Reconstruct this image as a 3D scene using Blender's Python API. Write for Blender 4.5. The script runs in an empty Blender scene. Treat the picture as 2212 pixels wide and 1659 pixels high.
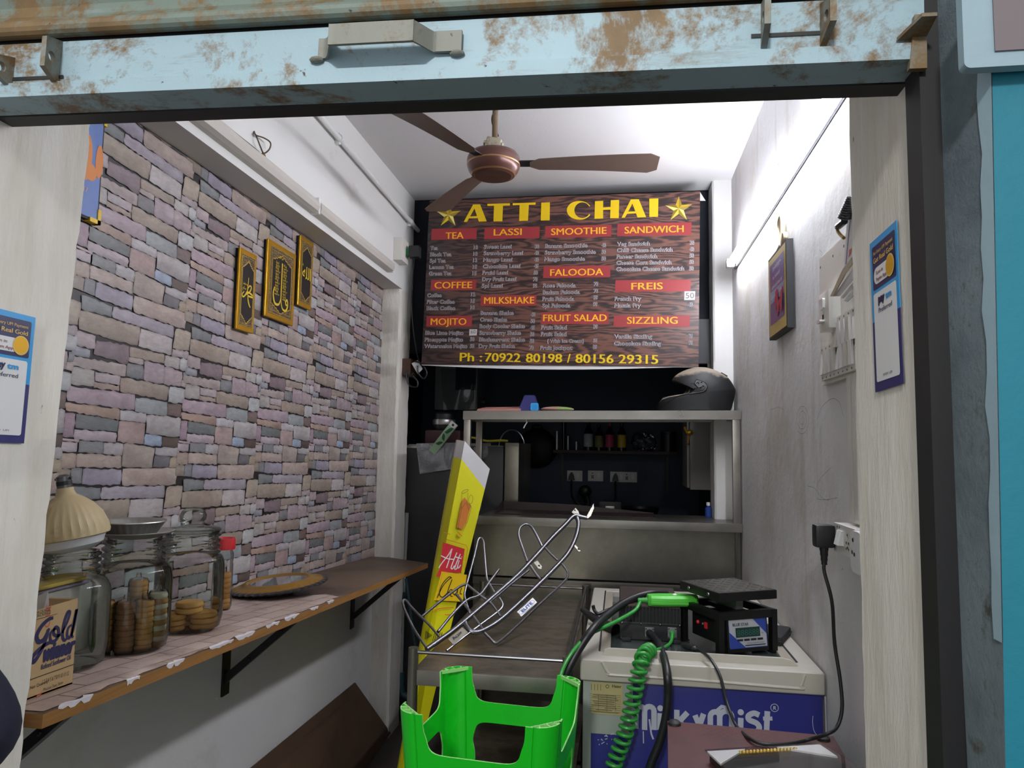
import bpy, bmesh, math, random
from mathutils import Vector as V, Matrix as Mx
from mathutils import geometry as mgeo

S = bpy.context.scene
COL = S.collection
random.seed(7)

# ------------------------------------------------------------------ camera
CF, CYAW, CPIT, CROL, CZ = 1560.0, .14924, .088627, .016836, 1.42
fw = V((-math.sin(CYAW)*math.cos(CPIT), math.cos(CYAW)*math.cos(CPIT), math.sin(CPIT)))
r0 = V((math.cos(CYAW), math.sin(CYAW), 0)); u0 = r0.cross(fw)
cr = math.cos(CROL)*r0 + math.sin(CROL)*u0
cu = -math.sin(CROL)*r0 + math.cos(CROL)*u0
cam = bpy.data.cameras.new('camera'); camo = bpy.data.objects.new('camera', cam); COL.objects.link(camo)
cam.sensor_fit = 'HORIZONTAL'; cam.sensor_width = 36; cam.lens = 36*CF/2212
cam.clip_start = .02
m = Mx((cr, cu, -fw)).transposed().to_4x4(); m.translation = V((0, 0, CZ)); camo.matrix_world = m
S.camera = camo
S.view_settings.view_transform = 'Standard'; S.view_settings.look = 'None'
S.view_settings.exposure = 0.17; S.view_settings.gamma = 1; S.view_settings.use_curve_mapping = False

# ------------------------------------------------------------------ world and the lamp in the street
w = bpy.data.worlds.new('night_street'); S.world = w; w.use_nodes = True
w.node_tree.nodes['Background'].inputs[0].default_value = (.94, .96, .97, 1)
w.node_tree.nodes['Background'].inputs[1].default_value = .75
ld = bpy.data.lights.new('street_lamp_light', 'AREA'); ld.shape = 'DISK'; ld.size = .45; ld.energy = 115; ld.color = (1, .99, .965)
lo = bpy.data.objects.new('street_lamp_light', ld); COL.objects.link(lo)
lo.location = (-.5, -3.0, 3.62)
lo.rotation_euler = (V((-.3, 1.0, 1.4)) - lo.location).to_track_quat('-Z', 'Y').to_euler()

# ------------------------------------------------------------------ pixel -> place (2212 x 1659 frame)
def ray(px, py): return fw*CF + cr*(px-1106) - cu*(py-829.5)
def PY(px, py, y): d = ray(px, py); return V((0, 0, CZ)) + d*(y/d.y)
def PX(px, py, x): d = ray(px, py); return V((0, 0, CZ)) + d*(x/d.x)
def PZ(px, py, z): d = ray(px, py); return V((0, 0, CZ)) + d*((z-CZ)/d.z)

# ------------------------------------------------------------------ materials
MATS = {}
def lin(h):
    if isinstance(h, (tuple, list)): return tuple(h[:3])
    h = h.lstrip('#'); c = [int(h[i:i+2], 16)/255 for i in (0, 2, 4)]
    return tuple(x/12.92 if x <= .04045 else ((x+.055)/1.055)**2.4 for x in c)
class NT:
    def __init__(s, name):
        s.mat = bpy.data.materials.new(name); s.mat.use_nodes = True; s.t = s.mat.node_tree; s.n = s.t.nodes
        s.b = s.n['Principled BSDF']; s.tc = s.n.new('ShaderNodeTexCoord')
    def new(s, t, **k):
        n = s.n.new('ShaderNode'+t)
        for a, v in k.items(): setattr(n, a, v)
        return n
    def link(s, a, b): s.t.links.new(a, b)
    def val(s, n, i, v):
        if hasattr(v, 'is_output'): s.link(v, n.inputs[i])
        else: n.inputs[i].default_value = v
    def map(s, scale=(1, 1, 1), rot=(0, 0, 0), src='Object'):
        n = s.new('Mapping'); n.inputs['Scale'].default_value = scale; n.inputs['Rotation'].default_value = rot
        s.link(s.tc.outputs[src], n.inputs[0]); return n.outputs[0]
    def noise(s, scale, detail=6, rough=.6, vec=None, dist=0):
        n = s.new('TexNoise'); n.inputs['Scale'].default_value = scale; n.inputs['Detail'].default_value = detail
        n.inputs['Roughness'].default_value = rough; n.inputs['Distortion'].default_value = dist
        s.link(vec or s.tc.outputs['Object'], n.inputs['Vector']); return n.outputs['Fac']
    def ramp(s, f, stops):
        n = s.new('ValToRGB'); e = n.color_ramp.elements
        while len(e) < len(stops): e.new(.5)
        for k, (p, c) in enumerate(stops):
            e[k].position = p; c = lin(c) if isinstance(c, str) else c
            e[k].color = (*c[:3], 1)
        s.link(f, n.inputs[0]); return n.outputs[0]
    def gray(s, f, a, b): return s.ramp(f, [(a, (0, 0, 0)), (b, (1, 1, 1))])
    def mix(s, f, a, b, mode='MIX'):
        n = s.new('Mix', data_type='RGBA', blend_type=mode)
        s.val(n, 0, f)
        for i, c in ((6, a), (7, b)):
            if hasattr(c, 'is_output'): s.link(c, n.inputs[i])
            else: n.inputs[i].default_value = (*lin(c), 1)
        return n.outputs[2]
    def math(s, op, a, b=0):
        n = s.new('Math', operation=op); s.val(n, 0, a); s.val(n, 1, b); return n.outputs[0]
    def bump(s, h, strength=.3, dist=.01):
        n = s.new('Bump'); n.inputs['Strength'].default_value = strength; n.inputs['Distance'].default_value = dist
        s.link(h, n.inputs['Height']); s.link(n.outputs[0], s.b.inputs['Normal'])
    def base(s, c): s.val(s.b, 'Base Color', c if hasattr(c, 'is_output') else (*lin(c), 1))
    def done(s, key, rough=.5, metal=0, **k):
        s.val(s.b, 'Roughness', rough); s.val(s.b, 'Metallic', metal)
        for a, v in k.items(): s.val(s.b, a.replace('_', ' '), v)
        MATS[key] = s.mat; return s.mat
def mat(key, col, rough=.5, metal=0, var=0.0, vs=8, dirt=None, bump=0, bs=60, bd=.004, **k):
    """plain colour with a mottled tone, worn-in dirt patches and a fine relief"""
    t = NT(key); c = lin(col)
    out = c
    if var:
        f = t.noise(vs, 8, .65)
        out = t.mix(f, tuple(max(0, x*(1-var)) for x in c), tuple(min(1, x*(1+var)) for x in c))
    if dirt:
        dc, ds, a, b = dirt
        out = t.mix(t.gray(t.noise(ds, 10, .7), a, b), out, dc)
    t.base(out)
    if bump: t.bump(t.noise(bs, 8, .6), bump, bd)
    return t.done(key, rough, metal, **k)

# ------------------------------------------------------------------ geometry gatherer
class G:
    def __init__(s, m='white'):
        s.v = []; s.f = []; s.mi = []; s.sm = []; s.mats = []; s.col = None
        s.T = Mx(); s.k = 0; s.use(m)
    def lift(s):
        s.k += 1; return (s.k % 25)*2e-5          # keeps overlapping prints from lying in one plane
    def use(s, m):
        if m not in s.mats: s.mats.append(m)
        s.cm = s.mats.index(m); return s
    def add(s, vs, fs, smooth=False, T=None):
        o = len(s.v); T = s.T @ T if T else s.T
        s.v += [T @ V(p) for p in vs]
        for f in fs: s.f.append([i+o for i in f]); s.mi.append(s.cm); s.sm.append(smooth)
        return s
    def bm(s, b, smooth=False, T=None):
        b.verts.index_update(); s.add([v.co.copy() for v in b.verts], [[v.index for v in f.verts] for f in b.faces], smooth, T); b.free(); return s
    def box(s, c, d, T=None, bev=0, seg=2):
        b = bmesh.new(); bmesh.ops.create_cube(b, size=1)
        for v in b.verts: v.co = V((v.co.x*d[0], v.co.y*d[1], v.co.z*d[2]))
        if bev: bmesh.ops.bevel(b, geom=b.edges[:], offset=bev, segments=seg, profile=.7, affect='EDGES')
        M = Mx.Translation(V(c)) @ (T or Mx()); return s.bm(b, bool(bev), M)
    def bb(s, x0, x1, y0, y1, z0, z1, bev=0, seg=2):
        return s.box(((x0+x1)/2, (y0+y1)/2, (z0+z1)/2), (abs(x1-x0), abs(y1-y0), abs(z1-z0)), None, bev, seg)
    def hexa(s, a, b):
        """two quads a (4 points) and b (4 points), joined into a closed block"""
        return s.add(list(a)+list(b), [(3, 2, 1, 0), (4, 5, 6, 7)] + [(i, (i+1) % 4, 4+(i+1) % 4, 4+i) for i in range(4)])
    def tube(s, pts, r, n=10, closed=False, smooth=True, cap=True, flat=1.0, up=None):
        P = [V(p) for p in pts]; N = len(P); R = r if isinstance(r, (list, tuple)) else [r]*N
        T = []
        for i in range(N):
            a = P[(i-1) % N] if (closed or i) else P[0]; b = P[(i+1) % N] if (closed or i < N-1) else P[-1]
            T.append((b-a).normalized() if (b-a).length > 1e-9 else V((0, 0, 1)))
        up = V(up) if up else (V((0, 0, 1)) if abs(T[0].z) < .9 else V((1, 0, 0)))
        nx = T[0].cross(up).normalized(); vs = []
        for i in range(N):
            nx = (nx - T[i]*nx.dot(T[i])).normalized(); ny = T[i].cross(nx)
            for k in range(n):
                a = 2*math.pi*k/n; vs.append(P[i] + nx*math.cos(a)*R[i] + ny*math.sin(a)*R[i]*flat)
        fs = []
        for i in range(N if closed else N-1):
            j = (i+1) % N
            for k in range(n): fs.append((i*n+k, i*n+(k+1) % n, j*n+(k+1) % n, j*n+k))
        if cap and not closed: fs += [tuple(range(n-1, -1, -1)), tuple((N-1)*n+k for k in range(n))]
        return s.add(vs, fs, smooth)
    def cyl(s, a, b, r, r2=None, n=20): return s.tube([a, b], [r, r if r2 is None else r2], n)
    def lathe(s, prof, c=(0, 0, 0), n=40, T=None, fn=None, smooth=True):
        vs = []; m = len(prof)
        for k in range(n):
            a = 2*math.pi*k/n
            for r, z in prof:
                q = fn(r, z, a) if fn else r
                vs.append((q*math.cos(a), q*math.sin(a), z))
        fs = [(k*m+i, ((k+1) % n)*m+i, ((k+1) % n)*m+i+1, k*m+i+1) for k in range(n) for i in range(m-1)]
        return s.add(vs, fs, smooth, Mx.Translation(V(c)) @ (T or Mx()))
    def sphere(s, c, r, n=16, sc=(1, 1, 1), T=None):
        b = bmesh.new(); bmesh.ops.create_uvsphere(b, u_segments=n, v_segments=max(6, n*2//3), radius=r)
        for v in b.verts: v.co = V((v.co.x*sc[0], v.co.y*sc[1], v.co.z*sc[2]))
        return s.bm(b, True, Mx.Translation(V(c)) @ (T or Mx()))
    # --- flat things laid out in a frame
    def poly(s, fr, pts, off=0.0, th=0.0):
        n = len(pts); off += s.lift()
        if th == 0: return s.add([fr.p(x, y, off) for x, y in pts], [tuple(range(n))])
        return s.add([fr.p(x, y, off) for x, y in pts] + [fr.p(x, y, off-th) for x, y in pts],
                     [tuple(range(n)), tuple(range(2*n-1, n-1, -1))] + [(i, n+i, n+(i+1) % n, (i+1) % n) for i in range(n)])
    def rect(s, fr, x0, y0, x1, y1, off=0.0, th=0.0, r=0.0):
        if r: return s.poly(fr, rrect(x0, y0, x1, y1, r), off, th)
        return s.poly(fr, [(x0, y0), (x1, y0), (x1, y1), (x0, y1)], off, th)
    def disc(s, fr, x, y, r, off=0.0, th=0.0, n=20, ry=None):
        return s.poly(fr, [(x+r*math.cos(2*math.pi*k/n), y+(ry or r)*math.sin(2*math.pi*k/n)) for k in range(n)], off, th)
    def ring(s, fr, x, y, r, wd, off=0.0, n=28, ry=None):
        ry = ry or r
        pts = [(x+r*math.cos(2*math.pi*k/n), y+ry*math.sin(2*math.pi*k/n)) for k in range(n+1)]
        return s.stroke(fr, pts, wd, off)
    def stroke(s, fr, pts, wd, off=0.0, th=0.0):
        """ribbon along a 2-d line; wd is a number or one width per point"""
        off += s.lift(); n = len(pts); W = wd if isinstance(wd, (list, tuple)) else [wd]*n; L = []; R = []
        for i, (x, y) in enumerate(pts):
            a = pts[max(0, i-1)]; b = pts[min(n-1, i+1)]
            if a == b: a = pts[0]; b = pts[-1]
            if pts[0] == pts[-1] and i in (0, n-1): a = pts[-2]; b = pts[1]
            d = math.hypot(b[0]-a[0], b[1]-a[1]) or 1; nx, ny = -(b[1]-a[1])/d, (b[0]-a[0])/d
            L.append(fr.p(x+nx*W[i]/2, y+ny*W[i]/2, off)); R.append(fr.p(x-nx*W[i]/2, y-ny*W[i]/2, off))
        return s.add(L+R, [(n+i, n+i+1, i+1, i) for i in range(n-1)])
    def text(s, fr, body, x, y, h, off=0.0, align='LEFT', bold=0.0, sx=1.0, slant=0.0, rot=0.0, th=0.0):
        """h is the height of a capital letter"""
        vs, fs = glyphs(body, align, 0, th)
        k = h/.70; ca, sa = math.cos(rot), math.sin(rot)
        nb = 1 if bold <= 0 else 3 if bold < .04 else 9
        for i in range(nb):                       # a bolder stroke: shifted copies of the letters
            if i == 0: dx = dy = 0
            elif nb == 3: dx, dy = bold*k*(3-2*i), 0
            else: dx, dy = bold*k*math.cos(i*math.pi/4), bold*k*math.sin(i*math.pi/4)
            e = s.lift(); o = []
            for px, py, pz in vs:
                qx = (px*sx + py*slant)*k+dx; qy = py*k+dy
                o.append(fr.p(x+qx*ca-qy*sa, y+qx*sa+qy*ca, off+e+pz*k))
            s.add(o, fs)
        return s
    def done(s, name, parent=None, sharp=35, base=None, mods=None, **tagkw):
        off = V((0, 0, 0)); q = parent
        while q: off += q.location; q = q.parent
        loc = V((0, 0, 0))
        if parent is None and base is not None: loc = V(base); off = loc
        me = bpy.data.meshes.new(name); me.from_pydata([p-off for p in s.v], [], s.f)
        for k in s.mats: me.materials.append(MATS[k])
        me.polygons.foreach_set('material_index', s.mi); me.polygons.foreach_set('use_smooth', s.sm)
        me.update()
        if any(s.sm): me.set_sharp_from_angle(angle=math.radians(sharp))
        o = bpy.data.objects.new(name, me); COL.objects.link(o); o.location = loc
        if parent: o.parent = parent
        for k, v in tagkw.items(): o[k] = v
        return o
def rrect(x0, y0, x1, y1, r, n=5):
    o = []
    for cx, cy, a0 in ((x1-r, y0+r, -90), (x1-r, y1-r, 0), (x0+r, y1-r, 90), (x0+r, y0+r, 180)):
        for k in range(n+1):
            a = math.radians(a0+90*k/n); o.append((cx+r*math.cos(a), cy+r*math.sin(a)))
    return o
class Frame:
    def __init__(s, o, u, v):
        s.o = V(o); s.u = V(u).normalized(); s.n = s.u.cross(V(v)).normalized(); s.v = s.n.cross(s.u)
    def p(s, x, y, off=0): return s.o + s.u*x + s.v*y + s.n*off
    def uv(s, px, py, off=0):
        d = ray(px, py); c = V((0, 0, CZ)); k = ((s.o+s.n*off) - c).dot(s.n)/d.dot(s.n); q = c + d*k - s.o
        return (q.dot(s.u), q.dot(s.v))
    def M(s):
        m = Mx((s.u, s.v, s.n)).transposed().to_4x4(); m.translation = s.o; return m
_gl = {}
def glyphs(body, align, bold, th):
    key = (body, align, bold, th)
    if key in _gl: return _gl[key]
    c = bpy.data.curves.new('t', 'FONT'); c.body = body; c.size = 1; c.align_x = align; c.offset = bold; c.extrude = th; c.resolution_u = 3; c.fill_mode = 'FRONT' if th == 0 else 'BOTH'
    o = bpy.data.objects.new('t', c); COL.objects.link(o); bpy.context.view_layer.update()
    e = o.evaluated_get(bpy.context.evaluated_depsgraph_get()); me = e.to_mesh()
    r = ([tuple(v.co) for v in me.vertices], [tuple(p.vertices) for p in me.polygons])
    e.to_mesh_clear(); bpy.data.objects.remove(o); bpy.data.curves.remove(c)
    _gl[key] = r; return r
def thing(name, label, cat, loc=(0, 0, 0), group=None):
    o = bpy.data.objects.new(name, None); COL.objects.link(o); o.location = V(loc); o.empty_display_size = .05
    o['label'] = label; o['category'] = cat
    if group: o['group'] = group
    return o
def tag(o, label, cat, group=None, kind=None):
    o['label'] = label; o['category'] = cat
    if group: o['group'] = group
    if kind: o['kind'] = kind
    return o
def struct(o): o['kind'] = 'structure'; return o
def smooth_path(pts, k=6, closed=False):
    """Catmull-Rom through the points"""
    P = [V(p) for p in pts]; n = len(P); o = []
    for i in range(n if closed else n-1):
        a = P[(i-1) % n] if (closed or i) else P[0]*2-P[1]; b = P[i]; c = P[(i+1) % n]
        d = P[(i+2) % n] if (closed or i < n-2) else P[-1]*2-P[-2]
        for j in range(k):
            t = j/k
            o.append(.5*((2*b)+(c-a)*t+(2*a-5*b+4*c-d)*t*t+(3*b-a-3*c+d)*t**3))
    if not closed: o.append(P[-1])
    return o
def sp2(pts, k=6): return [(p.x, p.y) for p in smooth_path([(x, y, 0) for x, y in pts], k)]
XZ = lambda y: Frame((0, y, 0), (1, 0, 0), (0, 0, 1))          # faces the street (-y)
LW = lambda x: Frame((x, 0, 0), (0, 1, 0), (0, 0, 1))          # faces +x (things on the left wall)
RW = lambda x: Frame((x, 0, 0), (0, -1, 0), (0, 0, 1))         # faces -x (things on the right wall)
UP = lambda z: Frame((0, 0, z), (1, 0, 0), (0, 1, 0))          # faces up

# ------------------------------------------------------------------ materials of the shop
mat('white', '#dedcda', .75)
mat('wall_white', '#d3d1d0', .85, var=.05, vs=3, dirt=('#b9b4ae', 2.3, .56, .82), bump=.25, bs=45, bd=.004)
mat('ceil_white', '#d2d0d0', .95, var=.03, vs=5, bump=.3, bs=70, bd=.003)
mat('plaster', '#cfcac2', .85, var=.06, vs=6, dirt=('#8d8172', 9, .63, .8), bump=.45, bs=30, bd=.006)
mat('beam_white', '#dcdbd8', .8, var=.03, vs=4, dirt=('#c4beb8', 3, .6, .8), bump=.15, bs=40)
mat('kitchen_blue', '#1d2d43', .55, var=.12, vs=5)
mat('kitchen_dark', '#161b26', .8)
mat('concrete_floor', '#4a443f', .85, var=.2, vs=6, bump=.3, bs=20)
def _wall_right():
    t = NT('wall_right_paint')
    a = t.mix(t.gray(t.noise(1.6, 8, .65), .48, .72), lin('#d0cfcf'), lin('#b3ab9c'))
    st = t.noise(1, 8, .7, t.map((6, 6, .8)))
    a = t.mix(t.gray(st, .55, .8), a, lin('#a29a8a'))
    a = t.mix(t.gray(t.noise(38, 4, .6), .73, .76), a, lin('#6d675c'))
    t.base(a); t.bump(t.noise(26, 8, .6), .35, .005); t.done('wall_right_paint', .8)
_wall_right()
def _pillar():
    t = NT('pillar_plaster')
    st = t.noise(1, 8, .7, t.map((9, 9, 1.3)))
    a = t.mix(t.gray(st, .42, .8), lin('#dfdbd2'), lin('#bdb3a1'))
    a = t.mix(t.gray(t.noise(1, 5, .6, t.map((60, 60, 22))), .7, .74), a, lin('#6a5f50'))
    t.base(a); t.bump(t.noise(1, 9, .65, t.map((50, 50, 14))), .55, .006); t.done('pillar_plaster', .85)
_pillar()
def _rust(key, paint, amt, bumps=.4):
    t = NT(key)
    p = t.mix(t.noise(7, 8, .6), lin(paint), tuple(min(1, x*1.25) for x in lin(paint)))
    scr = t.noise(1, 9, .75, t.map((4, 20, 34), (0, .15, 0)))
    p = t.mix(t.gray(scr, .56, .7), p, lin('#7f8a8a'))
    n1 = t.noise(5.5, 12, .78, None, .4); n2 = t.noise(24, 8, .7)
    f = t.math('ADD', t.math('MULTIPLY', n1, .7), t.math('MULTIPLY', n2, .3))
    r = t.mix(t.noise(18, 8, .7), lin('#4a3824'), lin('#8a7049'))
    a = t.mix(t.gray(f, amt, amt+.075), p, r)
    a = t.mix(t.gray(t.noise(60, 3, .5), .72, .76), a, lin('#3a3026'))
    t.base(a); t.bump(f, bumps, .004); t.done(key, .55, .15)
_rust('rusty_blue', '#8aa1ab', .51)
_rust('rusty_slat', '#66736b', .47)
_rust('rusty_steel', '#74766f', .49)
def _column():
    t = NT('grey_blue_render')
    a = t.mix(t.gray(t.noise(4, 10, .7), .35, .65), lin('#56636b'), lin('#7d8c92'))
    a = t.mix(t.gray(t.noise(16, 10, .75), .56, .68), a, lin('#4a4a42'))
    a = t.mix(t.gray(t.noise(9, 4, .5), .72, .74), a, lin('#2d6fb4'))
    t.base(a); t.bump(t.noise(55, 10, .75), .8, .008); t.done('grey_blue_render', .85)
_column()
mat('teal_paint', '#066f83', .55, var=.1, vs=5, dirt=('#3d8f99', 14, .66, .74), bump=.3, bs=25)
mat('pale_blue_paint', '#8aa1ac', .6, var=.08, vs=9, bump=.3, bs=25)
mat('near_black', '#131316', .6)
mat('black_plastic', '#16171a', .42, var=.1, vs=20)
mat('white_plastic', '#d6d3cb', .4, var=.03, vs=20, dirt=('#a39a88', 14, .62, .8))
mat('clean_white', '#e4e4e2', .4)

# ------------------------------------------------------------------ room shell
XL, XB, XR = -1.215, -1.114, .54           # left wall, beam face, right wall
g = G('concrete_floor'); g.bb(-3, 3, -4.5, 5.4, -.1, 0); struct(g.done('floor'))
g = G('ceil_white'); g.bb(-1.4, .64, 1.1, 3.72, 2.76, 2.86); struct(g.done('ceiling'))
g = G('kitchen_dark'); g.bb(-1.45, .64, 3.72, 5.4, 2.76, 2.86); struct(g.done('ceiling_kitchen'))
g = G('wall_white'); g.bb(XL-.12, XL, .99, 3.62, 0, 2.76); struct(g.done('wall_left'))
g = G('wall_right_paint'); g.bb(XR, XR+.12, 1.1, 3.75, 0, 2.76); 
mat('pen_ink', '#7c7a7e', .8); _f = RW(XR-.0008); g.use('pen_ink')
g.stroke(_f, [_f.uv(1733+(4+k*.35)*math.cos(k*.45), 905+(9+k*.75)*math.sin(k*.45)) for k in range(34)], .0014)
for _p in (((1765, 905), (1775, 880), (1795, 862), (1812, 868), (1822, 900)), ((1795, 1010), (1768, 1040), (1764, 1075), (1790, 1080)), ((1690, 845), (1689, 862)), ((1770, 540), (1776, 545)), ((1745, 1050), (1760, 1055), (1780, 1078), (1810, 1075)), ((1665, 885), (1680, 880), (1692, 884))): g.stroke(_f, sp2([_f.uv(*q) for q in _p], 5), .0012)
struct(g.done('wall_right'))
g = G('kitchen_blue'); g.bb(XR, XR+.12, 3.75, 5.4, 0, 2.76); struct(g.done('wall_kitchen_right'))
g = G('kitchen_blue'); g.bb(-1.57, -1.45, 3.7, 5.4, 0, 2.76); struct(g.done('wall_kitchen_left'))
g = G('kitchen_blue'); g.bb(-1.45, XR, 5.2, 5.32, 0, 2.76); struct(g.done('wall_back'))
g = G('kitchen_dark'); g.bb(-1.45, XR, 3.74, 3.82, 1.93, 2.76); struct(g.done('wall_kitchen_light_stop'))  # near-black header added to keep light out of the kitchen
def ragged(poly, z0, z1, n, amp, key, lean=0):
    """upright block of plaster whose corners are worn"""
    rnd = random.Random(key); g = G('pillar_plaster'); m = len(poly); vs = []
    for i in range(n+1):
        z = z0+(z1-z0)*i/n
        for x, y in poly:
            vs.append((x+rnd.uniform(-amp, amp)*.35, y+rnd.uniform(-amp, amp)+(lean*(z-1.42) if y > .95 else 0), z))
    fs = [(i*m+k, i*m+(k+1) % m, (i+1)*m+(k+1) % m, (i+1)*m+k) for i in range(n) for k in range(m)]
    fs += [tuple(range(m-1, -1, -1)), tuple(n*m+k for k in range(m))]
    return g.add(vs, fs, True)
def chamf(x0, x1, y0, y1, c):
    return [(x0+c, y0), (x1-c, y0), (x1, y0+c), (x1, y1-c), (x1-c, y1), (x0+c, y1), (x0, y1-c), (x0, y0+c)]
RVL, RVR = -.882, .335
g = ragged(chamf(-3.0, RVL, .85, 1.032, .006), 0, 2.3, 90, .0022, 1, .05); struct(g.done('wall_front_left'))
g = ragged(chamf(RVR, .7, .85, 1.1, .006), 0, 2.3, 90, .0016, 2); struct(g.done('wall_front_right'))
g = G('wall_white'); g.bb(-3.0, 1.6, .86, 1.1, 2.3, 2.86); struct(g.done('wall_front'))
g = G('beam_white'); g.bb(XL, XB, 1.1, 3.72, 2.228, 2.76); struct(g.done('trim_1'))          # beam over the papered wall
g = ragged(chamf(XL-.02, XB, 3.53, 3.72, .012), 0, 2.228, 70, .0035, 3); struct(g.done('wall_left_pillar'))
g = ragged(chamf(.448, XR+.01, 3.585, 3.75, .008), 0, 2.76, 60, .002, 4); g.mats = ['beam_white']; struct(g.done('wall_right_pillar'))

# ------------------------------------------------------------------ stone-print wallpaper
R1 = lambda X, Y: (120+X/5.53, 540+Y/5.53)
R2 = lambda X, Y: (100+X/5.53, 780+Y/5.53)
STONES = [
 (R2, 'b3aeab', 300,65,560,118,550,302,270,268), (R2, 'b9b0b3', 572,128,872,185,858,290,570,235), (R2, 'ab9a90', 558,245,860,300,855,355,552,315),
 (R2, 'a5978c', 875,195,1455,310,1430,465,865,360), (R2, 'b6b8b9', 1468,305,1645,340,1632,500,1442,490), (R2, '858689', 960,20,1145,60,1140,220,940,180),
 (R2, 'a8999f', 1158,0,1395,50,1385,268,1150,225), (R2, 'ab9ca0', 1402,68,1612,130,1600,300,1390,275), (R2, 'b09fa8', 235,300,1050,400,1040,585,230,470),
 (R2, 'aa9488', 220,495,870,580,855,705,215,580), (R2, '9aa0a2', 1058,440,1435,490,1425,655,1045,600), (R2, '7d6d69', 1442,510,1605,520,1595,668,1432,645),
 (R2, 'ab95a2', 213,615,330,625,310,915,180,905), (R2, '787d7d', 345,630,850,710,840,845,330,795), (R2, 'b8acb1', 325,815,825,860,820,970,318,935),
 (R2, 'bcb9bb', 875,585,1180,630,1172,735,865,700), (R2, 'b09b98', 860,715,1170,745,1150,995,835,960), (R2, 'b2aeae', 1195,640,1595,685,1582,905,1175,860),
 (R2, 'a3b2c6', 1175,870,1368,905,1355,1018,1150,995), (R2, '5f524d', 1375,905,1580,920,1565,1040,1368,1015), (R2, 'b5a5a5', 175,922,375,940,375,965,170,940),
 (R2, 'b5abaf', 150,955,358,975,345,1080,140,1080), (R2, '8a8c8e', 385,950,672,975,658,1105,365,1085), (R2, 'b4b0b2', 680,975,905,990,890,1128,665,1105),
 (R2, 'b2a49c', 355,1110,890,1140,880,1270,340,1265), (R2, 'b0a59d', 915,985,1285,1040,1250,1275,885,1260), (R2, 'b5b2b3', 1295,1035,1575,1045,1568,1145,1285,1110),
 (R2, '77757a', 1288,1125,1470,1150,1450,1270,1255,1265), (R2, 'b0a38f', 1478,1155,1575,1160,1565,1275,1452,1270), (R2, 'ab9b90', 130,1100,340,1110,330,1280,115,1265),
 (R2, '9d9288', 115,1285,275,1300,260,1460,100,1455), (R2, '84868a', 290,1285,415,1285,405,1462,262,1458), (R2, 'a29cab', 428,1290,885,1300,865,1475,410,1470),
 (R2, 'b5a69e', 905,1285,1550,1275,1530,1475,890,1480), (R1, '84898b', 300,540,665,680,650,800,295,700), (R1, 'aba4ae', 680,680,1405,920,1388,1050,660,800),
 (R1, 'ada294', 1430,940,1605,985,1580,1205,1390,1175), (R1, 'a99c90', 285,720,1000,930,965,1145,262,945), (R1, 'c0bab9', 1010,935,1385,1065,1370,1255,975,1150),
 (R1, 'b5a8aa', 232,965,465,1030,455,1180,205,1130), (R1, '8b7c81', 478,1080,870,1150,850,1365,440,1240), (R1, '9a9ca5', 195,1145,400,1205,385,1285,185,1250),
 (R1, 'a79a8f', 880,1160,1290,1250,1285,1355,870,1270), (R1, 'b0a4a0', 864,1282,1042,1312,1032,1367,862,1327), (R1, 'b0a5a3', 150,1262,840,1385,820,1510,130,1365),
 (R1, 'b3a8ab', 1385,1182,1578,1222,1562,1302,1375,1262), (R1, 'b7b2af', 1300,1262,1475,1300,1462,1425,1290,1375), (R1, 'babbbd', 1482,1302,1580,1310,1565,1452,1470,1420),
 (R2, '909498', 1625,140,1665,146,1655,225,1615,220), (R2, 'b3a5a0', 1610,232,1660,240,1650,312,1605,300)]
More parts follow.
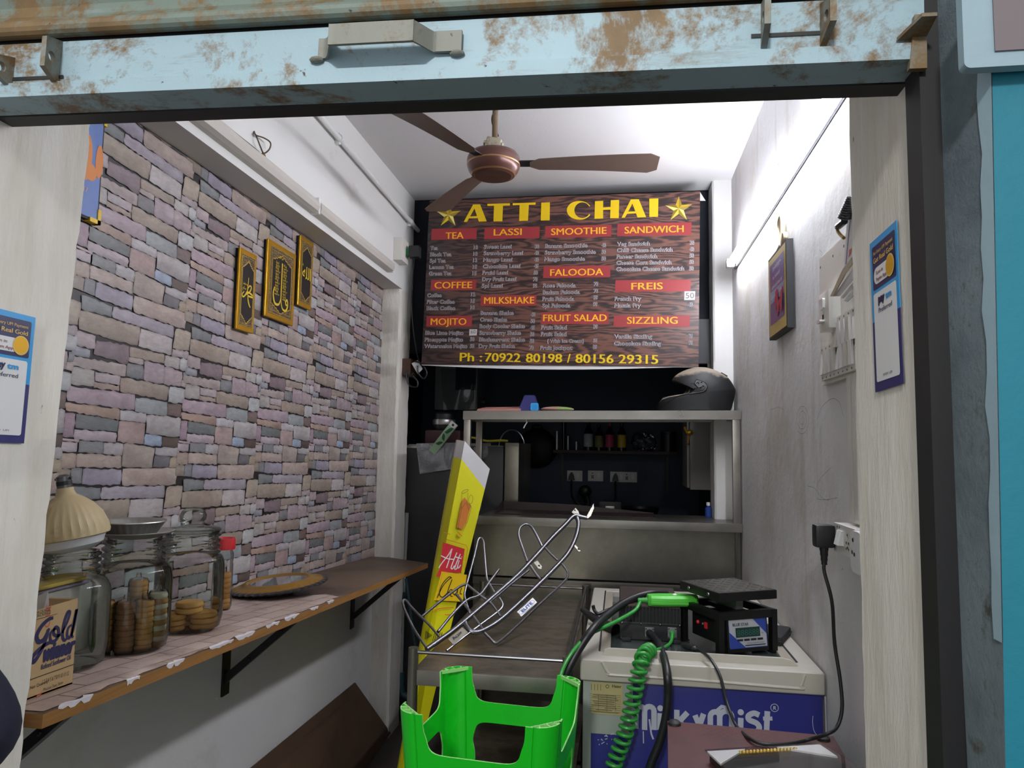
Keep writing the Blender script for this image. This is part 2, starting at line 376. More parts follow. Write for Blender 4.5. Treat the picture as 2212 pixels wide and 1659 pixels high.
def wallpaper():
    rnd = random.Random(11); X = XL+.003; PW, PH = .4275, .4335
    Y0, Y1, Zb, Zt = 1.06, 3.535, .80, 2.228
    vs, fs, cs = [], [], []
    def addp(p, c):
        o = len(vs); vs.extend(p); fs.append(list(range(o, o+len(p)))); cs.append(c)
    vs += [(X-.002, Y0, .983), (X-.002, Y1, .855), (X-.002, Y1, Zt), (X-.002, Y0, Zt)]; fs.append([0, 1, 2, 3]); cs.append([lin('#2c2829')]*4)
    for st in STONES:
        fn, h, q = st[0], st[1], st[2:]; c0 = tuple(min(1, x*1.15) for x in lin(h))
        P = []
        for k in range(4):
            d = PX(*fn(q[2*k], q[2*k+1]), XL); P.append((d.y, d.z))
        P = [(a+math.copysign(.0012, a-sum(p[0] for p in P)/4), b+math.copysign(.0012, b-sum(p[1] for p in P)/4)) for a, b in P]
        cx = sum(p[0] for p in P)/4; cz = sum(p[1] for p in P)/4
        # rounded, wobbly outline
        ring = []
        for k in range(4):
            a, b = P[k], P[(k+1) % 4]; L = math.hypot(b[0]-a[0], b[1]-a[1]); n = max(3, int(L/.011))
            for i in range(n):
                t = i/n; rr = min(.007/max(L, .001), .25)
                if i == 0:
                    z = P[(k-1) % 4]; e = .10
                    ring.append((a[0]+(b[0]+z[0]-2*a[0])*e*.16*min(1, .03/L), a[1]+(b[1]+z[1]-2*a[1])*e*.4))
                else:
                    nx, ny = (b[1]-a[1])/L, -(b[0]-a[0])/L; w = rnd.uniform(-.0022, .0022)
                    ring.append((a[0]+(b[0]-a[0])*t+nx*w, a[1]+(b[1]-a[1])*t+ny*w))
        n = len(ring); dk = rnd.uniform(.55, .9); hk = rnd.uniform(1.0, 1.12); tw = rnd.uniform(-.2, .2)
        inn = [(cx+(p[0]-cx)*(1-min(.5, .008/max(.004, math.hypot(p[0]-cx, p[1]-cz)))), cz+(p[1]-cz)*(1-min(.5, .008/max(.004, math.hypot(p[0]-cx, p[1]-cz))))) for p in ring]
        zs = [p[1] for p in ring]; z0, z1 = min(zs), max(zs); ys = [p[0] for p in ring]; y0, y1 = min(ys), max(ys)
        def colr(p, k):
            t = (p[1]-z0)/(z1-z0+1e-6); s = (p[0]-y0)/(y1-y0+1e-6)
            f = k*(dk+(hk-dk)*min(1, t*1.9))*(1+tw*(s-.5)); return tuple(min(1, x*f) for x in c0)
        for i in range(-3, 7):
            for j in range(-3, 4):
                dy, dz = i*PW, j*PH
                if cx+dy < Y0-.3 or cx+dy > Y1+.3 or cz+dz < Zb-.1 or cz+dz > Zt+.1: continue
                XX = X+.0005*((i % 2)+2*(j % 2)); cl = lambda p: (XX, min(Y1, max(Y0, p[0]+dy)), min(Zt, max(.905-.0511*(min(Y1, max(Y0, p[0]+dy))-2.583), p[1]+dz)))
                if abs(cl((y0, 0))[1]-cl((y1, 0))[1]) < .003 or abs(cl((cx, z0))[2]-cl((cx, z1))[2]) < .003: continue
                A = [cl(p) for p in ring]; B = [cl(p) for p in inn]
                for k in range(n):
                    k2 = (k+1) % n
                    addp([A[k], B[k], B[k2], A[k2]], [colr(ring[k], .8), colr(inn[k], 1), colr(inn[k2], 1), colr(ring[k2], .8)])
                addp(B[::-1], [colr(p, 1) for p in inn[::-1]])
    me = bpy.data.meshes.new('wallpaper'); me.from_pydata(vs, [], fs)
    at = me.color_attributes.new('print', 'FLOAT_COLOR', 'CORNER')
    at.data.foreach_set('color', [x for c in cs for q in c for x in (*q, 1)])
    t = NT('stone_print'); vc = t.new('VertexColor', layer_name='print')
    n = t.noise(1, 9, .8, t.map((60, 26, 75)), .6); n2 = t.noise(17, 5, .6)
    a = t.mix(t.gray(n, .25, .72), vc.outputs[0], (.02, .02, .02)); a = t.mix(.56, a, vc.outputs[0])
    a = t.mix(t.gray(n2, .3, .7), t.mix(1, a, (.80, .74, .74), 'MULTIPLY'), t.mix(1, a, (1, 1, 1), 'MULTIPLY'))
    t.base(a); t.done('stone_print', .42); me.materials.append(t.mat)
    o = bpy.data.objects.new('wall_left_paper', me); COL.objects.link(o); struct(o); return o
wallpaper()

# front of the building beside the shutter
g = G('grey_blue_render')
a0, a1 = PY(2012, 100, .835), PY(2090, 1659, .82); b0, b1 = PY(2142, 100, .74), PY(2172, 1659, .74)
def at_z(p, q, z): return p + (q-p)*((z-p.z)/(q.z-p.z))
N = 24; vs = []
for i in range(N+1):
    z = 0+2.9*i/N; p = at_z(a0, a1, z); q = at_z(b0, b1, z)
    vs += [p, q]
g.add(vs, [(2*i, 2*i+1, 2*i+3, 2*i+2) for i in range(N)])
g.use('teal_paint'); vs = []
for i in range(N+1):
    z = 2.9*i/N; q = at_z(b0, b1, z); vs += [q, (q.x+1.2, q.y-.02, z)]
g.add(vs, [(2*i, 2*i+1, 2*i+3, 2*i+2) for i in range(N)])
g.use('pale_blue_paint'); vs = []; rnd = random.Random(3)
for i in range(N+1):
    z = 1.25+.75*i/N; q = at_z(b0, b1, z); p = at_z(a0, a1, z); k = .16+.09*rnd.random()
    e = (p-q); vs += [q+e*k+V((-.0015, -.0015, 0)), q+V((-.0015, -.0015, 0))]
g.add(vs, [(2*i, 2*i+1, 2*i+3, 2*i+2) for i in range(N)])
g.use('grey_blue_render'); g.bb(.36, 1.6, .86, 1.1, 0, 2.9)
struct(g.done('wall_street_right'))

# ------------------------------------------------------------------ rolling shutter
SY = .82; SF = XZ(SY)
sl = SF.uv(0, 215); sr = SF.uv(1931, 135); SK = (sr[1]-sl[1])/(sr[0]-sl[0])
def sh(px, py, off=0): x, y = SF.uv(px, py, off); return x, y
SFT = Frame(SF.p(*sl), (SF.p(*sr)-SF.p(*sl)), (0, 0, 1))      # tilted: along the bottom edge
def st(px, py, off=0): return SFT.uv(px, py, off)
shut = thing('rolling_shutter', 'rusty pale blue steel rolling shutter pulled up across the top of the shop opening', 'shutter', (-.3, SY, 1.86))
L = st(-260, 200)[0]; R = st(1998, 140)[0]; H = st(1000, 43)[1]; lip = .019
g = G('rusty_blue')
# angle-iron bottom rail: face, stepped lip, underside
prof = [(0.006, 0), (0.006, lip), (0, lip+.002), (0, H), (-.02, H), (-.02, .004), (-.045, .004), (-.045, 0)]
def extr(g, fr, prof, x0, x1, n=1):
    m = len(prof); vs = []
    for i in range(n+1):
        x = x0+(x1-x0)*i/n
        vs += [fr.p(x, y, o) for o, y in prof]
    g.add(vs, [(i*m+k, i*m+(k+1) % m, (i+1)*m+(k+1) % m, (i+1)*m+k) for i in range(n) for k in range(m)] + [tuple(range(m)), tuple(n*m+k for k in range(m-1, -1, -1))])
extr(g, SFT, prof, L, R); g.done('bottom_rail', shut)
g = G('near_black'); g.poly(SFT, [(L, 0), (R, 0), (R, .003), (L, .003)], -.05, .03); g.done('rubber_strip', shut)
g = G('near_black'); g.poly(SFT, [(L, H-.006), (R, H-.006), (R, H+.022), (L, H+.022)], -.006, .01); g.done('gap_shade', shut)  # dark strip added in place of the shade in this gap
g = G('rusty_slat')
for k in range(4):
    y0 = H+.004+k*.078
    pr = []
    for i in range(9):                      # rolled bead at the foot of the slat
        a = -2.2+i*.52; pr.append((.006+.009*math.cos(a), y0+.012+.011*math.sin(a)))
    pr += [(.001, y0+.024), (-.010, y0+.04), (-.012, y0+.055), (-.006, y0+.07), (0, y0+.077)]
    pr += [(o-.004, y) for o, y in pr[::-1]]
    extr(g, SFT, pr, L, R)
g.done('slat_curtain', shut)
# pull handle: one flat strap, bent out and back
hx = [st(688, 128), st(712, 122), st(735, 62), st(905, 55), st(945, 98), st(1000, 93)]
x0, x1 = st(690, 120)[0], st(1000, 93)[0]; yb = st(1000, 112)[1]+.0
g = G('rusty_steel'); W = .026; D = .027
cl = [(x0, 0), (x0+.012, .002), (x0+.026, D), (x0+.034, D+.002), (x1-.062, D+.002), (x1-.052, D), (x1-.036, .004), (x1-.03, .003), (x1, .003)]
cl = sp2(cl, 4); th = .0045; vs = []; yb = st(994, 113, .003)[1]
for x, o in cl:
    for dy, do in ((0, 0), (W, 0), (W, th), (0, th)): vs.append(SFT.p(x, yb+dy, o+do))
n = len(cl)
g.add(vs, [(i*4+k, i*4+(k+1) % 4, (i+1)*4+(k+1) % 4, (i+1)*4+k) for i in range(n-1) for k in range(4)] + [(3, 2, 1, 0), (n*4-4, n*4-3, n*4-2, n*4-1)])
for x in (x0-.002, x1-.006): g.sphere(SFT.p(x, yb-.001, .003), .006, 10, (1.6, 1, .7))
g.done('handle', shut, label='bent flat-bar pull handle')
# hasps: lugs with a hole, standing out of the rail
LASTLUG = []
def lug(g, px, py0, py1, lean, hole=True):
    x = st(px, py1)[0]; y1 = st(px, py0)[1]; y0 = st(px, py1)[1]; d = .030; w = .0035
    hc = ((y0+y1)/2, .018); hr = .0065
    out = [(y0, 0), (y0+.012, d), (y1-.010, d), (y1, 0)]
    ang = [(hc[0]+hr*math.cos(a*math.pi/8), hc[1]+hr*math.sin(a*math.pi/8)) for a in range(16)]
    def side(x): return lambda p: SFT.p(x+lean*p[1], p[0], p[1])
    # a ring of quads from the hole to the outline
    def outp(c):
        best = None
        dx, dy = c[0]-hc[0], c[1]-hc[1]; L = math.hypot(dx, dy); dx /= L; dy /= L; t = 9
        for i in range(4):
            a, b = out[i], out[(i+1) % 4]; ex, ey = b[0]-a[0], b[1]-a[1]; den = dx*ey-dy*ex
            if abs(den) < 1e-9: continue
            tt = ((a[0]-hc[0])*ey-(a[1]-hc[1])*ex)/den; uu = ((a[0]-hc[0])*dy-(a[1]-hc[1])*dx)/den
            if tt > 0 and -1e-6 <= uu <= 1+1e-6: t = min(t, tt)
        return (hc[0]+dx*t, hc[1]+dy*t)
    extra = [math.atan2(p[1]-hc[1], p[0]-hc[0]) for p in out]
    an = sorted(set([a*math.pi/8-math.pi for a in range(16)] + extra)); n = len(an)
    inn = [(hc[0]+hr*math.cos(a), hc[1]+hr*math.sin(a)) for a in an]; ou = [outp(p) for p in inn]
    f0, f1 = side(x-w), side(x+w)
    vs = [f0(p) for p in inn]+[f0(p) for p in ou]+[f1(p) for p in inn]+[f1(p) for p in ou]; fs = []
    for i in range(n):
        j = (i+1) % n
        fs += [(i, j, n+j, n+i), (2*n+j, 2*n+i, 3*n+i, 3*n+j), (n+i, n+j, 3*n+j, 3*n+i), (j, i, 2*n+i, 2*n+j)]
    g.add(vs, fs)
for nm, lugs, sx in (('left', ((22, 125, 192, -.12), (122, 90, 186, .12)), (28, 168)), ('right', ((1650, 8, 105, -.05), (1778, 8, 100, .1)), (1622, 1820))):
    for q in lugs:
        g = G('rusty_steel'); lug(g, *q); g.done('lock_lug', shut)
    g = G('near_black'); a = st(sx[0], 175 if nm == 'left' else 83); b = st(sx[1]-30, 170 if nm == 'left' else 81)
    g.poly(SFT, [(a[0], a[1]), (b[0], a[1]), (b[0], a[1]+.0045), (a[0], a[1]+.0045)], .0014); g.done('lock_slot', shut)
g = G('rusty_steel'); x, y = st(1935, 120); x2 = st(1996, 120)[0]
g.add([SFT.p(x, lip+.004, .003), SFT.p(x2, lip+.004, .003), SFT.p(x2, lip+.012, .035), SFT.p(x+.014, lip+.012, .035),
       SFT.p(x, lip+.008, .003), SFT.p(x2, lip+.008, .003), SFT.p(x2, lip+.016, .035), SFT.p(x+.014, lip+.016, .035)],
      [(0, 1, 2, 3), (7, 6, 5, 4), (0, 3, 7, 4), (3, 2, 6, 7), (2, 1, 5, 6)])
g.hexa([SFT.p(x2-.018, 0-.012, .0), SFT.p(x2, -.012, .0), SFT.p(x2, .05, .0), SFT.p(x2-.012, .05, .0)],
       [SFT.p(x2-.018, -.012, .008), SFT.p(x2, -.012, .008), SFT.p(x2, .05, .008), SFT.p(x2-.012, .05, .008)])
g.done('stop_bracket', shut)
# guide channel on the right
g = G('near_black'); gx0 = RVR-.004
g.bb(gx0-.005, .40, .822, .862, 0, 2.6); o = g.done('trim_2'); struct(o)
# blurred pale board fixed to the wall at the top right
g = G('pale_blue_paint'); fr = XZ(.72)
a = fr.uv(2075, -60); b = fr.uv(2300, 135); g.rect(fr, a[0], b[1], b[0], a[1], 0, .012, .006)
g.use('board_grey') if False else None
bo = thing('wall_board', 'small pale blue board with a grey panel at the top right of the teal wall', 'board', fr.p(a[0], b[1], 0))
g.done('board', bo)
mat('board_grey', '#6d6468', .6); g = G('board_grey'); a = fr.uv(2140, -60); b = fr.uv(2300, 103); g.rect(fr, a[0], b[1], b[0], a[1], .002, .001); g.done('panel', bo)

# ------------------------------------------------------------------ lit tube light on the right wall
def emis(key, col, strength):
    t = NT(key); t.base(col); t.val(t.b, 'Emission Color', (*lin(col), 1)); t.val(t.b, 'Emission Strength', strength); return t.done(key, .4)
emis('tube_glow', '#f2f5ff', 84)
tl = thing('tube_light', 'lit white tube light fixed high along the right wall', 'light', (.53, 2.45, 2.26))
g = G('clean_white'); g.bb(.522, .54, 1.30, 3.44, 2.290, 2.312, .003); g.done('batten', tl)
g = G('tube_glow'); g.cyl((.507, 1.34, 2.295), (.507, 3.40, 2.295), .0145, n=16); g.done('tube', tl)
for y in (1.32, 3.42):
    g = G('clean_white'); g.bb(.488, .524, y-.02, y+.02, 2.276, 2.314, .004); g.done('end_cap', tl)

# ------------------------------------------------------------------ things along the left wall
def scale_at(p): return (p-V((0, 0, CZ))).dot(fw)/CF          # metres per pixel at a place
def glass(key, tint=(.90, .95, .92), edge=(.32, .38, .34), refl=.9):
    t = NT(key); n = t.n; n.remove(t.b)
    lw = t.new('LayerWeight'); lw.inputs[0].default_value = .35
    tr = t.new('BsdfTransparent'); gl = t.new('BsdfGlossy'); gl.inputs['Roughness'].default_value = .04
    t.link(t.ramp(lw.outputs['Facing'], [(.35, tint), (1, edge)]), tr.inputs[0])
    fr = t.new('Fresnel'); fr.inputs[0].default_value = 1.45
    mx = t.new('MixShader'); t.link(t.math('MULTIPLY', fr.outputs[0], refl), mx.inputs[0])
    t.link(tr.outputs[0], mx.inputs[1]); t.link(gl.outputs[0], mx.inputs[2])
    t.link(mx.outputs[0], n['Material Output'].inputs[0]); MATS[key] = t.mat
glass('jar_glass'); glass('wrap_film', (.96, .96, .97), (.85, .86, .87), .35); glass('clear_film', (.93, .94, .95), (.6, .62, .63), 1.0); glass('pet_plastic', (.9, .9, .9), (.55, .53, .52), .7)
def _ply():
    t = NT('dark_ply'); n = t.noise(1, 8, .7, t.map((30, 3, 30)))
    a = t.mix(n, lin('#4b3a2e'), lin('#6e5a49')); a = t.mix(t.gray(t.noise(4, 8, .6), .5, .7), a, lin('#3a2c22')); t.base(a); t.done('dark_ply', .45)
    t = NT('ply_edge'); a = t.mix(t.noise(1, 6, .7, t.map((8, 4, 160))), lin('#5c3a1c'), lin('#a9793f')); t.base(a); t.done('ply_edge', .6)
    t = NT('plank_paper'); br = t.new('TexBrick'); br.inputs['Scale'].default_value = 1
    br.inputs['Brick Width'].default_value = .12; br.inputs['Row Height'].default_value = .055; br.inputs['Mortar Size'].default_value = .0016
    br.inputs['Color1'].default_value = (*lin('#b3a097'), 1); br.inputs['Color2'].default_value = (*lin('#9d8a80'), 1); br.inputs['Mortar'].default_value = (*lin('#4a3d38'), 1)
    mp = t.map((1, 1, 1), (0, 0, math.radians(96))); t.link(mp, br.inputs[0])
    a = t.mix(t.gray(t.noise(11, 8, .7), .52, .75), br.outputs[0], lin('#6e5d54')); a = t.mix(t.gray(t.noise(3, 4, .6), .5, .8), a, lin('#c8bab4'))
    t.base(a); t.done('plank_paper', .5)
_ply()
mat('paint_flake', '#c9c3c8', .6, var=.12, vs=40)
mat('black_iron', '#15151a', .45, var=.2, vs=20)
def shelf_z(y): return .922-.0511*(y-2.583)
SHF = Frame((XL+.004, 1.03, shelf_z(1.03)), (1, 0, 0), (0, 1, -.0511))
SW = .338
sh_t = thing('wall_shelf', 'long plywood wall shelf under the stone wallpaper, its near half covered with torn plank-print paper', 'shelf', SHF.p(0, 0, 0))
g = G('dark_ply'); L2 = 2.455
out = [(0, 0), (SW, 0), (SW, 2.27), (.09, L2)] + [(0, L2)]
g.poly(SHF, out, 0); g.poly(SHF, out[::-1], -.021)
g.use('ply_edge'); n = len(out)
g.add([SHF.p(*p, 0) for p in out]+[SHF.p(*p, -.021) for p in out], [(i, n+i, n+(i+1) % n, (i+1) % n) for i in range(n)])
g.done('board', sh_t)
rnd = random.Random(5); g = G('plank_paper')
edge = [(SW-.004-abs(rnd.gauss(0, .004)), .01+.030*k) for k in range(48)]
tip = SHF.uv(703, 1284)
edge = [(x, y) for x, y in edge if y < tip[1]-.02]
g.poly(SHF, [(.001, .005)]+edge+[tip, (.20, tip[1]-.08), (.12, tip[1]-.02), (.001, tip[1]-.05)], .0012); g.done('paper_cover', sh_t)
for kq in range(9):
    g = G('paint_flake'); y = .03+.13*kq+rnd.uniform(0, .04); ln = rnd.uniform(.03, .10); m_ = 9; up, lo, tp = [], [], []
    for k in range(m_):
        t_ = y+ln*k/(m_-1); e_ = 0 if k in (0, m_-1) else 1
        up.append(SHF.p(SW+.0008, t_, .0012)); lo.append(SHF.p(SW+.0008, t_+rnd.uniform(-.003, .003), -rnd.uniform(.001, .008)*e_)); tp.append(SHF.p(SW-rnd.uniform(.001, .012)*e_, t_, .0018))
    g.add(up+lo+tp, [f for k in range(m_-1) for f in ((k, m_+k, m_+k+1, k+1), (2*m_+k, k, k+1, 2*m_+k+1))]); g.done('paint_flake', sh_t, label='white paint flaking off the front edge')
for y, lab in ((1.22, 'black steel shelf bracket at the near end of the wall shelf'), (2.165, 'black steel shelf bracket under the middle of the wall shelf'), (3.25, 'black steel shelf bracket under the far end of the wall shelf')):
    zt = shelf_z(y)-.022
    b = thing('shelf_bracket', lab, 'bracket', (XL, y, zt-.26), 'brackets under the wall shelf')
    g = G('black_iron'); g.bb(XL+.001, XL+.007, y-.02, y+.02, zt-.28, zt); g.done('wall_plate', b)
    g = G('black_iron'); g.bb(XL+.002, XL+.29, y-.015, y+.015, zt-.006, zt-.001); g.done('arm', b)
    g = G('black_iron'); g.hexa([(XL+.006, y-.012, zt-.215), (XL+.006, y+.012, zt-.215), (XL+.006, y+.012, zt-.245), (XL+.006, y-.012, zt-.245)],
                                [(XL+.25, y-.012, zt-.006), (XL+.25, y+.012, zt-.006), (XL+.28, y+.012, zt-.006), (XL+.28, y-.012, zt-.006)])
    for q in (.3, .7):
        g.sphere((XL+.007+.258*q, y-.013, zt-.23+.224*q), .005, 8)
    g.done('brace', b)

def fit(g, fr, body, p, q, h, off, bold=0.0, slant=0.0):
    """text from p to q (baseline ends)"""
    vs, _ = glyphs(body, 'LEFT', bold, 0); xs = [v[0] for v in vs]; k = h/.70; L = math.hypot(q[0]-p[0], q[1]-p[1]); sx = L/((max(xs)-min(xs))*k); rot = math.atan2(q[1]-p[1], q[0]-p[0])
    g.text(fr, body, p[0]-min(xs)*k*sx, p[1], h, off, bold=bold, sx=sx, rot=rot, slant=slant)
# --- glass jars
def jar_prof(R, H, rn, zs, zn):
    """body radius, height, neck radius, shoulder height, neck start"""
    p = [(0, .004), (R*.80, .004), (R*.93, .010), (R, .035)]
    p += [(R, zs*.5), (R, zs-.02)]
    for k in range(1, 7):
        a = k/6*math.pi/2; p.append((rn+(R-rn)*math.cos(a)**.8 if k < 6 else rn, zs-.02+(zn-zs+.02)*math.sin(a)))
    z = zn; pit = (H-zn)/4
    for k in range(4):
        p += [(rn, z+.1*pit), (rn+.006, z+.35*pit), (rn+.006, z+.6*pit), (rn, z+.85*pit)]; z += pit
    return p + [(rn+.002, H), (rn-.004, H), (rn-.005, H-.01)]
def jar(px, py, rpx, top_py, nr, label):
    c = SHF.p(*SHF.uv(px, py)); k = scale_at(c); R = rpx*k; H = (py-top_py)*k*.985
    t = thing('glass_jar', label, 'jar', c+V((0, 0, .0015)), 'big glass jars on the shelf')
    zn = H-.062*R/.09
    g = G('jar_glass'); g.lathe(jar_prof(R, H, R*nr, H*.70, zn), c+V((0, 0, .0015)), 56); g.done('body', t, 70)
    return t, c, R, H
j1, c1, R1_, H1 = jar(140, 1443, 80, 1192, .62, 'empty glass jar behind the oil carton, with a big bulb resting on its mouth')
j2, c2, R2_, H2 = jar(277, 1405, 80, 1163, .72, 'glass jar holding wrapped biscuit rolls, topped with two steel plates')
j3, c3, R3_, H3 = jar(404, 1362, 70, 1150, .78, 'glass jar with loose round biscuits and a knobbed glass lid')
# glass lid with a dome knob
g = G('jar_glass'); k = scale_at(c3); r = R3_*.80
g.lathe([(0, 0), (r, 0), (r+.004, .004), (r, .009), (.03, .013), (.026, .016), (.028, .02), (.025, .024), (.030, .030), (.031, .040), (.026, .051), (.014, .058), (0, .060)], c3+V((0, 0, H3+.002)), 44); g.done('lid', j3, 70)
# plates on the second jar
mat('steel', '#9a9a98', .28, 1, var=.06, vs=10)
mat('steel_plate', '#b4b2ae', .36, .9)
z = H2+.0025
pl = G('steel_plate'); r = R2_*.98
pl.lathe([(0, 0), (r*.62, 0), (r*.8, .006), (r*.97, .012), (r, .013), (r*.97, .0145), (r*.8, .0085), (r*.6, .0025), (0, .0025)], c2+V((0, 0, z)), 48)
tag(pl.done('steel_plate', base=c2+V((0, 0, z))), 'wide flat steel plate lying on the mouth of the biscuit-roll jar', 'plate')
pl = G('steel_plate'); r = R2_*.88; cb = c2+V((-.006, -.006, z+.0035))
def flute(q, zz, a): return q*(1+.02*math.cos(a*28)) if .003 < zz < .03 else q
pl.lathe([(0, 0), (r*.62, 0), (r*.72, .006), (r*.93, .028), (r, .031), (r*.99, .033), (r*.9, .030), (r*.7, .009), (r*.6, .003), (0, .003)], cb, 112, fn=flute)
tag(pl.done('steel_bowl', base=cb), 'shallow fluted steel dish on top of the flat steel plate', 'dish')

# --- biscuits
def bisc_mat(key, c, d):
    t = NT(key); a = t.mix(t.noise(50, 8, .7), lin(c), lin(d)); t.base(a); t.bump(t.noise(160, 6, .6), .4, .002); t.done(key, .8)
bisc_mat('biscuit', '#a9763a', '#c99857'); bisc_mat('biscuit_brown', '#7a4a24', '#a56f3f')
mat('biscuit_cream', '#d9cdb4', .7)
def bisc_prof(r, h): return [(0, 0), (r*.9, 0), (r, h*.25), (r, h*.6), (r*.93, h*.93), (r*.85, h), (r*.5, h*.92), (0, h*.9)]
def bisc_mesh(r, h, key):
    g = G(key); g.lathe(bisc_prof(r, h), n=28, fn=lambda q, zz, a: q*(1+.012*math.sin(a*5))); o = g.done('biscuit'); me = o.data; bpy.data.objects.remove(o); return me
BR, BH = R3_*.40, .0125
bm_l = bisc_mesh(BR, BH, 'biscuit')
fb = c3+V((0, 0, .0065)); def_pos = []
cam2 = (V((0, 0, 0))-V((c3.x, c3.y, 0))).normalized(); sd = V((-cam2.y, cam2.x, 0))     # towards the street / sideways (+: right of picture)
lab = {'l': 'round biscuit %s in the left pile of the lidded jar', 'r': 'round biscuit %s in the right pile of the lidded jar', 't': 'round biscuit %s on top of the two piles in the lidded jar'}
ordn = ['at the bottom', 'second from the bottom', 'third from the bottom', 'at the top']
def loose(me, pos, tilt, label, group):
    o = bpy.data.objects.new('biscuit', me); COL.objects.link(o); o.location = pos; o.rotation_euler = tilt
    o['label'] = label; o['category'] = 'biscuit'; o['group'] = group; return o
for i in range(3): loose(bm_l, fb-sd*R3_*.46+cam2*R3_*.15+V((.001*i, 0, i*(BH+.0004))), (0, 0, i), lab['l'] % ordn[i if i < 2 else 3], 'loose biscuits in the lidded jar')
for i in range(3): loose(bm_l, fb+sd*R3_*.44+cam2*R3_*.10+V((.002*(i % 2), 0, i*(BH+.0004))), (0, 0, i+.5), lab['r'] % ordn[i if i < 2 else 3], 'loose biscuits in the lidded jar')
for i in range(2): loose(bm_l, fb+sd*R3_*.02+cam2*R3_*.12+V((0, .002*i, (3+i)*(BH+.0004))), (0, 0, i), lab['t'] % ('under' if i == 0 else 'above'), 'loose biscuits in the lidded jar')
for i in range(4): loose(bm_l, fb+sd*R3_*.05-cam2*R3_*.55+V((.001*i, 0, i*(BH+.0004))), (0, 0, i+.2), 'round biscuit %s in the pile added for the reflection at the back of the lidded jar' % ordn[i], 'loose biscuits in the lidded jar')  # extra pile stands in for the reflection at the back of the jar
# wrapped rolls in the second jar
rb = R2_*.235; hb = .0108
bm_r = {k: bisc_mesh(rb, hb, k) for k in ('biscuit', 'biscuit_brown', 'biscuit_cream')}
fb2 = c2+V((0, 0, .0065)); cam2 = (V((0, 0, 0))-V((c2.x, c2.y, 0))).normalized(); sd = V((-cam2.y, cam2.x, 0))
for nm, s_, f_, n_, kk, wrap in (('leftmost wrapped roll of pale biscuits in the steel-topped jar', -.62, .22, 9, 'biscuit', .006),
                           ('roll of brown biscuits in clear film, second from the left in the steel-topped jar', -.12, .42, 9, 'biscuit_brown', .008),
                           ('roll of pale biscuits with crinkled film, third from the left in the steel-topped jar', .32, .34, 9, 'biscuit', .009),
                           ('rightmost film-wrapped biscuit roll in the steel-topped jar', .66, .10, 10, 'biscuit_cream', .008),
                           ('short wrapped roll standing behind the others in the steel-topped jar', .15, -.35, 12, 'biscuit', .006)):
    p = fb2+sd*R2_*s_+cam2*R2_*f_
    t = thing('biscuit_roll', nm, 'biscuits', p, 'wrapped biscuit rolls')
    for i in range(n_):
        o = bpy.data.objects.new('biscuit', bm_r[kk if kk != 'biscuit_cream' or i % 2 else 'biscuit']); COL.objects.link(o); o.parent = t; o.location = (.0007*(i % 3), .0007*((i*2) % 3), i*(hb+.0003)); o.rotation_euler = (0, 0, i*.9)
    g = G('clear_film'); h = n_*(hb+.0003); rw = rb+.002
    g.lathe([(0, -.001), (rw*.8, -.001), (rw, .003), (rw, h*.5), (rw, h-.002), (rw*.85, h+.004), (rw*.3, h+.007), (rw*.2, h+.016), (.0, h+.017)], p, 26,
            fn=lambda q, zz, a: q*(1+wrap*6*math.sin(a*3+zz*90)*.5*abs(math.sin(zz*60+a)) + .01*math.sin(9*a))); g.done('film_wrapper', t)
# --- red-lidded plastic jar
c = SHF.p(*SHF.uv(477, 1318)); k = scale_at(c); r = 21*k; h = (1318-1185)*k
t = thing('plastic_jar', 'slim plastic jar with a red screw lid behind the lidded glass jar', 'jar', c)
g = G('pet_plastic'); g.lathe([(0, .002), (r*.9, .002), (r, .012), (r, h*.2), (r*.96, h*.22), (r*.96, h*.25), (r, h*.27), (r, h*.72), (r*.94, h*.76), (r, h*.8), (r, h*.9), (r*.82, h*.97), (r*.82, h)], c+V((0, 0, .001)), 32); g.done('body', t, 70)
mat('red_plastic', '#c0272d', .4, var=.08, vs=12)
g = G('red_plastic'); rl = 23*k; hl = 24*k
g.lathe([(r*.5, 0), (rl, 0), (rl, hl*.8), (rl*.95, hl), (rl*.75, hl*.98), (rl*.7, hl*.9), (0, hl*.9)], c+V((0, 0, h-.004)), 64, fn=lambda q, zz, a: q*(1+(.015*math.cos(32*a) if q > rl*.97 else 0))); g.done('lid', t, label='red screw lid')
bm_s = bisc_mesh(r*.84, .0135, 'biscuit')
for i in range(7): loose(bm_s, c+V((0, 0, .006+i*.0139)), (0, 0, i), ('biscuit number %d from the bottom in the red-lidded plastic jar' % (i+1)), 'biscuits in the red-lidded jar')
# --- big bulb resting on the first jar
p = c1+V((0, 0, H1+.004)); k = scale_at(p)
T = Mx.Rotation(math.radians(-9), 4, 'Y') @ Mx.Rotation(math.radians(4), 4, 'X')
mat('aged_cream', '#b7a57f', .55, var=.14, vs=14, dirt=('#8b7a58', 9, .58, .75))
mat('diffuser', '#c9cbd0', .35); mat('cap_metal', '#6b6b6e', .3, 1)
bb = thing('led_bulb', 'large cream ribbed light bulb with a grey cap, standing cap-up on the nearest glass jar', 'bulb', p)
Rb = R1_*.95; M_ = Mx.Translation(V((-.012, 0, 0)))
def rib(q, zz, a): return q*(1+(.028*max(0, math.cos(a*30))**3 if .032 < zz < .085 else 0))
pb = p + V((0, 0, -.006))
g = G('aged_cream'); g.lathe([(Rb*.9, .028), (Rb, .030), (Rb*1.0, .036), (Rb*.97, .05), (Rb*.86, .072), (Rb*.66, .092), (Rb*.45, .104), (Rb*.27, .112), (Rb*.22, .120), (Rb*.22, .126), (0, .127)], pb, 120, T, rib); g.done('housing', bb)
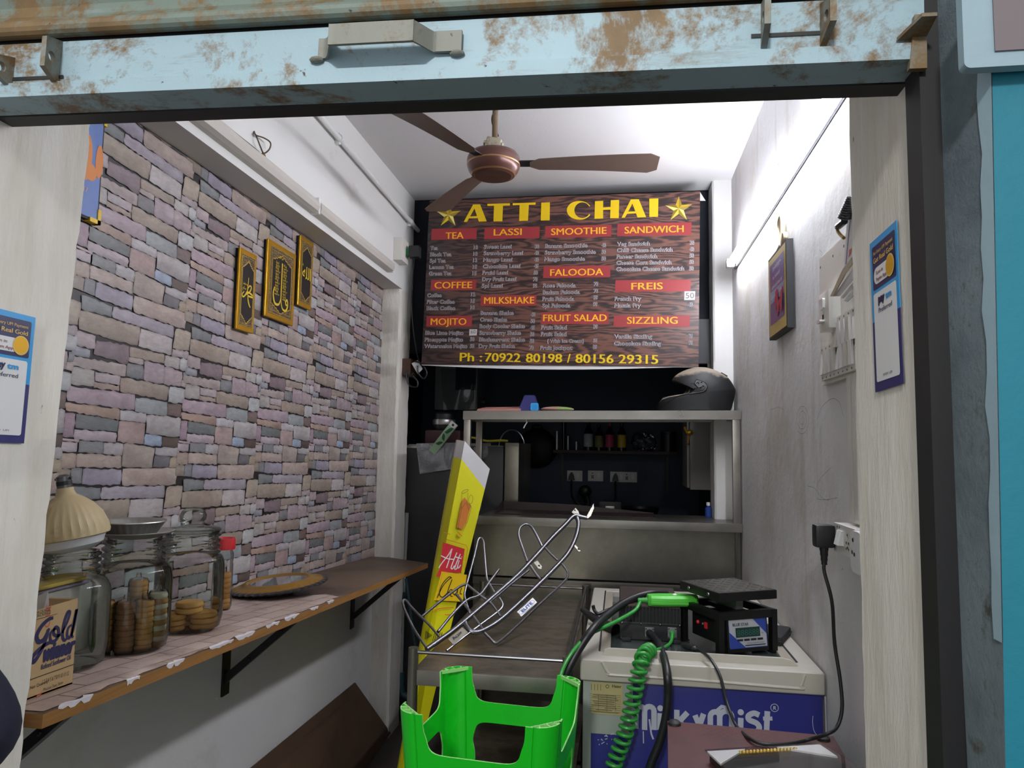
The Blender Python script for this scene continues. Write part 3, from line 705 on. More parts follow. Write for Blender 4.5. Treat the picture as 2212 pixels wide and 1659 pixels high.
g = G('diffuser'); g.lathe([(0, .002), (Rb*.55, .004), (Rb*.8, .014), (Rb*.9, .029)], pb, 48, T); g.done('diffuser', bb)
g = G('cap_metal'); g.lathe([(Rb*.2, .125), (Rb*.2, .132)], pb, 32, T); g.use('black_plastic'); g.lathe([(Rb*.205, .131), (Rb*.205, .139)], pb, 32, T); g.use('cap_metal'); g.lathe([(Rb*.195, .138), (Rb*.195, .148), (Rb*.1, .152), (0, .152)], pb, 32, T)
for a in (0, math.pi): g.cyl(pb+T @ V((Rb*.18*math.cos(a), Rb*.18*math.sin(a), .144)), pb+T @ V((Rb*.27*math.cos(a), Rb*.27*math.sin(a), .144)), .0025, n=8)
g.done('cap', bb)
# --- oil carton
mat('carton', '#a98e66', .8, var=.06, vs=9, dirt=('#8d7350', 5, .6, .8))
mat('ink_navy', '#232049', .7); mat('ink_red', '#b5523f', .75); mat('ink_black', '#2a2522', .7)
XC = -.945; CFm = LW(XC)
q = [PX(*a, XC) for a in ((50, 1545), (154, 1517), (168, 1292), (71, 1322))]
y0c, y1c = 1.05, (q[1].y+q[2].y)/2; z0c = shelf_z((y0c+y1c)/2)+.002; z1c = q[2].z
bx = thing('oil_carton', 'open brown cardboard oil carton at the near end of the shelf', 'box', (XC-.05, (y0c+y1c)/2, z0c))
XBk = XC-.115; th = .003; zs = -.0511
def zy(y, z): return z-.0511*(y-(y0c+y1c)/2)
g = G('carton')
for (xa, xb, ya, yb) in ((XC-th, XC, y0c, y1c), (XBk, XBk+th, y0c, y1c), (XBk+th, XC-th, y0c, y0c+th), (XBk+th, XC-th, y1c-th, y1c)):
    g.hexa([(xa, ya, zy(ya, z0c)), (xb, ya, zy(ya, z0c)), (xb, yb, zy(yb, z0c)), (xa, yb, zy(yb, z0c))], [(xa, ya, z1c-.004), (xb, ya, z1c-.002), (xb, yb, z1c), (xa, yb, z1c-.003)])
g.hexa([(XBk, y0c, zy(y0c, z0c)+.001), (XC, y0c, zy(y0c, z0c)+.001), (XC, y1c, zy(y1c, z0c)+.001), (XBk, y1c, zy(y1c, z0c)+.001)], [(XBk, y0c, zy(y0c, z0c)+.004), (XC, y0c, zy(y0c, z0c)+.004), (XC, y1c, zy(y1c, z0c)+.004), (XBk, y1c, zy(y1c, z0c)+.004)])
def cu_(px, py): return CFm.uv(px, py)
def Z7(X, Y): return cu_(40+X/5.025, 1230+Y/5.025)
g.use('ink_navy'); o_ = .0006
# brush-script 'Gold' and 'winner'
def brush(g, fn, pts, wd, off=o_, k=5):
    P = sp2([fn(*p) for p in pts], k); kk = len(P)
    W = [wd*(.75+.35*math.sin(math.pi*i/(kk-1))) for i in range(kk)]; g.stroke(CFm, P, W, off)
s5 = scale_at(V((XC, 1.2, 1.05)))/5.025
bw = 44*s5
brush(g, Z7, [(375, 525), (320, 545), (245, 620), (195, 720), (215, 785), (265, 765), (310, 690), (330, 640)], bw)
brush(g, Z7, [(318, 650), (300, 740), (245, 880), (180, 985), (150, 1000), (150, 950), (230, 860), (320, 800), (380, 780)], bw)
brush(g, Z7, [(395, 640), (345, 690), (345, 770), (375, 790), (425, 730), (430, 650), (395, 630), (380, 700), (430, 720), (470, 690)], bw*.8)
brush(g, Z7, [(470, 690), (530, 560), (555, 470), (530, 470), (490, 590), (475, 720), (500, 770), (540, 720)], bw*.8)
brush(g, Z7, [(575, 600), (535, 640), (525, 720), (550, 740), (590, 650), (630, 430), (600, 560), (575, 700), (590, 740)], bw*.8)
fit(g, CFm, 'winner', Z7(238, 1010), Z7(590, 895), abs(Z7(240, 1010)[1]-Z7(240, 870)[1])*1.28, o_, .05, .22)
a = Z7(240, 1090); b = Z7(560, 975); rot = math.atan2(b[1]-a[1], b[0]-a[0])
fit(g, CFm, 'Refined Sunflower Oil', a, b, .0085, o_, .02)
g.poly(CFm, [Z7(78, 1560), Z7(490, 1420), Z7(490, 1390), Z7(78, 1525)], o_)
g.use('ink_black'); g.stroke(CFm, [Z7(100, 1205), Z7(605, 1025)], .0012, o_); g.stroke(CFm, [Z7(165, 550), Z7(420, 480)], .0008, o_)
a = Z7(250, 1245); fit(g, CFm, '1 2 3 4 5 6 7 8 9 10 11 12', a, Z7(540, 1145), .007, o_); a = Z7(115, 1305); g.text(CFm, 'Net Quantity', a[0], a[1], .005, o_, rot=rot)
a = Z7(260, 1325); g.text(CFm, 'Please See Side', a[0], a[1], .005, o_, rot=rot); a = Z7(175, 490); g.text(CFm, 'PACKAGE', a[0], a[1], .005, o_, rot=rot*.6); a = Z7(180, 525); g.text(CFm, 'PACKING', a[0], a[1], .005, o_, rot=rot*.6)
g.use('ink_red'); a = Z7(285, 640); g.text(CFm, 'CLUE', a[0]+.010, a[1], .011, o_*.6, bold=.02, rot=math.pi/2+rot*.3)
a = Z7(225, 1510); g.text(CFm, 'JAR', a[0]+.003, a[1], .012, o_*.6, bold=.02, rot=math.pi/2+rot*.3); g.done('carton_body', bx)
# papers in the carton, newspapers behind
mat('paper_white', '#c9c7c6', .8, var=.05, vs=10); mat('paper_news', '#b5ada8', .85, var=.12, vs=60); mat('paper_mag', '#8a7f95', .5, var=.25, vs=25); mat('paper_yellow', '#c3a24a', .6, var=.3, vs=40)
def sheet(g, pts, th=.0008):
    P = [V(p) for p in pts]; n = (P[1]-P[0]).cross(P[2]-P[0]).normalized()*th
    g.hexa(P, [p+n for p in P])
g = G('paper_white'); sheet(g, [(XC-.05, 1.13, z0c+.02), (XC-.02, y1c-.02, z0c+.02), (XC-.03, y1c-.035, z1c+.018), (XC-.06, 1.15, z1c+.004)])
sheet(g, [(XC-.08, 1.12, z0c+.02), (XC-.06, y1c-.04, z0c+.02), (XC-.075, y1c-.06, z1c+.010), (XC-.09, 1.13, z1c-.01)])
tag(g.done('paper_sheet', base=(XC-.05, 1.15, z0c+.02)), 'folded white paper standing in the open oil carton', 'paper')
pz = PX(110, 1262, -1.13).z; yb = 1.05
for i, (key, lab_) in enumerate((('paper_news', 'folded newspaper at the bottom of the stack behind the oil carton'), ('paper_mag', 'purple-edged magazine in the middle of the stack behind the oil carton'), ('paper_yellow', 'yellow striped booklet at the top of the stack behind the oil carton'))):
    zz0 = shelf_z(1.12)+.003 if i == 0 else pz+.009*(i-1); zz1 = pz-.001 if i == 0 else zz0+.007
    g = G(key); a = PX(150-12*i, 1240, -1.13).y
    g.bb(-1.20+.012*i, -1.075+.006*i, yb, a, zz0, zz1, .002, 1); tag(g.done('paper_stack' if i == 0 else 'magazine', base=(-1.14, 1.1, zz0)), lab_, 'newspaper' if i == 0 else 'magazine')
# --- round mirror with a petalled frame
c = SHF.p(*SHF.uv(600, 1283)); k = scale_at(c); r = 104*k
t = thing('round_mirror', 'round mirror in a dark and gold petalled frame lying flat on the shelf', 'mirror', c)
Tm = Mx.Rotation(math.radians(-5), 4, 'Y') @ Mx.Rotation(math.radians(2.5), 4, 'X')
mat('gold_frame', '#9a7431', .4, .5, var=.15, vs=30); mat('dark_petal', '#2c2a2b', .3, .2, var=.3, vs=30); mat('mirror_glass', '#d5dde0', .08, .9)
c = c+V((0, 0, .024))
def pet(q, zz, a): return q*(1+(.055*(abs(math.sin(a*19))-.5) if q > r*.75 else 0))
g = G('dark_petal'); g.lathe([(0, -.012), (r*.5, -.012), (r*.93, .0), (r, .006), (r*.95, .010), (r*.74, .012)], c, 152, Tm, pet); g.done('petal_rim', t)
g = G('gold_frame'); g.lathe([(r*.88, .0105), (r*.82, .014), (r*.76, .014), (r*.70, .018), (r*.66, .022), (r*.62, .022), (r*.58, .017)], c, 152, Tm, lambda q, zz, a: q*(1+(.05*abs(math.sin(a*19)) if q > r*.8 else 0))); g.done('gold_ring', t)
g = G('mirror_glass'); g.lathe([(0, .0175), (r*.59, .0175)], c, 64, Tm); g.done('glass', t)
g = G('black_plastic'); cc = SHF.p(*SHF.uv(600, 1283)); g.lathe([(0, 0), (r*.3, 0), (r*.3, .013), (0, .013)], cc+V((0, 0, .001)), 32); g.done('stand', t)
# --- cardboard sheet leaning on the wall
mat('brown_board', '#4d3826', .85, var=.12, vs=7, dirt=('#3c2b1c', 3, .5, .7))
A = PX(540, 1659, -1.20); B = PX(765, 1475, -1.198); C_ = PZ(842, 1584, .012); D_ = A+(C_-B); D_.z = .006; D_.x = C_.x+.03
A2 = A+(A-B)*.5; D2 = D_+(D_-C_)*.5
g = G('brown_board'); nrm = (B-A).cross(C_-B).normalized(); nrm = nrm if nrm.x > 0 else -nrm; g.hexa([A2, B, C_, D2], [p+nrm*.006 for p in (A2, B, C_, D2)])
fb_ = Frame(B+nrm*.0068, (A-B), (B-C_)) 
if fb_.n.dot(nrm) < 0: fb_ = Frame(B+nrm*.0068, (B-A), (B-C_))
g.use('ink_black'); 
for q in range(3): g.stroke(fb_, [fb_.uv(655+q*30, 1592-q*26), fb_.uv(700+q*28, 1560-q*24)], .003, 0)
g.stroke(fb_, [fb_.uv(672, 1577), fb_.uv(680, 1592), fb_.uv(768, 1520), fb_.uv(757, 1500)], .0015, 0)
g.mats[g.mats.index('ink_black')] = 'board_print'; mat('board_print', '#3a2a1c', .85)
tag(g.done('cardboard_sheet', base=D_), 'dark brown cardboard sheet leaning on the wall under the shelf', 'cardboard')

# ------------------------------------------------------------------ plaques on the papered wall
mat('gold', '#c99a26', .32, .75, var=.12, vs=14); mat('gold_pale', '#d9b95e', .35, .6); mat('gold_script', '#e2c23c', .4, .3); mat('plaque_black', '#17171a', .35)
def _arab():
    t = NT('arabesque'); v = t.new('TexVoronoi', feature='DISTANCE_TO_EDGE'); v.inputs['Scale'].default_value = 150; t.link(t.map(), v.inputs['Vector'])
    n = t.noise(70, 3, .5)
    f = t.math('ADD', t.gray(v.outputs['Distance'], .05, .16), t.math('MULTIPLY', t.gray(n, .5, .62), .35))
    t.base(t.mix(f, lin('#8f7544'), lin('#241c16'))); t.done('arabesque', .5, .1)
_arab()
def plaque(corners, script, label):
    X = XL+.022; fr = LW(X)
    P = [fr.uv(*c) for c in corners]                # TL TR BR BL
    x0 = (P[0][0]+P[3][0])/2; x1 = (P[1][0]+P[2][0])/2; z1 = (P[0][1]+P[1][1])/2; z0 = (P[2][1]+P[3][1])/2
    t = thing('wall_plaque', label, 'plaque', (X-.01, (x0+x1)/2, z0), 'gold and black plaques on the stone wall'); w = x1-x0; h = z1-z0
    g = G('near_black'); g.bb(X-.018, X-.008, x0+.003, x1-.003, z0+.002, z1-.002); g.done('backing', t)
    g = G('gold'); g.bb(X-.008, X, x0, x1, z0, z1, .0015, 1); b = w*.11; bz = h*.05
    g.use('arabesque'); g.rect(fr, x0+b*.75, z0+bz*1.2, x1-b*.75, z1-bz*1.2, .0004)
    for k, e in ((.85, .0026), (1.30, .0018)):
        xa, xb, za, zb = x0+b*k, x1-b*k, z0+bz*1.2+b*(k-.75), z1-bz*1.2-b*(k-.75)
        g.use('gold_pale'); g.stroke(fr, [(xa, za), (xb, za), (xb, zb), (xa, zb), (xa, za)], e, .0008)
    cx = (x0+x1)/2; hw = w/2-b*1.45; zt = z1-h*.235; zb = z0+h*.20; rise = h*.10; pts = []
    N = 9
    for s_, zz, d in ((1, zb, -1), (1, zt, 1)):
        for k in range(N+1):
            t_ = k/N if d < 0 else 1-k/N
            xx = cx+hw*t_; z = zz+d*rise*(1-t_)**1.25 + (d*.004*(k % 2))
            pts.append((xx, z))
    left = [(2*cx-x, z) for x, z in pts[::-1]]
    pts = pts+left
    g.use('plaque_black'); g.poly(fr, pts, .0012); g.use('gold_pale'); g.stroke(fr, pts+[pts[0]], .0032, .0016)
    g.use('gold_script'); script(g, fr, cx, (z0+z1)/2, w, h); g.done('face', t)
def s_left(g, fr, cx, cz, w, h):
    c = lambda pts: sp2([(cx+a*w, cz+b*w) for a, b in pts], 6)
    def br(pts, wd): P = c(pts); n = len(P); g.stroke(fr, P, [wd*w*(.55+.5*math.sin(math.pi*i/(n-1))) for i in range(n)], .0022)
    br([(.02, .42), (.0, .2), (-.02, .0), (-.16, -.17), (-.27, -.22), (-.30, -.14), (-.2, -.05)], .05)
    br([(-.02, .05), (.10, .18), (.20, .16), (.16, .05), (.04, -.05), (-.08, -.12)], .05)
    br([(-.10, -.06), (.05, -.03), (.24, -.06), (.31, -.12), (.10, -.14), (.02, -.12)], .06)
    br([(.02, -.10), (.05, -.28), (.14, -.42), (.20, -.46)], .065)
    g.text(fr, '\uFEAA\uFEE4\uFEA4\uFEE3', cx-.30*w, cz+.16*w, w*.10, .0022, bold=.01)
    g.text(fr, '\uFEE2\uFEE0\uFEB3', cx-.30*w, cz+.02*w, w*.09, .0022, bold=.01)
def s_right(g, fr, cx, cz, w, h):
    g.text(fr, '\uFEEA\uFEE0\uFEDF\uFE8D', cx-.31*w, cz-.20*w, w*.40, .0022, bold=.02, sx=.88)
    g.text(fr, '\uFEEA\uFEE0', cx-.34*w, cz+.18*w, w*.09, .0022, bold=.01)
def s_mid(g, fr, cx, cz, w, h):
    c = lambda pts: sp2([(cx+a*w, cz+b*w) for a, b in pts], 6)
    def br(pts, wd): P = c(pts); n = len(P); g.stroke(fr, P, [wd*w*(.6+.45*math.sin(math.pi*i/(n-1))) for i in range(n)], .0022)
    g.stroke(fr, [(cx-.01*w, cz+.34*w), (cx-.01*w, cz-.30*w)], w*.035, .0022)
    br([(-.01, -.25), (-.08, -.36), (-.22, -.36), (-.28, -.22), (-.24, -.10)], .04)
    br([(-.01, -.28), (.05, -.40), (.17, -.42), (.24, -.33), (.22, -.24), (.16, -.26), (.18, -.32), (.24, -.30)], .04)
    for a in (.06, .11): g.disc(fr, cx+a*w, cz-.25*w, w*.016, .0022, n=8)
    rows = ['\uFEEA\uFEE0\uFEDF\uFE8D \uFEEE\uFEEB', '\uFEAA\uFEE4\uFEBC\uFEDF\uFE8D \uFEAA\uFEA3', '\uFEAA\uFEDF\uFEEE\uFEF3 \uFEE2\uFEDF', '\uFEAA\uFEDF\uFEEE\uFEF3 \uFEE2\uFEDF\uFEEE']
    for k in range(12):
        z = cz+(.30-.047*k)*w
        g.text(fr, rows[k % 4], cx+.03*w, z, w*.042, .0022, bold=.012, sx=.72); g.text(fr, rows[(k+2) % 4], cx-.24*w, z, w*.042, .0022, bold=.012, sx=.72)
    g.text(fr, rows[0], cx-.14*w, cz+.40*w, w*.045, .0022, bold=.012)
plaque(((520, 533), (556, 553), (547, 723), (510, 708)), s_left, 'narrow black and gold calligraphy plaque, the lowest and leftmost of the three')
plaque(((581, 514), (640, 552), (633, 704), (571, 682)), s_mid, 'wide black and gold calligraphy plaque in the middle, filled with rows of script')
plaque(((651, 509), (679, 525), (671, 671), (642, 657)), s_right, 'narrow black and gold calligraphy plaque, the highest and rightmost of the three')
# poster half hidden behind the entrance pillar
mat('poster_blue', '#5e77b0', .4, var=.12, vs=6); mat('poster_orange', '#cf7f3d', .45); mat('yellow_plastic', '#dcb81a', .4); mat('poster_pink', '#d9a08f', .5)
X = XL+.016; fr = LW(X); a = fr.uv(236, 250); b = fr.uv(205, 480); y1p = (a[0]+b[0])/2; z1p = a[1]; z0p = b[1]
po = thing('wall_poster', 'blue poster with yellow corner clips, mostly hidden behind the left entrance pillar', 'poster', (X, y1p-.12, z0p))
g = G('near_black'); g.bb(XL+.004, X-.001, y1p-.25, y1p, z0p, z1p); g.done('frame', po)
g = G('poster_blue'); g.rect(fr, y1p-.245, z0p+.006, y1p-.005, z1p-.006, .0002)
g.use('poster_orange')
for (px, py, rx, rz) in ((188, 335, .016, .05), (183, 360, .02, .03), (214, 350, .012, .04), (196, 372, .018, .02)): u = fr.uv(px, py); g.disc(fr, u[0], u[1], rx, .0008, ry=rz)
g.use('poster_pink'); u = fr.uv(180, 412); g.text(fr, '917', u[0]-.012, u[1], .011, .001, bold=.03); g.done('print', po)
for zz, s_ in ((z0p, 1), (z1p, -1)):
    g = G('yellow_plastic'); g.bb(XL+.004, X+.003, y1p-.030, y1p+.004, zz-.003*s_, zz+.007*s_); g.bb(XL+.004, X+.003, y1p-.006, y1p+.004, zz-.003*s_, zz+.032*s_); g.done('corner_clip', po)

# ------------------------------------------------------------------ on the beam: dead batten, cable, hook, conduits, socket
mat('aged_plastic', '#c6c0b8', .45, var=.05, vs=8); mat('wire_brown', '#4a3d2e', .6); mat('brass', '#8f7434', .4, .6)
bt = thing('tube_light', 'unlit old white tube light batten on the beam over the papered wall', 'light', (XB, 2.4, 2.28))
a = PX(398, 236, XB+.03); b = PX(853, 585, XB+.03)
y0b, y1b = 1.35, b.y-.03; ym = 2.42
for nm, ya, yb in (('diffuser', y0b, ym-.008), ('diffuser', ym+.008, y1b)):
    g = G('aged_plastic'); z = 2.283
    pr = [(XB, z+.026), (XB+.022, z+.026), (XB+.036, z+.012), (XB+.040, z-.006), (XB+.034, z-.022), (XB+.018, z-.028), (XB, z-.028)]
    vs = [(x, y, zz) for y in (ya, yb) for x, zz in pr]; n = len(pr)
    g.add(vs, [(i, i+1, n+i+1, n+i) for i in range(n-1)] + [tuple(range(n-1, -1, -1)), tuple(range(n, 2*n))]); g.done(nm, bt)
g = G('clean_white'); g.bb(XB, XB+.034, ym-.008, ym+.008, z-.03, z+.03, .002); g.done('joint_cap', bt)
g = G('clean_white'); g.bb(XB, XB+.03, y1b, y1b+.012, z-.028, z+.026, .003); g.done('end_cap', bt)
cab = [PX(px, py, XB+x) for px, py, x in ((430, 228, .02), (462, 250, .012), (490, 275, .028), (545, 318, .03), (568, 338, .012), (600, 372, .012), (650, 418, .03), (690, 448, .014), (735, 478, .010))]
g = G('wire_brown'); g.tube(smooth_path(cab, 6), .0038, 7)
for q in range(len(cab)-1):
    pass
g.use('brass'); p = cab[4]; g.sphere(p, .009, 8, (1, 1.2, 1.3)); g.sphere(cab[1], .007, 8, (1, 2, 1)); tag(g.done('twisted_cable', base=cab[4]), 'twisted brown cable drooping along the top of the unlit batten', 'cable')
g = G('wire_brown'); hk = [PX(px, py, XB+x) for px, py, x in ((549, 284, .0), (553, 292, .012), (570, 298, .02), (584, 308, .022), (582, 322, .02), (570, 331, .016), (563, 318, .016), (556, 300, .014), (550, 287, .002))]
g.tube(smooth_path(hk, 6), .0024, 6); tag(g.done('wire_loop', base=hk[0]), 'thin loop of wire hanging from a hole in the beam', 'wire')
def conduit(pts, r, label, clips, name='conduit_pipe'):
    t = thing(name, label, 'pipe', pts[0]); g = G('clean_white'); g.tube(pts, r, 14); g.done('pipe', t)
    for c in clips:
        g = G('clean_white'); d = (V(pts[-1])-V(pts[0])).normalized(); g.tube([V(c)-d*.012, V(c)+d*.012], r*1.25, 14); g.bb(XB, c[0], c[1]-.008, c[1]+.008, c[2]-r*1.9, c[2]+r*1.9, .001); g.done('clip', t)
pa, pb = PX(660, 214, XB+.02), PX(903, 498, XB+.02); dd = pb-pa
conduit([pa-dd*.35, pb-dd*.0], .0115, 'white painted conduit pipe running along the beam under the ceiling', [PX(735, 300, XB+.02), PX(888, 480, XB+.02)])
# socket box at the far end of the beam with a black plug and lead
sb = PX(865, 542, XB+.02)
t = thing('socket_box', 'small white box with a green switch at the far end of the beam', 'socket', sb)
g = G('white_plastic'); g.bb(XB, XB+.045, sb.y-.055, sb.y+.055, sb.z-.06, sb.z+.055, .004); g.done('box', t)
mat('green_switch', '#1ea34a', .4)
g = G('green_switch'); g.bb(XB+.045, XB+.058, sb.y+.018, sb.y+.05, sb.z-.02, sb.z+.02, .003); g.done('switch', t)
t = thing('power_plug', 'black power plug beside the green switch, its lead hanging down the pillar', 'plug', sb+V((.06, .06, 0)))
g = G('black_plastic'); g.bb(XB+.06, XB+.115, sb.y+.0, sb.y+.05, sb.z-.032, sb.z+.028, .008); g.done('plug_body', t)
L = [PY(px, py, 3.62) for px, py in ((890, 556), (892, 600), (889, 660), (893, 715), (900, 760), (906, 782))]
g = G('black_plastic'); g.tube(smooth_path([V((XB+.085, sb.y+.03, sb.z-.03))]+L[1:], 6), .0035, 7); g.done('lead', t)
t = thing('junction_box', 'brown switch block with a tangle of black wire at the kitchen pillar edge', 'junction box', PY(886, 800, 3.60))
mat('brown_bakelite', '#4b3427', .5); g = G('brown_bakelite'); p = PY(886, 795, 3.63); g.bb(XB, XB+.045, 3.58, 3.68, p.z-.045, p.z+.045, .004); g.done('block', t)
g = G('paper_white'); q = [PY(*a, 3.57) for a in ((889, 785), (902, 778), (913, 797), (902, 808))]; g.hexa(q, [p+V((0, .004, 0)) for p in q]); g.done('paper_tag', t)
for pts in (((896, 780), (910, 785), (922, 805), (915, 818), (904, 806), (902, 790)), ((880, 800), (878, 815), (884, 832), (900, 836), (902, 824), (892, 812)), ((876, 803), (886, 812), (893, 806))):
    g = G('black_plastic'); g.tube(smooth_path([PY(*a, 3.565) for a in pts], 6), .004, 7); g.done('wire_loop', t)

# ------------------------------------------------------------------ ceiling fan
mat('fan_brown', '#5b3a33', .3, .35, var=.12, vs=12); mat('fan_gold', '#a9825a', .3, .7); mat('fan_blade', '#6d5a50', .45, .1, var=.08, vs=10); mat('old_steel', '#b3ab96', .5, .3, dirt=('#6a4e33', 30, .55, .65)); mat('rod_brown', '#6f5c47', .5, .3, var=.3, vs=20)
FY = 2.45; fc = PY(1066, 352, FY); fan = thing('ceiling_fan', 'brown three-blade ceiling fan hanging from the white ceiling', 'fan', V((fc.x, FY, 2.76)))
R = 57.5*scale_at(fc); bz = fc.z-.052; c = V((fc.x, FY, bz))
g = G('fan_brown')
g.lathe([(0, .004), (R*.45, .002), (R*.68, .002), (R*.74, .006)], c, 56); g.use('fan_gold'); g.lathe([(R*.74, .006), (R*.80, .006), (R*.84, .010)], c, 56)
g.use('fan_brown'); g.lathe([(R*.84, .010), (R*.93, .022), (R*.98, .034), (R*.99, .040)], c, 56); g.use('fan_gold'); g.lathe([(R*.99, .040), (R*1.005, .043), (R*.995, .046)], c, 56)
g.use('fan_brown'); g.lathe([(R*.995, .046), (R, .058), (R*.98, .07), (R*.9, .082), (R*.6, .094), (R*.3, .10), (0, .1)], c, 56); g.done('motor', fan)
g = G('old_steel'); p = c+V((0, 0, .118)); g.box(p, (.055, .045, .042), Mx.Rotation(.25, 4, 'Y'), .008); g.cyl(p+V((-.034, -.01, .006)), p+V((.034, -.01, -.006)), .009, n=12); g.done('hanger_clamp', fan)
g = G('rod_brown'); g.cyl(c+V((.003, 0, .13)), c+V((.003, 0, 2.74-bz)), .0105, n=16); g.done('downrod', fan)
g = G('clean_white'); g.lathe([(.015, -.07), (.05, -.05), (.055, -.01), (.055, 0), (0, 0)], (fc.x, FY, 2.758), 28); g.done('canopy', fan)
g = G('wire_brown'); g.tube(smooth_path([c+V((.003+.013*math.cos(k*1.3), .013*math.sin(k*1.3), .15+k*.024)) for k in range(10)], 4), .0022, 6); g.done('cord', fan)
for k, an in enumerate((5, 125, 245)):
    a = math.radians(an); T = Mx.Translation(c+V((0, 0, .045))) @ Mx.Rotation(a, 4, 'Z') @ Mx.Rotation(math.radians(-9), 4, 'X')
    g = G('fan_blade'); n = 14; up, lo = [], []
    for i in range(n+1):
        t_ = i/n; x = R+.035+(.58-R-.035)*t_; hw = (.034+.030*t_)*(1-(.55*max(0, (.06-t_)/.06)**2))*(1-.35*max(0, (t_-.93)/.07)**2)
        up.append((x, hw, .004*math.sin(3*t_))); lo.append((x, -hw, .004*math.sin(3*t_)))
    out = lo+up[::-1]; m_ = len(out)
    vs = [(x, y, z+.0008) for x, y, z in out]+[(x, y, z-.0008) for x, y, z in out]; fs = [(i, i+1, m_-2-i, m_-1-i) for i in range(n)]
    g.add(vs, fs+[tuple(m_+q for q in f[::-1]) for f in fs]+[(i, m_+i, m_+(i+1) % m_, (i+1) % m_) for i in range(m_)], False, T)
    blade_ = g.done('blade', fan)
    g = G('near_black'); g.add([(R*.93, -.018, .002), (R+.10, -.020, .002), (R+.10, .020, .002), (R*.93, .018, .002), (R*.93, -.018, .006), (R+.10, -.020, .006), (R+.10, .020, .006), (R*.93, .018, .006)], [(3, 2, 1, 0), (4, 5, 6, 7), (0, 1, 5, 4), (1, 2, 6, 5), (2, 3, 7, 6), (3, 0, 4, 7)], False, T); g.done('blade_iron', blade_)

# ------------------------------------------------------------------ menu board
def _wood():
    t = NT('wood_print'); v = t.map((.8, 1, 4.5)); nz = t.new('TexNoise'); nz.inputs['Scale'].default_value = 2.2; nz.inputs['Detail'].default_value = 4; t.link(v, nz.inputs['Vector'])
    va = t.new('VectorMath', operation='MULTIPLY_ADD'); t.link(nz.outputs['Color'], va.inputs[0]); va.inputs[1].default_value = (0, 0, 2.6); t.link(v, va.inputs[2])
    w_ = t.new('TexWave', bands_direction='Z'); w_.inputs['Scale'].default_value = 1.5; w_.inputs['Distortion'].default_value = 2.5; w_.inputs['Detail'].default_value = 4; w_.inputs['Detail Scale'].default_value = 1.4; t.link(va.outputs[0], w_.inputs['Vector'])
    fine = t.noise(1, 8, .7, t.map((5, 1, 90)))
    f = t.math('ADD', t.math('MULTIPLY', w_.outputs['Fac'], .75), t.math('MULTIPLY', fine, .3))
    dark = t.ramp(f, [(.12, '#1a1314'), (.4, '#2b2120'), (.85, '#3d2e2b')]); lite = t.ramp(f, [(.12, '#241716'), (.4, '#462f2a'), (.85, '#70493d')])
    sx = t.new('SeparateXYZ'); t.link(t.tc.outputs['Object'], sx.inputs[0])
    a = t.mix(t.gray(t.math('ADD', sx.outputs[0], t.math('MULTIPLY', t.noise(2.5, 3, .5), .9)), .42, 1.55), dark, lite)
    t.base(a); t.done('wood_print', .32)
_wood()
mat('sign_yellow', '#e8c400', .4, var=.05, vs=30); mat('sign_amber', '#f0ab1c', .4); mat('sign_red', '#932a2e', .45); mat('sign_white', '#c3c0c4', .5); mat('sign_ink', '#2a2022', .5)
mat('star_1', '#d3b21e', .4); mat('star_2', '#8d7a1e', .4); mat('star_3', '#e6d67a', .4); mat('star_rim', '#3a2c10', .5)
MY = 3.55; BF = XZ(MY); Z4 = lambda X, Y: BF.uv(880+X/2.911, 400+Y/2.911)
c4 = [Z4(88, 1128), Z4(1831, 1142), Z4(1841, 38), Z4(140, 97)]
mb = thing('menu_board', 'large wood-print menu board with yellow title hanging over the kitchen counter', 'sign', BF.p(*c4[0], -.02))
g = G('wood_print'); g.poly(BF, c4, 0, .022); g.done('panel', mb)
E1 = .0012
def fit_(g, fr, body, p, q, h, off, bold=0.0):
    """text from p to q (baseline ends)"""
    vs, _ = glyphs(body, 'LEFT', bold, 0); xs = [v[0] for v in vs]; k = h/.70; L = math.hypot(q[0]-p[0], q[1]-p[1]); sx = L/((max(xs)-min(xs))*k); rot = math.atan2(q[1]-p[1], q[0]-p[0])
    g.text(fr, body, p[0]-min(xs)*k*sx, p[1], h, off, bold=bold, sx=sx, rot=rot)
def pxh(fr, px): return px*scale_at(fr.p(*c4[0]))
F1 = lambda X, Y: BF.uv(920+X/7.373, 420+Y/7.373)
F2 = lambda X, Y: BF.uv(1200+X/6.9125, 410+Y/6.9125)
tg = []
A1 = [[(605,442),(755,165),(785,210),(655,440)], [(755,165),(865,162),(970,432),(845,437)], [(700,355),(815,350),(825,380),(690,385)]]
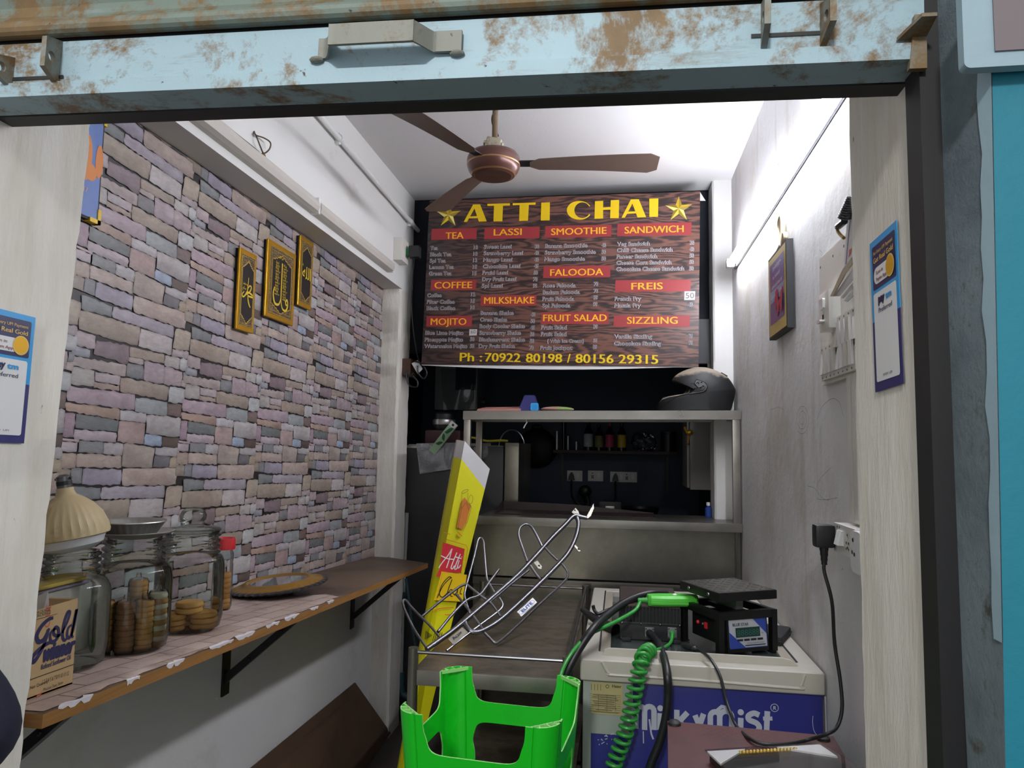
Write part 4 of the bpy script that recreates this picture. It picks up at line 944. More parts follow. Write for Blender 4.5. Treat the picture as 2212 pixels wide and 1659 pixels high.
for fn, polys in ((F1, A1), (F1, [[(980,155),(1340,145),(1338,180),(982,188)], [(1088,185),(1228,180),(1218,430),(1078,433)]]), (F1, [[(1385,145),(1748,132),(1746,165),(1385,175)], [(1495,172),(1640,165),(1625,422),(1487,425)]]), (F1, [[(1840,135),(1975,130),(1972,415),(1830,418)]]),
                  (F2, None), (F2, [[(590,175),(712,168),(710,432),(582,436)], [(825,160),(950,155),(945,425),(815,428)], [(710,268),(820,262),(820,300),(710,303)]]), (F2, [[(985,422),(1125,148),(1155,192),(1035,420)], [(1125,148),(1242,145),(1352,410),(1225,416)], [(1075,330),(1190,325),(1205,355),(1065,362)]]), (F2, [[(1400,137),(1535,133),(1530,405),(1400,408)]])):
    g = G('sign_yellow')
    if polys:
        for p in polys:
            q = [fn(*a) for a in p]; g.poly(BF, q, .0045, .004)
    else:
        n = 30; O = []; I = []
        for i in range(n+1):
            a = math.radians(28+(332-28)*i/n); O.append(fn(355+185*math.cos(a), 310-140*math.sin(a))); I.append(fn(400+100*math.cos(a)+18*math.cos(a), 308-118*math.sin(a)))
        for i in range(n): g.poly(BF, [I[i], I[i+1], O[i+1], O[i]], .0045, .004)
    g.done('title_letter', mb)
for fn, c, tips in ((F1, (365, 335), ((373, 140), (560, 262), (470, 498), (235, 500), (170, 268))), (F2, (1838, 285), ((1842, 98), (2042, 218), (1960, 450), (1715, 452), (1642, 235)))):
    g = G('star_1'); C0 = fn(*c); T_ = [fn(*a) for a in tips]; N = []
    for i in range(5):
        a, b = T_[i], T_[(i+1) % 5]; mx_, my_ = (a[0]+b[0])/2, (a[1]+b[1])/2; N.append((C0[0]+(mx_-C0[0])*.47, C0[1]+(my_-C0[1])*.47))
    P = []
    for i in range(5): P += [T_[i], N[i]]
    for i in range(10):
        g.use(('star_1', 'star_2', 'star_3', 'star_2')[(i*3+1) % 4]); a, b = P[i], P[(i+1) % 10]
        g.add([BF.p(*C0, .008), BF.p(*b, E1), BF.p(*a, E1)], [(0, 1, 2)])
    g.done('star', mb)
HEADS = [('TEA', 152,275,438,345, 240,355,338), ('LASSI', 484,268,833,340, 542,720,317), ('SMOOTHIE', 866,257,1285,332, 903,1253,313), ('SANDWICH', 1320,243,1787,322, 1365,1738,303),
 ('COFFEE', 148,596,434,662, 170,408,650), ('MILKSHAKE', 460,693,812,760, 482,798,746), ('FALOODA', 855,510,1278,584, 897,1233,570), ('FREIS', 1307,598,1783,672, 1407,1607,657),
 ('MOJITO', 120,822,408,890, 146,372,879), ('FRUIT SALAD', 840,800,1266,874, 853,1254,856), ('SIZZLING', 1297,820,1778,892, 1380,1700,872)]
sl4 = lambda y: -.034+(y-98)/1040*.043
for nm, x0, y0, x1, y1, a, b, base in HEADS:
    g = G('sign_red'); s_ = sl4(y1)*.8; w_ = x1-x0
    g.poly(BF, [Z4(x0-2, y1), Z4(x1-3, y1+s_*w_), Z4(x1, y0+s_*w_), Z4(x0+2, y0)], E1)
    s2 = sl4(base)*(b-a); g.use('sign_ink'); g.use('sign_amber'); fit(g, BF, nm, Z4(a, base-s2*.2), Z4(b, base+s2*.8), pxh(BF, 14.6), E1*2, .022)
    g.done('section_heading', mb)
SECT = [
 [('Tea',143,407,'10',447,402),('Black Tea',140,447,'10',445,443),('Spl Tea',138,487,'13',443,483),('Lemon Tea',135,527,'15',441,525),('Green Tea',132,567,'15',439,565)],
 [('Coffee',122,704,'12',430,698),('Filter Coffee',120,745,'15',428,739),('Black Coffee',118,785,'10',427,780)],
 [('Blue Lime Mojito',110,940,'',0,0),('Pineappte Mojito',107,982,'50',425,980),('Watermelon Mojito',104,1023,'50',424,1023)],
 [('Sweet Lassi',478,399,'30',832,397),('Strawberry Lassi',476,440,'40',830,438),('Mango Lassi',474,481,'40',829,480),('Chocolate Lassi',471,522,'45',827,520),('Fruid Lassi',469,562,'60',823,561),('Dry Fruit Lassi',467,603,'70',821,603),('Spl Lassi',464,644,'99',819,643)],
 [('Banana Shake',457,815,'40',807,824),('Oreo Shake',454,857,'50',805,866),('Body Cooler Shake',451,898,'45',804,907),('Strawberry Shake',449,940,'50',802,949),('Blackcurrent Shake',447,982,'50',800,991),('Dry Fruit Shake',445,1023,'70',797,1033)],
 [('Banana Smoothie',863,394,'40',1253,389),('Strawberry Smoothie',861,435,'50',1252,431),('Mango Smoothie',859,477,'50',1251,473)],
 [('Rose Falooda',850,643,'70',1203,633),('Badam Falooda',848,685,'70',1202,676),('Fruit Falooda',846,727,'89',1200,718),('Spl Falooda',845,769,'99',1198,760)],
 [('Fruit Salad',838,906,'39',1200,901),('Fruit Salad',836,948,'',0,0),('( With Ice Cream)',877,990,'60',1197,987),('Fruit Jockpot',832,1034,'89',1196,1029)],
 [('Veg Sandwich',1316,382,'30',1807,374),('Chilli Cheese Sandwich',1314,421,'40',1806,414),('Paneer Sandwich',1313,461,'50',1805,454),('Cheese Corn Sandwich',1311,500,'50',1804,494),('Chocolate Cheese Sandwich',1310,540,'50',1803,535)],
 [('French Fry',1301,726,'',0,0),('Masala Fry',1299,768,'40',1798,762)],
 [('Vanilla Sizzling',1297,963,'89',1798,961),('Chocolate Sizzling',1295,1007,'99',1798,1003)]]
WID = {'Tea':50,'Black Tea':140,'Spl Tea':106,'Lemon Tea':160,'Green Tea':148,'Coffee':96,'Filter Coffee':180,'Black Coffee':186,'Blue Lime Mojito':246,'Pineappte Mojito':246,'Watermelon Mojito':276,'Sweet Lassi':180,'Strawberry Lassi':254,'Mango Lassi':189,'Chocolate Lassi':242,'Fruid Lassi':167,'Dry Fruit Lassi':221,'Spl Lassi':139,'Banana Shake':214,'Oreo Shake':175,'Body Cooler Shake':291,'Strawberry Shake':268,'Blackcurrent Shake':296,'Dry Fruit Shake':234,'Banana Smoothie':273,'Strawberry Smoothie':326,'Mango Smoothie':260,'Rose Falooda':212,'Badam Falooda':240,'Fruit Falooda':206,'Spl Falooda':183,'Fruit Salad':168,'( With Ice Cream)':236,'Fruit Jockpot':208,'Veg Sandwich':212,'Chilli Cheese Sandwich':356,'Paneer Sandwich':261,'Cheese Corn Sandwich':352,'Chocolate Cheese Sandwich':433,'French Fry':174,'Masala Fry':174,'Vanilla Sizzling':246,'Chocolate Sizzling':303}
for sec in SECT:
    for nm, x, y, pr, rx, ry in sec:
        g = G('sign_white'); w_ = WID[nm]; s_ = sl4(y)*w_*.7; h = pxh(BF, 7.9 if nm[0] != '(' else 7.0)
        for mt, bo, of in (('sign_white', .062, E1), ('sign_ink', 0, E1*2)):
            g.use(mt); fit(g, BF, nm, Z4(x, y), Z4(x+w_, y+s_), h, of, bo)
        g.done('menu_line', mb)
        if pr:
            g = G('sign_white')
            for mt, bo, of in (('sign_white', .062, E1), ('sign_ink', 0, E1*2)):
                g.use(mt); fit(g, BF, pr, Z4(rx-33, ry), Z4(rx, ry+sl4(ry)*33), h, of, bo)
            g.done('price', mb)
for s_, xa_, xb_ in (('Ph :', 328, 471), ('70922', 486, 712), ('80198', 744, 974), ('/', 1003, 1026), ('80156', 1056, 1297), ('29315', 1327, 1578)):
    g = G('sign_yellow'); fit(g, BF, s_, Z4(xa_, 1107+17*(xa_-328)/1250), Z4(xb_, 1107+17*(xb_-328)/1250), pxh(BF, 18.6), E1*2, .028); g.done('phone_number', mb)
for x0, y0, x1, y1, s_ in ((391, 906, 439, 946, '60'), (1742, 667, 1810, 724, '50')):
    g = G('paper_white'); g.poly(BF, [Z4(x0-2, y1), Z4(x1-2, y1-1), Z4(x1, y0), Z4(x0, y0+1)], E1*2.4, .0006); g.use('board_grey'); p = Z4(x0+8, y1-12); q = Z4(x1-8, y1-13); fit(g, BF, s_, p, q, pxh(BF, (y1-y0)*.2), E1*3); g.done('price_patch', mb, label='white paper patch with a new price written on it')
g = G('clean_white'); n = 12; vs = []
for i in range(n+1):
    t_ = i/n; a = Z4(88+1743*t_, 1128+14*t_); b = Z4(88+1743*t_, 1132+14*t_+20*math.sin(math.pi*min(1, t_*1.1)))
    vs += [BF.p(*a, -.004), BF.p(*b, -.004), BF.p(*a, -.008), BF.p(*b, -.008)]
g.add(vs, [f for i in range(n) for f in ((4*i, 4*i+1, 4*i+5, 4*i+4), (4*i+2, 4*i+6, 4*i+7, 4*i+3), (4*i+1, 4*i+3, 4*i+7, 4*i+5))]); g.done('bottom_hem', mb)
g = G('clean_white'); q = [Z4(1841, 95), Z4(1876, 95), Z4(1842, 42)]; g.poly(BF, q, -.006, .002); g.done('corner_flap', mb)
g = G('black_iron')
for x in (c4[0][0]+.25, c4[1][0]-.25): g.bb(x-.012, x+.012, MY+.022, 3.742, c4[2][1]-.10, c4[2][1]-.07)
g.bb(c4[0][0]+.2, c4[1][0]-.2, MY+.022, MY+.03, c4[2][1]-.11, c4[2][1]-.06); g.done('hanging_bracket', mb)

# ------------------------------------------------------------------ payment stickers on the two entrance pillars (code left blank)
mat('st_navy', '#1f2452', .35); mat('st_cyan', '#2f97d6', .35); mat('st_white', '#d9dadb', .35); mat('st_gold', '#d8b25a', .4); mat('st_coin', '#d9a50f', .35, .3); mat('st_purple', '#2c2a66', .4); mat('st_red', '#8a3a3a', .5)
def sticker(fr, x, z, w, h, tilt, label):
    f = Frame(fr.p(x, z, 0), fr.u*math.cos(tilt)+fr.v*math.sin(tilt), fr.v*math.cos(tilt)-fr.u*math.sin(tilt))
    g = G('st_purple'); g.rect(f, 0, 0, w, h*.46, .0006, .0006); g.use('st_cyan'); g.rect(f, 0, h*.46, w, h, .0006, .0006)
    g.use('st_navy'); g.rect(f, w*.09, h*.665, w*.93, h*.955, .001, 0, w*.03)
    g.use('st_white'); g.rect(f, w*.09, h*.06, w*.92, h*.64, .001, 0, w*.04)
    g.use('st_gold'); fit(g, f, 'For Every UPI Payment', (w*.15, h*.895), (w*.87, h*.895), h*.024, .0014, .01); fit(g, f, 'Get Real Gold', (w*.15, h*.84), (w*.87, h*.84), h*.034, .0014, .03)
    g.use('st_white'); g.rect(f, w*.15, h*.695, w*.72, h*.805, .0013, 0, h*.05)
    g.use('st_red'); fit(g, f, 'Scan in', (w*.24, h*.757), (w*.5, h*.757), h*.024, .0016, .02); fit(g, f, 'Paytm App', (w*.24, h*.712), (w*.62, h*.712), h*.024, .0016, .02)
    g.use('st_gold'); g.disc(f, w*.755, h*.755, w*.15, .0017, n=28); g.use('st_coin'); g.disc(f, w*.75, h*.757, w*.125, .0019, n=28)
    g.use('st_navy'); fit(g, f, 'pay', (w*.28, h*.565), (w*.52, h*.565), h*.052, .0015, .06); fit(g, f, 'Preferred', (w*.28, h*.50), (w*.76, h*.50), h*.032, .0015, .012)
    g.use('st_cyan'); fit(g, f, 'tm', (w*.54, h*.565), (w*.76, h*.565), h*.040, .0015, .06)
    g.use('board_grey'); fit(g, f, 'BHIM  UPI', (w*.36, h*.088), (w*.68, h*.088), h*.014, .0015, .02)
    return tag(g.done('payment_sticker', base=f.p(0, 0, 0)), label, 'sticker')
fr = RW(RVR-.0022); P = [fr.uv(*a) for a in ((1882, 527), (1938, 478), (1957, 830), (1893, 850))]
sticker(fr, (P[0][0]+P[3][0])/2, (P[2][1]+P[3][1])/2, (P[1][0]+P[2][0]-P[0][0]-P[3][0])/2, (P[0][1]+P[1][1]-P[2][1]-P[3][1])/2, .03, 'blue and white payment sticker on the right entrance pillar')
STW = (P[1][0]+P[2][0]-P[0][0]-P[3][0])/2
fr = LW(RVL+.0022); P = [fr.uv(*a) for a in ((75, 686), (48, 958))]
h_ = P[0][1]-P[1][1]; sticker(fr, (P[0][0]+P[1][0])/2-STW, P[1][1]+.002, STW, h_, -.02, 'blue and white payment sticker on the left entrance pillar, cut by the picture edge')

# ------------------------------------------------------------------ on the right wall
mat('pic_violet', '#5b4f8a', .35, var=.2, vs=7); mat('pic_yellow', '#b8a860', .4); mat('pic_flower', '#b03a52', .45, var=.3, vs=60); mat('pic_sky', '#8f9cc0', .4, var=.1, vs=9); mat('ribbon', '#b7a78c', .7)
X = XR-.026; fr = RW(X); P = [fr.uv(*a) for a in ((1657, 568), (1697, 515), (1702, 705), (1665, 735))]
x0 = (P[0][0]+P[3][0])/2; x1 = (P[1][0]+P[2][0])/2; z1 = (P[0][1]+P[1][1])/2; z0 = (P[2][1]+P[3][1])/2; w_ = x1-x0; h_ = z1-z0
pf = thing('framed_picture', 'black-framed violet picture with Tamil verse and red flowers on the right wall', 'picture', fr.p(x0, z0))
g = G('near_black'); ff = Frame(fr.p(x0, z0), fr.u, fr.v); g.rect(ff, 0, 0, w_, h_, 0, .022); g.done('frame', pf)
g = G('pic_yellow'); g.rect(ff, .008, .008, w_-.008, h_-.008, .0006); g.use('pic_violet'); g.rect(ff, .03, .045, w_-.03, h_-.03, .0012); g.use('pic_sky'); g.rect(ff, .03, h_*.42, w_-.03, h_*.56, .0016)
g.use('pic_flower'); rnd = random.Random(2)
for k in range(26): g.disc(ff, w_*rnd.uniform(.42, .82), .06+h_*.26*rnd.random(), rnd.uniform(.008, .018), .002+.0002*k, n=9)
g.use('st_white')
for k, (s_, a, b) in enumerate((('நன்று', .3, .75), ('உங்கள்', .3, .7), ('மலர்கள்', .24, .82), ('அன்பாக', .2, .86))): fit(g, ff, s_, (w_*a, h_*(.80-.11*k)), (w_*b, h_*(.80-.11*k)), h_*.042, .0024, .01)
g.done('print', pf)
tb = fr.p(x0+w_*.6, z1)+V((.013, 0, .001)); g = G('ribbon')
for pts in (((0, 0, .0), (.004, .03, .02), (.0, .075, .0), (.0, .045, -.03), (0, 0, .0)), ((0, 0, 0), (0, .05, .08), (0, .02, .11), (0, -.01, .09), (0, 0, .0)), ((0, 0, 0), (0, -.03, .04), (0, -.05, .02), (0, 0, 0))):
    g.tube(smooth_path([tb+V(a) for a in pts], 6), .0075, 8, flat=.35)
g.done('ribbon_bow', pf)
# switch box
X = XR-.04; fr = RW(X); P = [fr.uv(*a) for a in ((1767, 640), (1790, 626), (1797, 706), (1772, 722))]
x0 = (P[0][0]+P[3][0])/2; x1 = x0+.085; z1 = P[0][1]; z0 = P[3][1]+.004
t = thing('switch_box', 'small white surface box with one switch and one socket on the right wall', 'switch', fr.p(x0, z0))
g = G('white_plastic'); g.bb(X, XR, -x1, -x0, z0, z1, .004); box_ = g.done('box', t)
f2 = Frame(fr.p(x0, z0), fr.u, fr.v); h_ = z1-z0
g = G('clean_white'); g.rect(f2, .02, h_*.55, .055, h_*.82, .006, .006, .004); g.done('rocker', box_)
g = G('near_black'); g.rect(f2, .03, h_*.22, .042, h_*.42, .0008); g.done('socket_slot', box_); g = G('clean_white'); g.rect(f2, .018, h_*.2, .05, h_*.27, .012, .012, .003); g.done('socket_lip', box_)
# distribution plate with two rows of switches
X = XR-.012; fr = RW(X); a = fr.uv(1775, 833); b = fr.uv(1855, 600); P = [fr.uv(1778, 838), fr.uv(1850, 800)]
x0 = a[0]; x1 = -1.50; z0 = a[1]
t = thing('switchboard', 'large white switchboard with two rows of switches, cut off by the right entrance pillar', 'switchboard', fr.p(x0, z0))
g = G('white_plastic'); ff = Frame(fr.p(x0, z0), fr.u, fr.v); g.rect(ff, 0, 0, x1-x0, .34, 0, .011)
g.use('near_black')
for u in ((.012, .03), (.13, .03), (.015, .315), (.13, .315), (.22, .315)): g.disc(ff, u[0], u[1], .004, .0008, n=10)
g.done('plate', t)
for row, (px, py, nsw) in enumerate(((1783, 795, 8), (1812, 735, 5))):
    o = ff.uv(px, py)
    g = G('white_plastic'); wrow = .034*nsw; f3 = Frame(ff.p(o[0], o[1]), fr.u, fr.v); g.rect(f3, -.004, -.034, wrow, .052, .010, .010, .002)
    g.use('near_black')
    for k in range(nsw):
        for zz in (.045, -.028): g.disc(f3, .012+.034*k, zz, .0028, .0106, n=8)
    strip_ = g.done('module_strip', t)
    for k in range(nsw):
        g = G('clean_white' if k % 3 else 'white_plastic'); x = .004+.034*k
        g.add([f3.p(x, -.02, .0105), f3.p(x+.024, -.02, .0105), f3.p(x+.024, .036, .0105), f3.p(x, .036, .0105), f3.p(x, -.02, .016), f3.p(x+.024, -.02, .016), f3.p(x+.024, .036, .017 if k % 4 else .010), f3.p(x, .036, .017 if k % 4 else .010)],
              [(4, 5, 6, 7), (0, 1, 5, 4), (1, 2, 6, 5), (2, 3, 7, 6), (3, 0, 4, 7)]); g.done('rocker', strip_)
# papers hanging above it
mat('print_purple', '#5a4f7a', .6)
X = XR-.02; t = thing('wall_calendar', 'white calendar sheets hanging curled beside the right entrance pillar', 'calendar', PX(1830, 560, X))
def xs(px, py, x): return PX(px, py, x)
g = G('paper_white'); q = [xs(1833, 425, X), xs(1843, 425, X), xs(1843, 560, X), xs(1823, 575, X)]; g.hexa(q, [p+V((.003, 0, 0)) for p in q]); g.use('print_purple'); q = [xs(1836.5, 460, X-.001), xs(1838, 460, X-.001), xs(1828, 570, X-.001), xs(1826, 572, X-.001)]; g.add(q, [(0, 1, 2, 3)]); g.use('ink_red'); q = [xs(1834, 540, X-.001), xs(1840, 535, X-.001), xs(1838, 548, X-.001), xs(1833, 556, X-.001)]; g.add(q, [(0, 1, 2, 3)]); g.done('sheet', t)
mat('card_beige', '#b8ab93', .8)
g = G('card_beige'); q = [xs(1793, 640, X-.03), xs(1820, 582, X-.03), xs(1843, 552, X-.03), xs(1843, 566, X-.03), xs(1826, 590, X-.03), xs(1799, 640, X-.03)]; g.add(q+[p+V((.003, .002, 0)) for p in q], [(0, 1, 4, 5), (1, 2, 3, 4), (11, 10, 7, 6), (10, 9, 8, 7)]+[(i, 6+i, 6+(i+1) % 6, (i+1) % 6) for i in range(6)]); g.done('backing_card', t)
for k, (a, b, c, d) in enumerate((((1815, 644), (1843, 610), (1843, 622), (1822, 645)), ((1822, 650), (1843, 626), (1843, 640), (1830, 652)), ((1800, 640), (1842, 580), (1842, 604), (1812, 640)))):
    g = G('paper_white'); q = [xs(*p, X-.012-.006*k) for p in (a, b, c, d)]; g.hexa(q, [p+V((.002, .001, 0)) for p in q]); g.done('curled_sheet', t)
t = thing('cable_gland', 'black ribbed cable end with a bare yellow wire dangling beside the calendar', 'cable', PX(1820, 470, X-.02))
g = G('black_plastic'); P = [PX(1834-.42*k*1.15, 424+k*2.4, X-.012) for k in range(20)]; g.tube(P, [.003+.0006*k+(.0018 if k % 2 else 0) for k in range(20)], 12); g.done('ribbed_sleeve', t)
g = G('black_plastic'); g.tube([PX(1826, 466, X-.014), PX(1824, 478, X-.014), PX(1812, 488, X-.014), PX(1807, 491, X-.014)], [.006, .008, .0085, .005], 10); g.done('connector', t)
g = G('brass'); g.tube(smooth_path([PX(*p, X-.014) for p in ((1809, 491), (1810, 500), (1816, 508), (1823, 514))], 5), .004, 8); g.done('bare_wire', t)
g = G('clean_white'); g.tube(smooth_path([PX(*p, XR-.03) for p in ((1716, 318), (1708, 330), (1700, 345), (1688, 348), (1681, 352), (1684, 360), (1694, 356), (1702, 348))], 5), .003, 7); tag(g.done('wire_loop', base=PX(1700, 345, XR-.02)), 'small loop of white wire beside the lit tube light', 'wire')
mat('casing_grey', '#505156', .5); g = G('casing_grey'); P = PX(1826, 202, XR-.006), PX(1588, 580, XR-.006); g.tube([P[0], P[1]], .0055, 8); tag(g.done('wire_casing', base=P[1]), 'thin grey wire casing running just below the lit tube light', 'casing')
# vertical casing, socket board, plug
g = G('white_plastic'); x = XR; za = PX(1850, 1128, x).z; zb = PX(1843, 808, x).z
ya = PX(1850, 1000, x).y
g.bb(x-.014, x, ya-.014, ya+.014, za, zb, .002); g.bb(x-.014, x, ya-.05, ya-.02, za, zb, .002); tag(g.done('cable_trunking', base=(x, ya, za)), 'white cable trunking dropping from the switchboard to the socket board', 'trunking')
X = XR-.036; fr = RW(X); P = [fr.uv(*a) for a in ((1800, 1128), (1865, 1135), (1805, 1190), (1865, 1210))]
x0 = P[0][0]; x1 = x0+.16; z1 = P[0][1]; z0 = P[2][1]
t = thing('socket_board', 'white socket board with two switches low on the right wall beside the pillar', 'socket', fr.p(x0, z0))
g = G('white_plastic'); ff = Frame(fr.p(x0, z0), fr.u, fr.v); hh = z1-z0; g.rect(ff, 0, 0, .16, hh, 0, .035, .002)
g.use('near_black')
for u, v in ((.034, hh*.9), (.052, hh*.9), (.108, hh*.72), (.1, hh*.45), (.116, hh*.45), (.1, hh*.25), (.116, hh*.25), (.108, hh*.3)): g.disc(ff, u, v, .003, .0008, n=10)
box_ = g.done('box', t)
for u in (.042, .062): g = G('clean_white'); g.add([ff.p(u, hh*.3, 0), ff.p(u+.016, hh*.3, 0), ff.p(u+.016, hh*.8, 0), ff.p(u, hh*.8, 0), ff.p(u, hh*.3, .012), ff.p(u+.016, hh*.3, .012), ff.p(u+.016, hh*.8, .004), ff.p(u, hh*.8, .004)], [(4, 5, 6, 7), (0, 1, 5, 4), (1, 2, 6, 5), (2, 3, 7, 6), (3, 0, 4, 7)]); g.done('rocker', box_)
t2 = thing('adapter_socket', 'rounded white socket unit beside the socket board, half behind the pillar', 'socket', ff.p(.17, 0)); g = G('clean_white'); g.rect(ff, .165, -.022, .24, hh*1.0, .012, .046, .02); g.use('near_black')
for u, v in ((.178, hh*.7), (.172, hh*.3), (.186, hh*.25)): g.disc(ff, u+.008, v, .0045, .0128, n=10)
g.done('socket_face', t2)
pl = thing('power_plug', 'black three-pin plug in the socket board with its lead looping down to the table', 'plug', ff.p(.005, hh*.4, .03))
g = G('black_plastic'); pc = ff.p(.006, hh*.52, .0); g.bb(pc.x-.046, pc.x-.001, pc.y-.018, pc.y+.024, pc.z-.028, pc.z+.026, .009); g.done('plug_body', pl)
g = G('black_plastic'); pd = pc+V((-.024, 0, -.026)); g.tube([pd+V((0, 0, -.006*k)) for k in range(8)], [.010-.0006*k+(.001 if k % 2 else 0) for k in range(8)], 10); g.done('strain_relief', pl)
PLUG_PT = pd+V((0, 0, -.04)); PLUG = pl

# ------------------------------------------------------------------ steel counter in front of the kitchen
def _steel():
    t = NT('brushed_steel'); n = t.noise(1, 6, .6, t.map((3, 3, 120))); n2 = t.noise(5, 8, .65)
    a = t.mix(t.gray(n2, .3, .75), lin('#979488'), lin('#77736a')); t.base(a)
    t.val(t.b, 'Roughness', t.math('ADD', t.math('MULTIPLY', n2, .22), .24)); t.bump(n, .06, .002)
    t.val(t.b, 'Metallic', .9); MATS['brushed_steel'] = t.mat
    t = NT('steel_bright'); n2 = t.noise(9, 8, .65); t.base(t.mix(n2, lin('#8f8c84'), lin('#b2aea6'))); t.val(t.b, 'Roughness', t.math('ADD', t.math('MULTIPLY', n2, .25), .2)); t.val(t.b, 'Metallic', .85); MATS['steel_bright'] = t.mat
    t = NT('table_steel'); n2 = t.noise(11, 10, .75, t.map((1, 1.8, 1))); t.base(t.mix(t.gray(n2, .42, .62), lin('#7d7366'), lin('#544b41'))); t.val(t.b, 'Roughness', .34); t.val(t.b, 'Metallic', .6); MATS['table_steel'] = t.mat
_steel()
mat('dark_cabinet', '#2c2d2f', .45, .3, var=.12, vs=6); mat('chrome', '#7e7e82', .32, 1)
YC = 3.355
ct = thing('steel_counter', 'stainless steel serving counter with an overshelf on posts in front of the kitchen', 'counter', (-.1, YC+.3, 0))
g = G('brushed_steel'); g.bb(-.66, XR-.002, YC+.002, 3.75, 1.085, 1.10); g.use('steel_bright'); g.bb(-.66, XR-.002, YC, YC+.012, 1.064, 1.102, .003); g.done('worktop', ct)
g = G('brushed_steel'); g.bb(-.68, XR-.004, 3.40, 3.412, .826, 1.084); g.done('apron_panel', ct)
g = G('brushed_steel'); g.bb(-.68, XR-.004, 3.386, 3.412, .786, .818, .003); g.done('apron_rail', ct)
g = G('brushed_steel'); g.bb(-.68, XR-.004, 3.405, 3.416, .02, .784); g.done('lower_panel', ct)
g = G('brushed_steel'); q = [(XR-.03, YC+.01, 1.063), (XR-.03, 3.40, 1.063), (XR-.03, 3.40, .86)]; g.add([V(a) for a in q]+[V(a)+V((.008, 0, 0)) for a in q], [(0, 1, 2), (5, 4, 3), (0, 3, 4, 1), (1, 4, 5, 2), (2, 5, 3, 0)]); g.done('gusset', ct)
xa, xb = -.737, XR-.004
def shz(x): return 1.592+(x-xa)/(xb-xa)*.013
g = G('steel_bright')
def slab(g, x0, x1, y0, y1, dz0, dz1): g.hexa([(x0, y0, shz(x0)+dz0), (x1, y0, shz(x1)+dz0), (x1, y1, shz(x1)+dz0), (x0, y1, shz(x0)+dz0)], [(x0, y0, shz(x0)+dz1), (x1, y0, shz(x1)+dz1), (x1, y1, shz(x1)+dz1), (x0, y1, shz(x0)+dz1)])
slab(g, xa, xb, YC, YC+.03, -.040, 0); slab(g, xa, xb, 3.66, 3.69, -.040, 0); slab(g, xa, xa+.03, YC+.03, 3.66, -.040, 0); slab(g, xb-.03, xb, YC+.03, 3.66, -.040, 0); slab(g, xa+.005, xb-.005, YC+.005, 3.685, -.004, .001)
g.done('overshelf', ct)
for x, y in ((xa+.004, YC+.004), (xa+.004, 3.655), (xb-.036, YC+.004), (xb-.036, 3.655)):
    g = G('steel_bright'); g.bb(x, x+.032, y, y+.03, 1.10, shz(x)-.038, .003); g.done('post', ct)
# dark tray at the back of the worktop
mat('tray_brown', '#2f2320', .5, var=.25, vs=12, dirt=('#5d4a36', 26, .63, .72))
p0, p1, p2 = PY(1085, 1082, 3.725), PY(1240, 1090, 3.725), PY(1412, 1108, 3.725)
tr = thing('baking_tray', 'dark brown open tray lying at the back of the steel counter', 'tray', (p0.x, 3.8, 1.101))
g = G('tray_brown'); g.bb(p0.x, p2.x, 3.50, 3.735, 1.1015, 1.106); g.done('base', tr)
g = G('tray_brown'); v = [(p0.x, 3.725, 1.106), (p1.x, 3.725, 1.106), (p2.x, 3.725, 1.106), (p2.x, 3.725, p2.z), (p1.x, 3.725, p1.z), (p0.x, 3.725, p0.z)]; g.add([V(a) for a in v]+[V(a)+V((0, .008, 0)) for a in v], [(0, 1, 2, 3, 4, 5), (11, 10, 9, 8, 7, 6)]+[(i, 6+i, 6+(i+1) % 6, (i+1) % 6) for i in range(6)]); g.done('back_wall', tr)
g = G('tray_brown'); g.hexa([(p0.x, 3.50, 1.106), (p0.x+.008, 3.50, 1.106), (p0.x+.008, 3.725, 1.106), (p0.x, 3.725, 1.106)], [(p0.x, 3.50, 1.112), (p0.x+.008, 3.50, 1.112), (p0.x+.008, 3.725, p0.z), (p0.x, 3.725, p0.z)]); g.done('side_wall', tr)
# --- things on the overshelf
mat('pink_bag', '#a8736a', .7, var=.08, vs=10); mat('navy_plastic', '#2f2f6b', .4); mat('cyan_plastic', '#2f9fe0', .4)
z0 = shz(-.6)+.0015; a, b = PY(1030, 886, 3.39), PY(1125, 886, 3.39); c_, d_ = PY(1050, 876, 3.60), PY(1125, 875, 3.60)
g = G('pink_bag'); g.hexa([(a.x, 3.39, z0), (b.x+.0, 3.39, z0+.003), (d_.x, 3.60, z0+.003), (c_.x, 3.60, z0)], [(a.x+.004, 3.392, z0+.010), (b.x, 3.392, z0+.013), (d_.x, 3.60, z0+.034), (c_.x, 3.60, z0+.030)])
tag(g.done('folded_bag', base=(a.x, 3.39, z0)), 'flat pinkish brown folded bag at the left end of the counter overshelf', 'bag')
k = scale_at(PY(1142, 875, 3.44)); x0 = PY(1119, 886, 3.44).x+.003; zb = shz(x0)+.004
sbx = thing('payment_speaker', 'navy and light blue wedge-shaped payment speaker on the counter overshelf', 'speaker', (x0+.03, 3.44, zb))
def wedge(g, x0, x1, xt0, xt1, y0, y1, z0, z1): g.hexa([(x0, y0, z0), (x1, y0, z0), (x1, y1, z0), (x0, y1, z0)], [(xt0, y0+.006, z1), (xt1, y0+.006, z1), (xt1, y1-.006, z1), (xt0, y1-.006, z1)])
g = G('navy_plastic'); wedge(g, x0, x0+45*k, x0+13*k, x0+34*k, 3.42, 3.49, zb, zb+34*k); g.done('body', sbx)
g = G('cyan_plastic'); f_ = Frame((x0, 3.4185, zb), (1, 0, 0), (0, .006, 34*k)); g.poly(f_, rrect(27*k, 1*k, 44*k, 17*k, 3*k), 0.0005, .001); g.use('navy_plastic')
for i in range(4): g.stroke(f_, [(30*k, (4+3*i)*k), (41*k, (4+3*i)*k)], .6*k, .001)
g.done('speaker_grille', sbx)
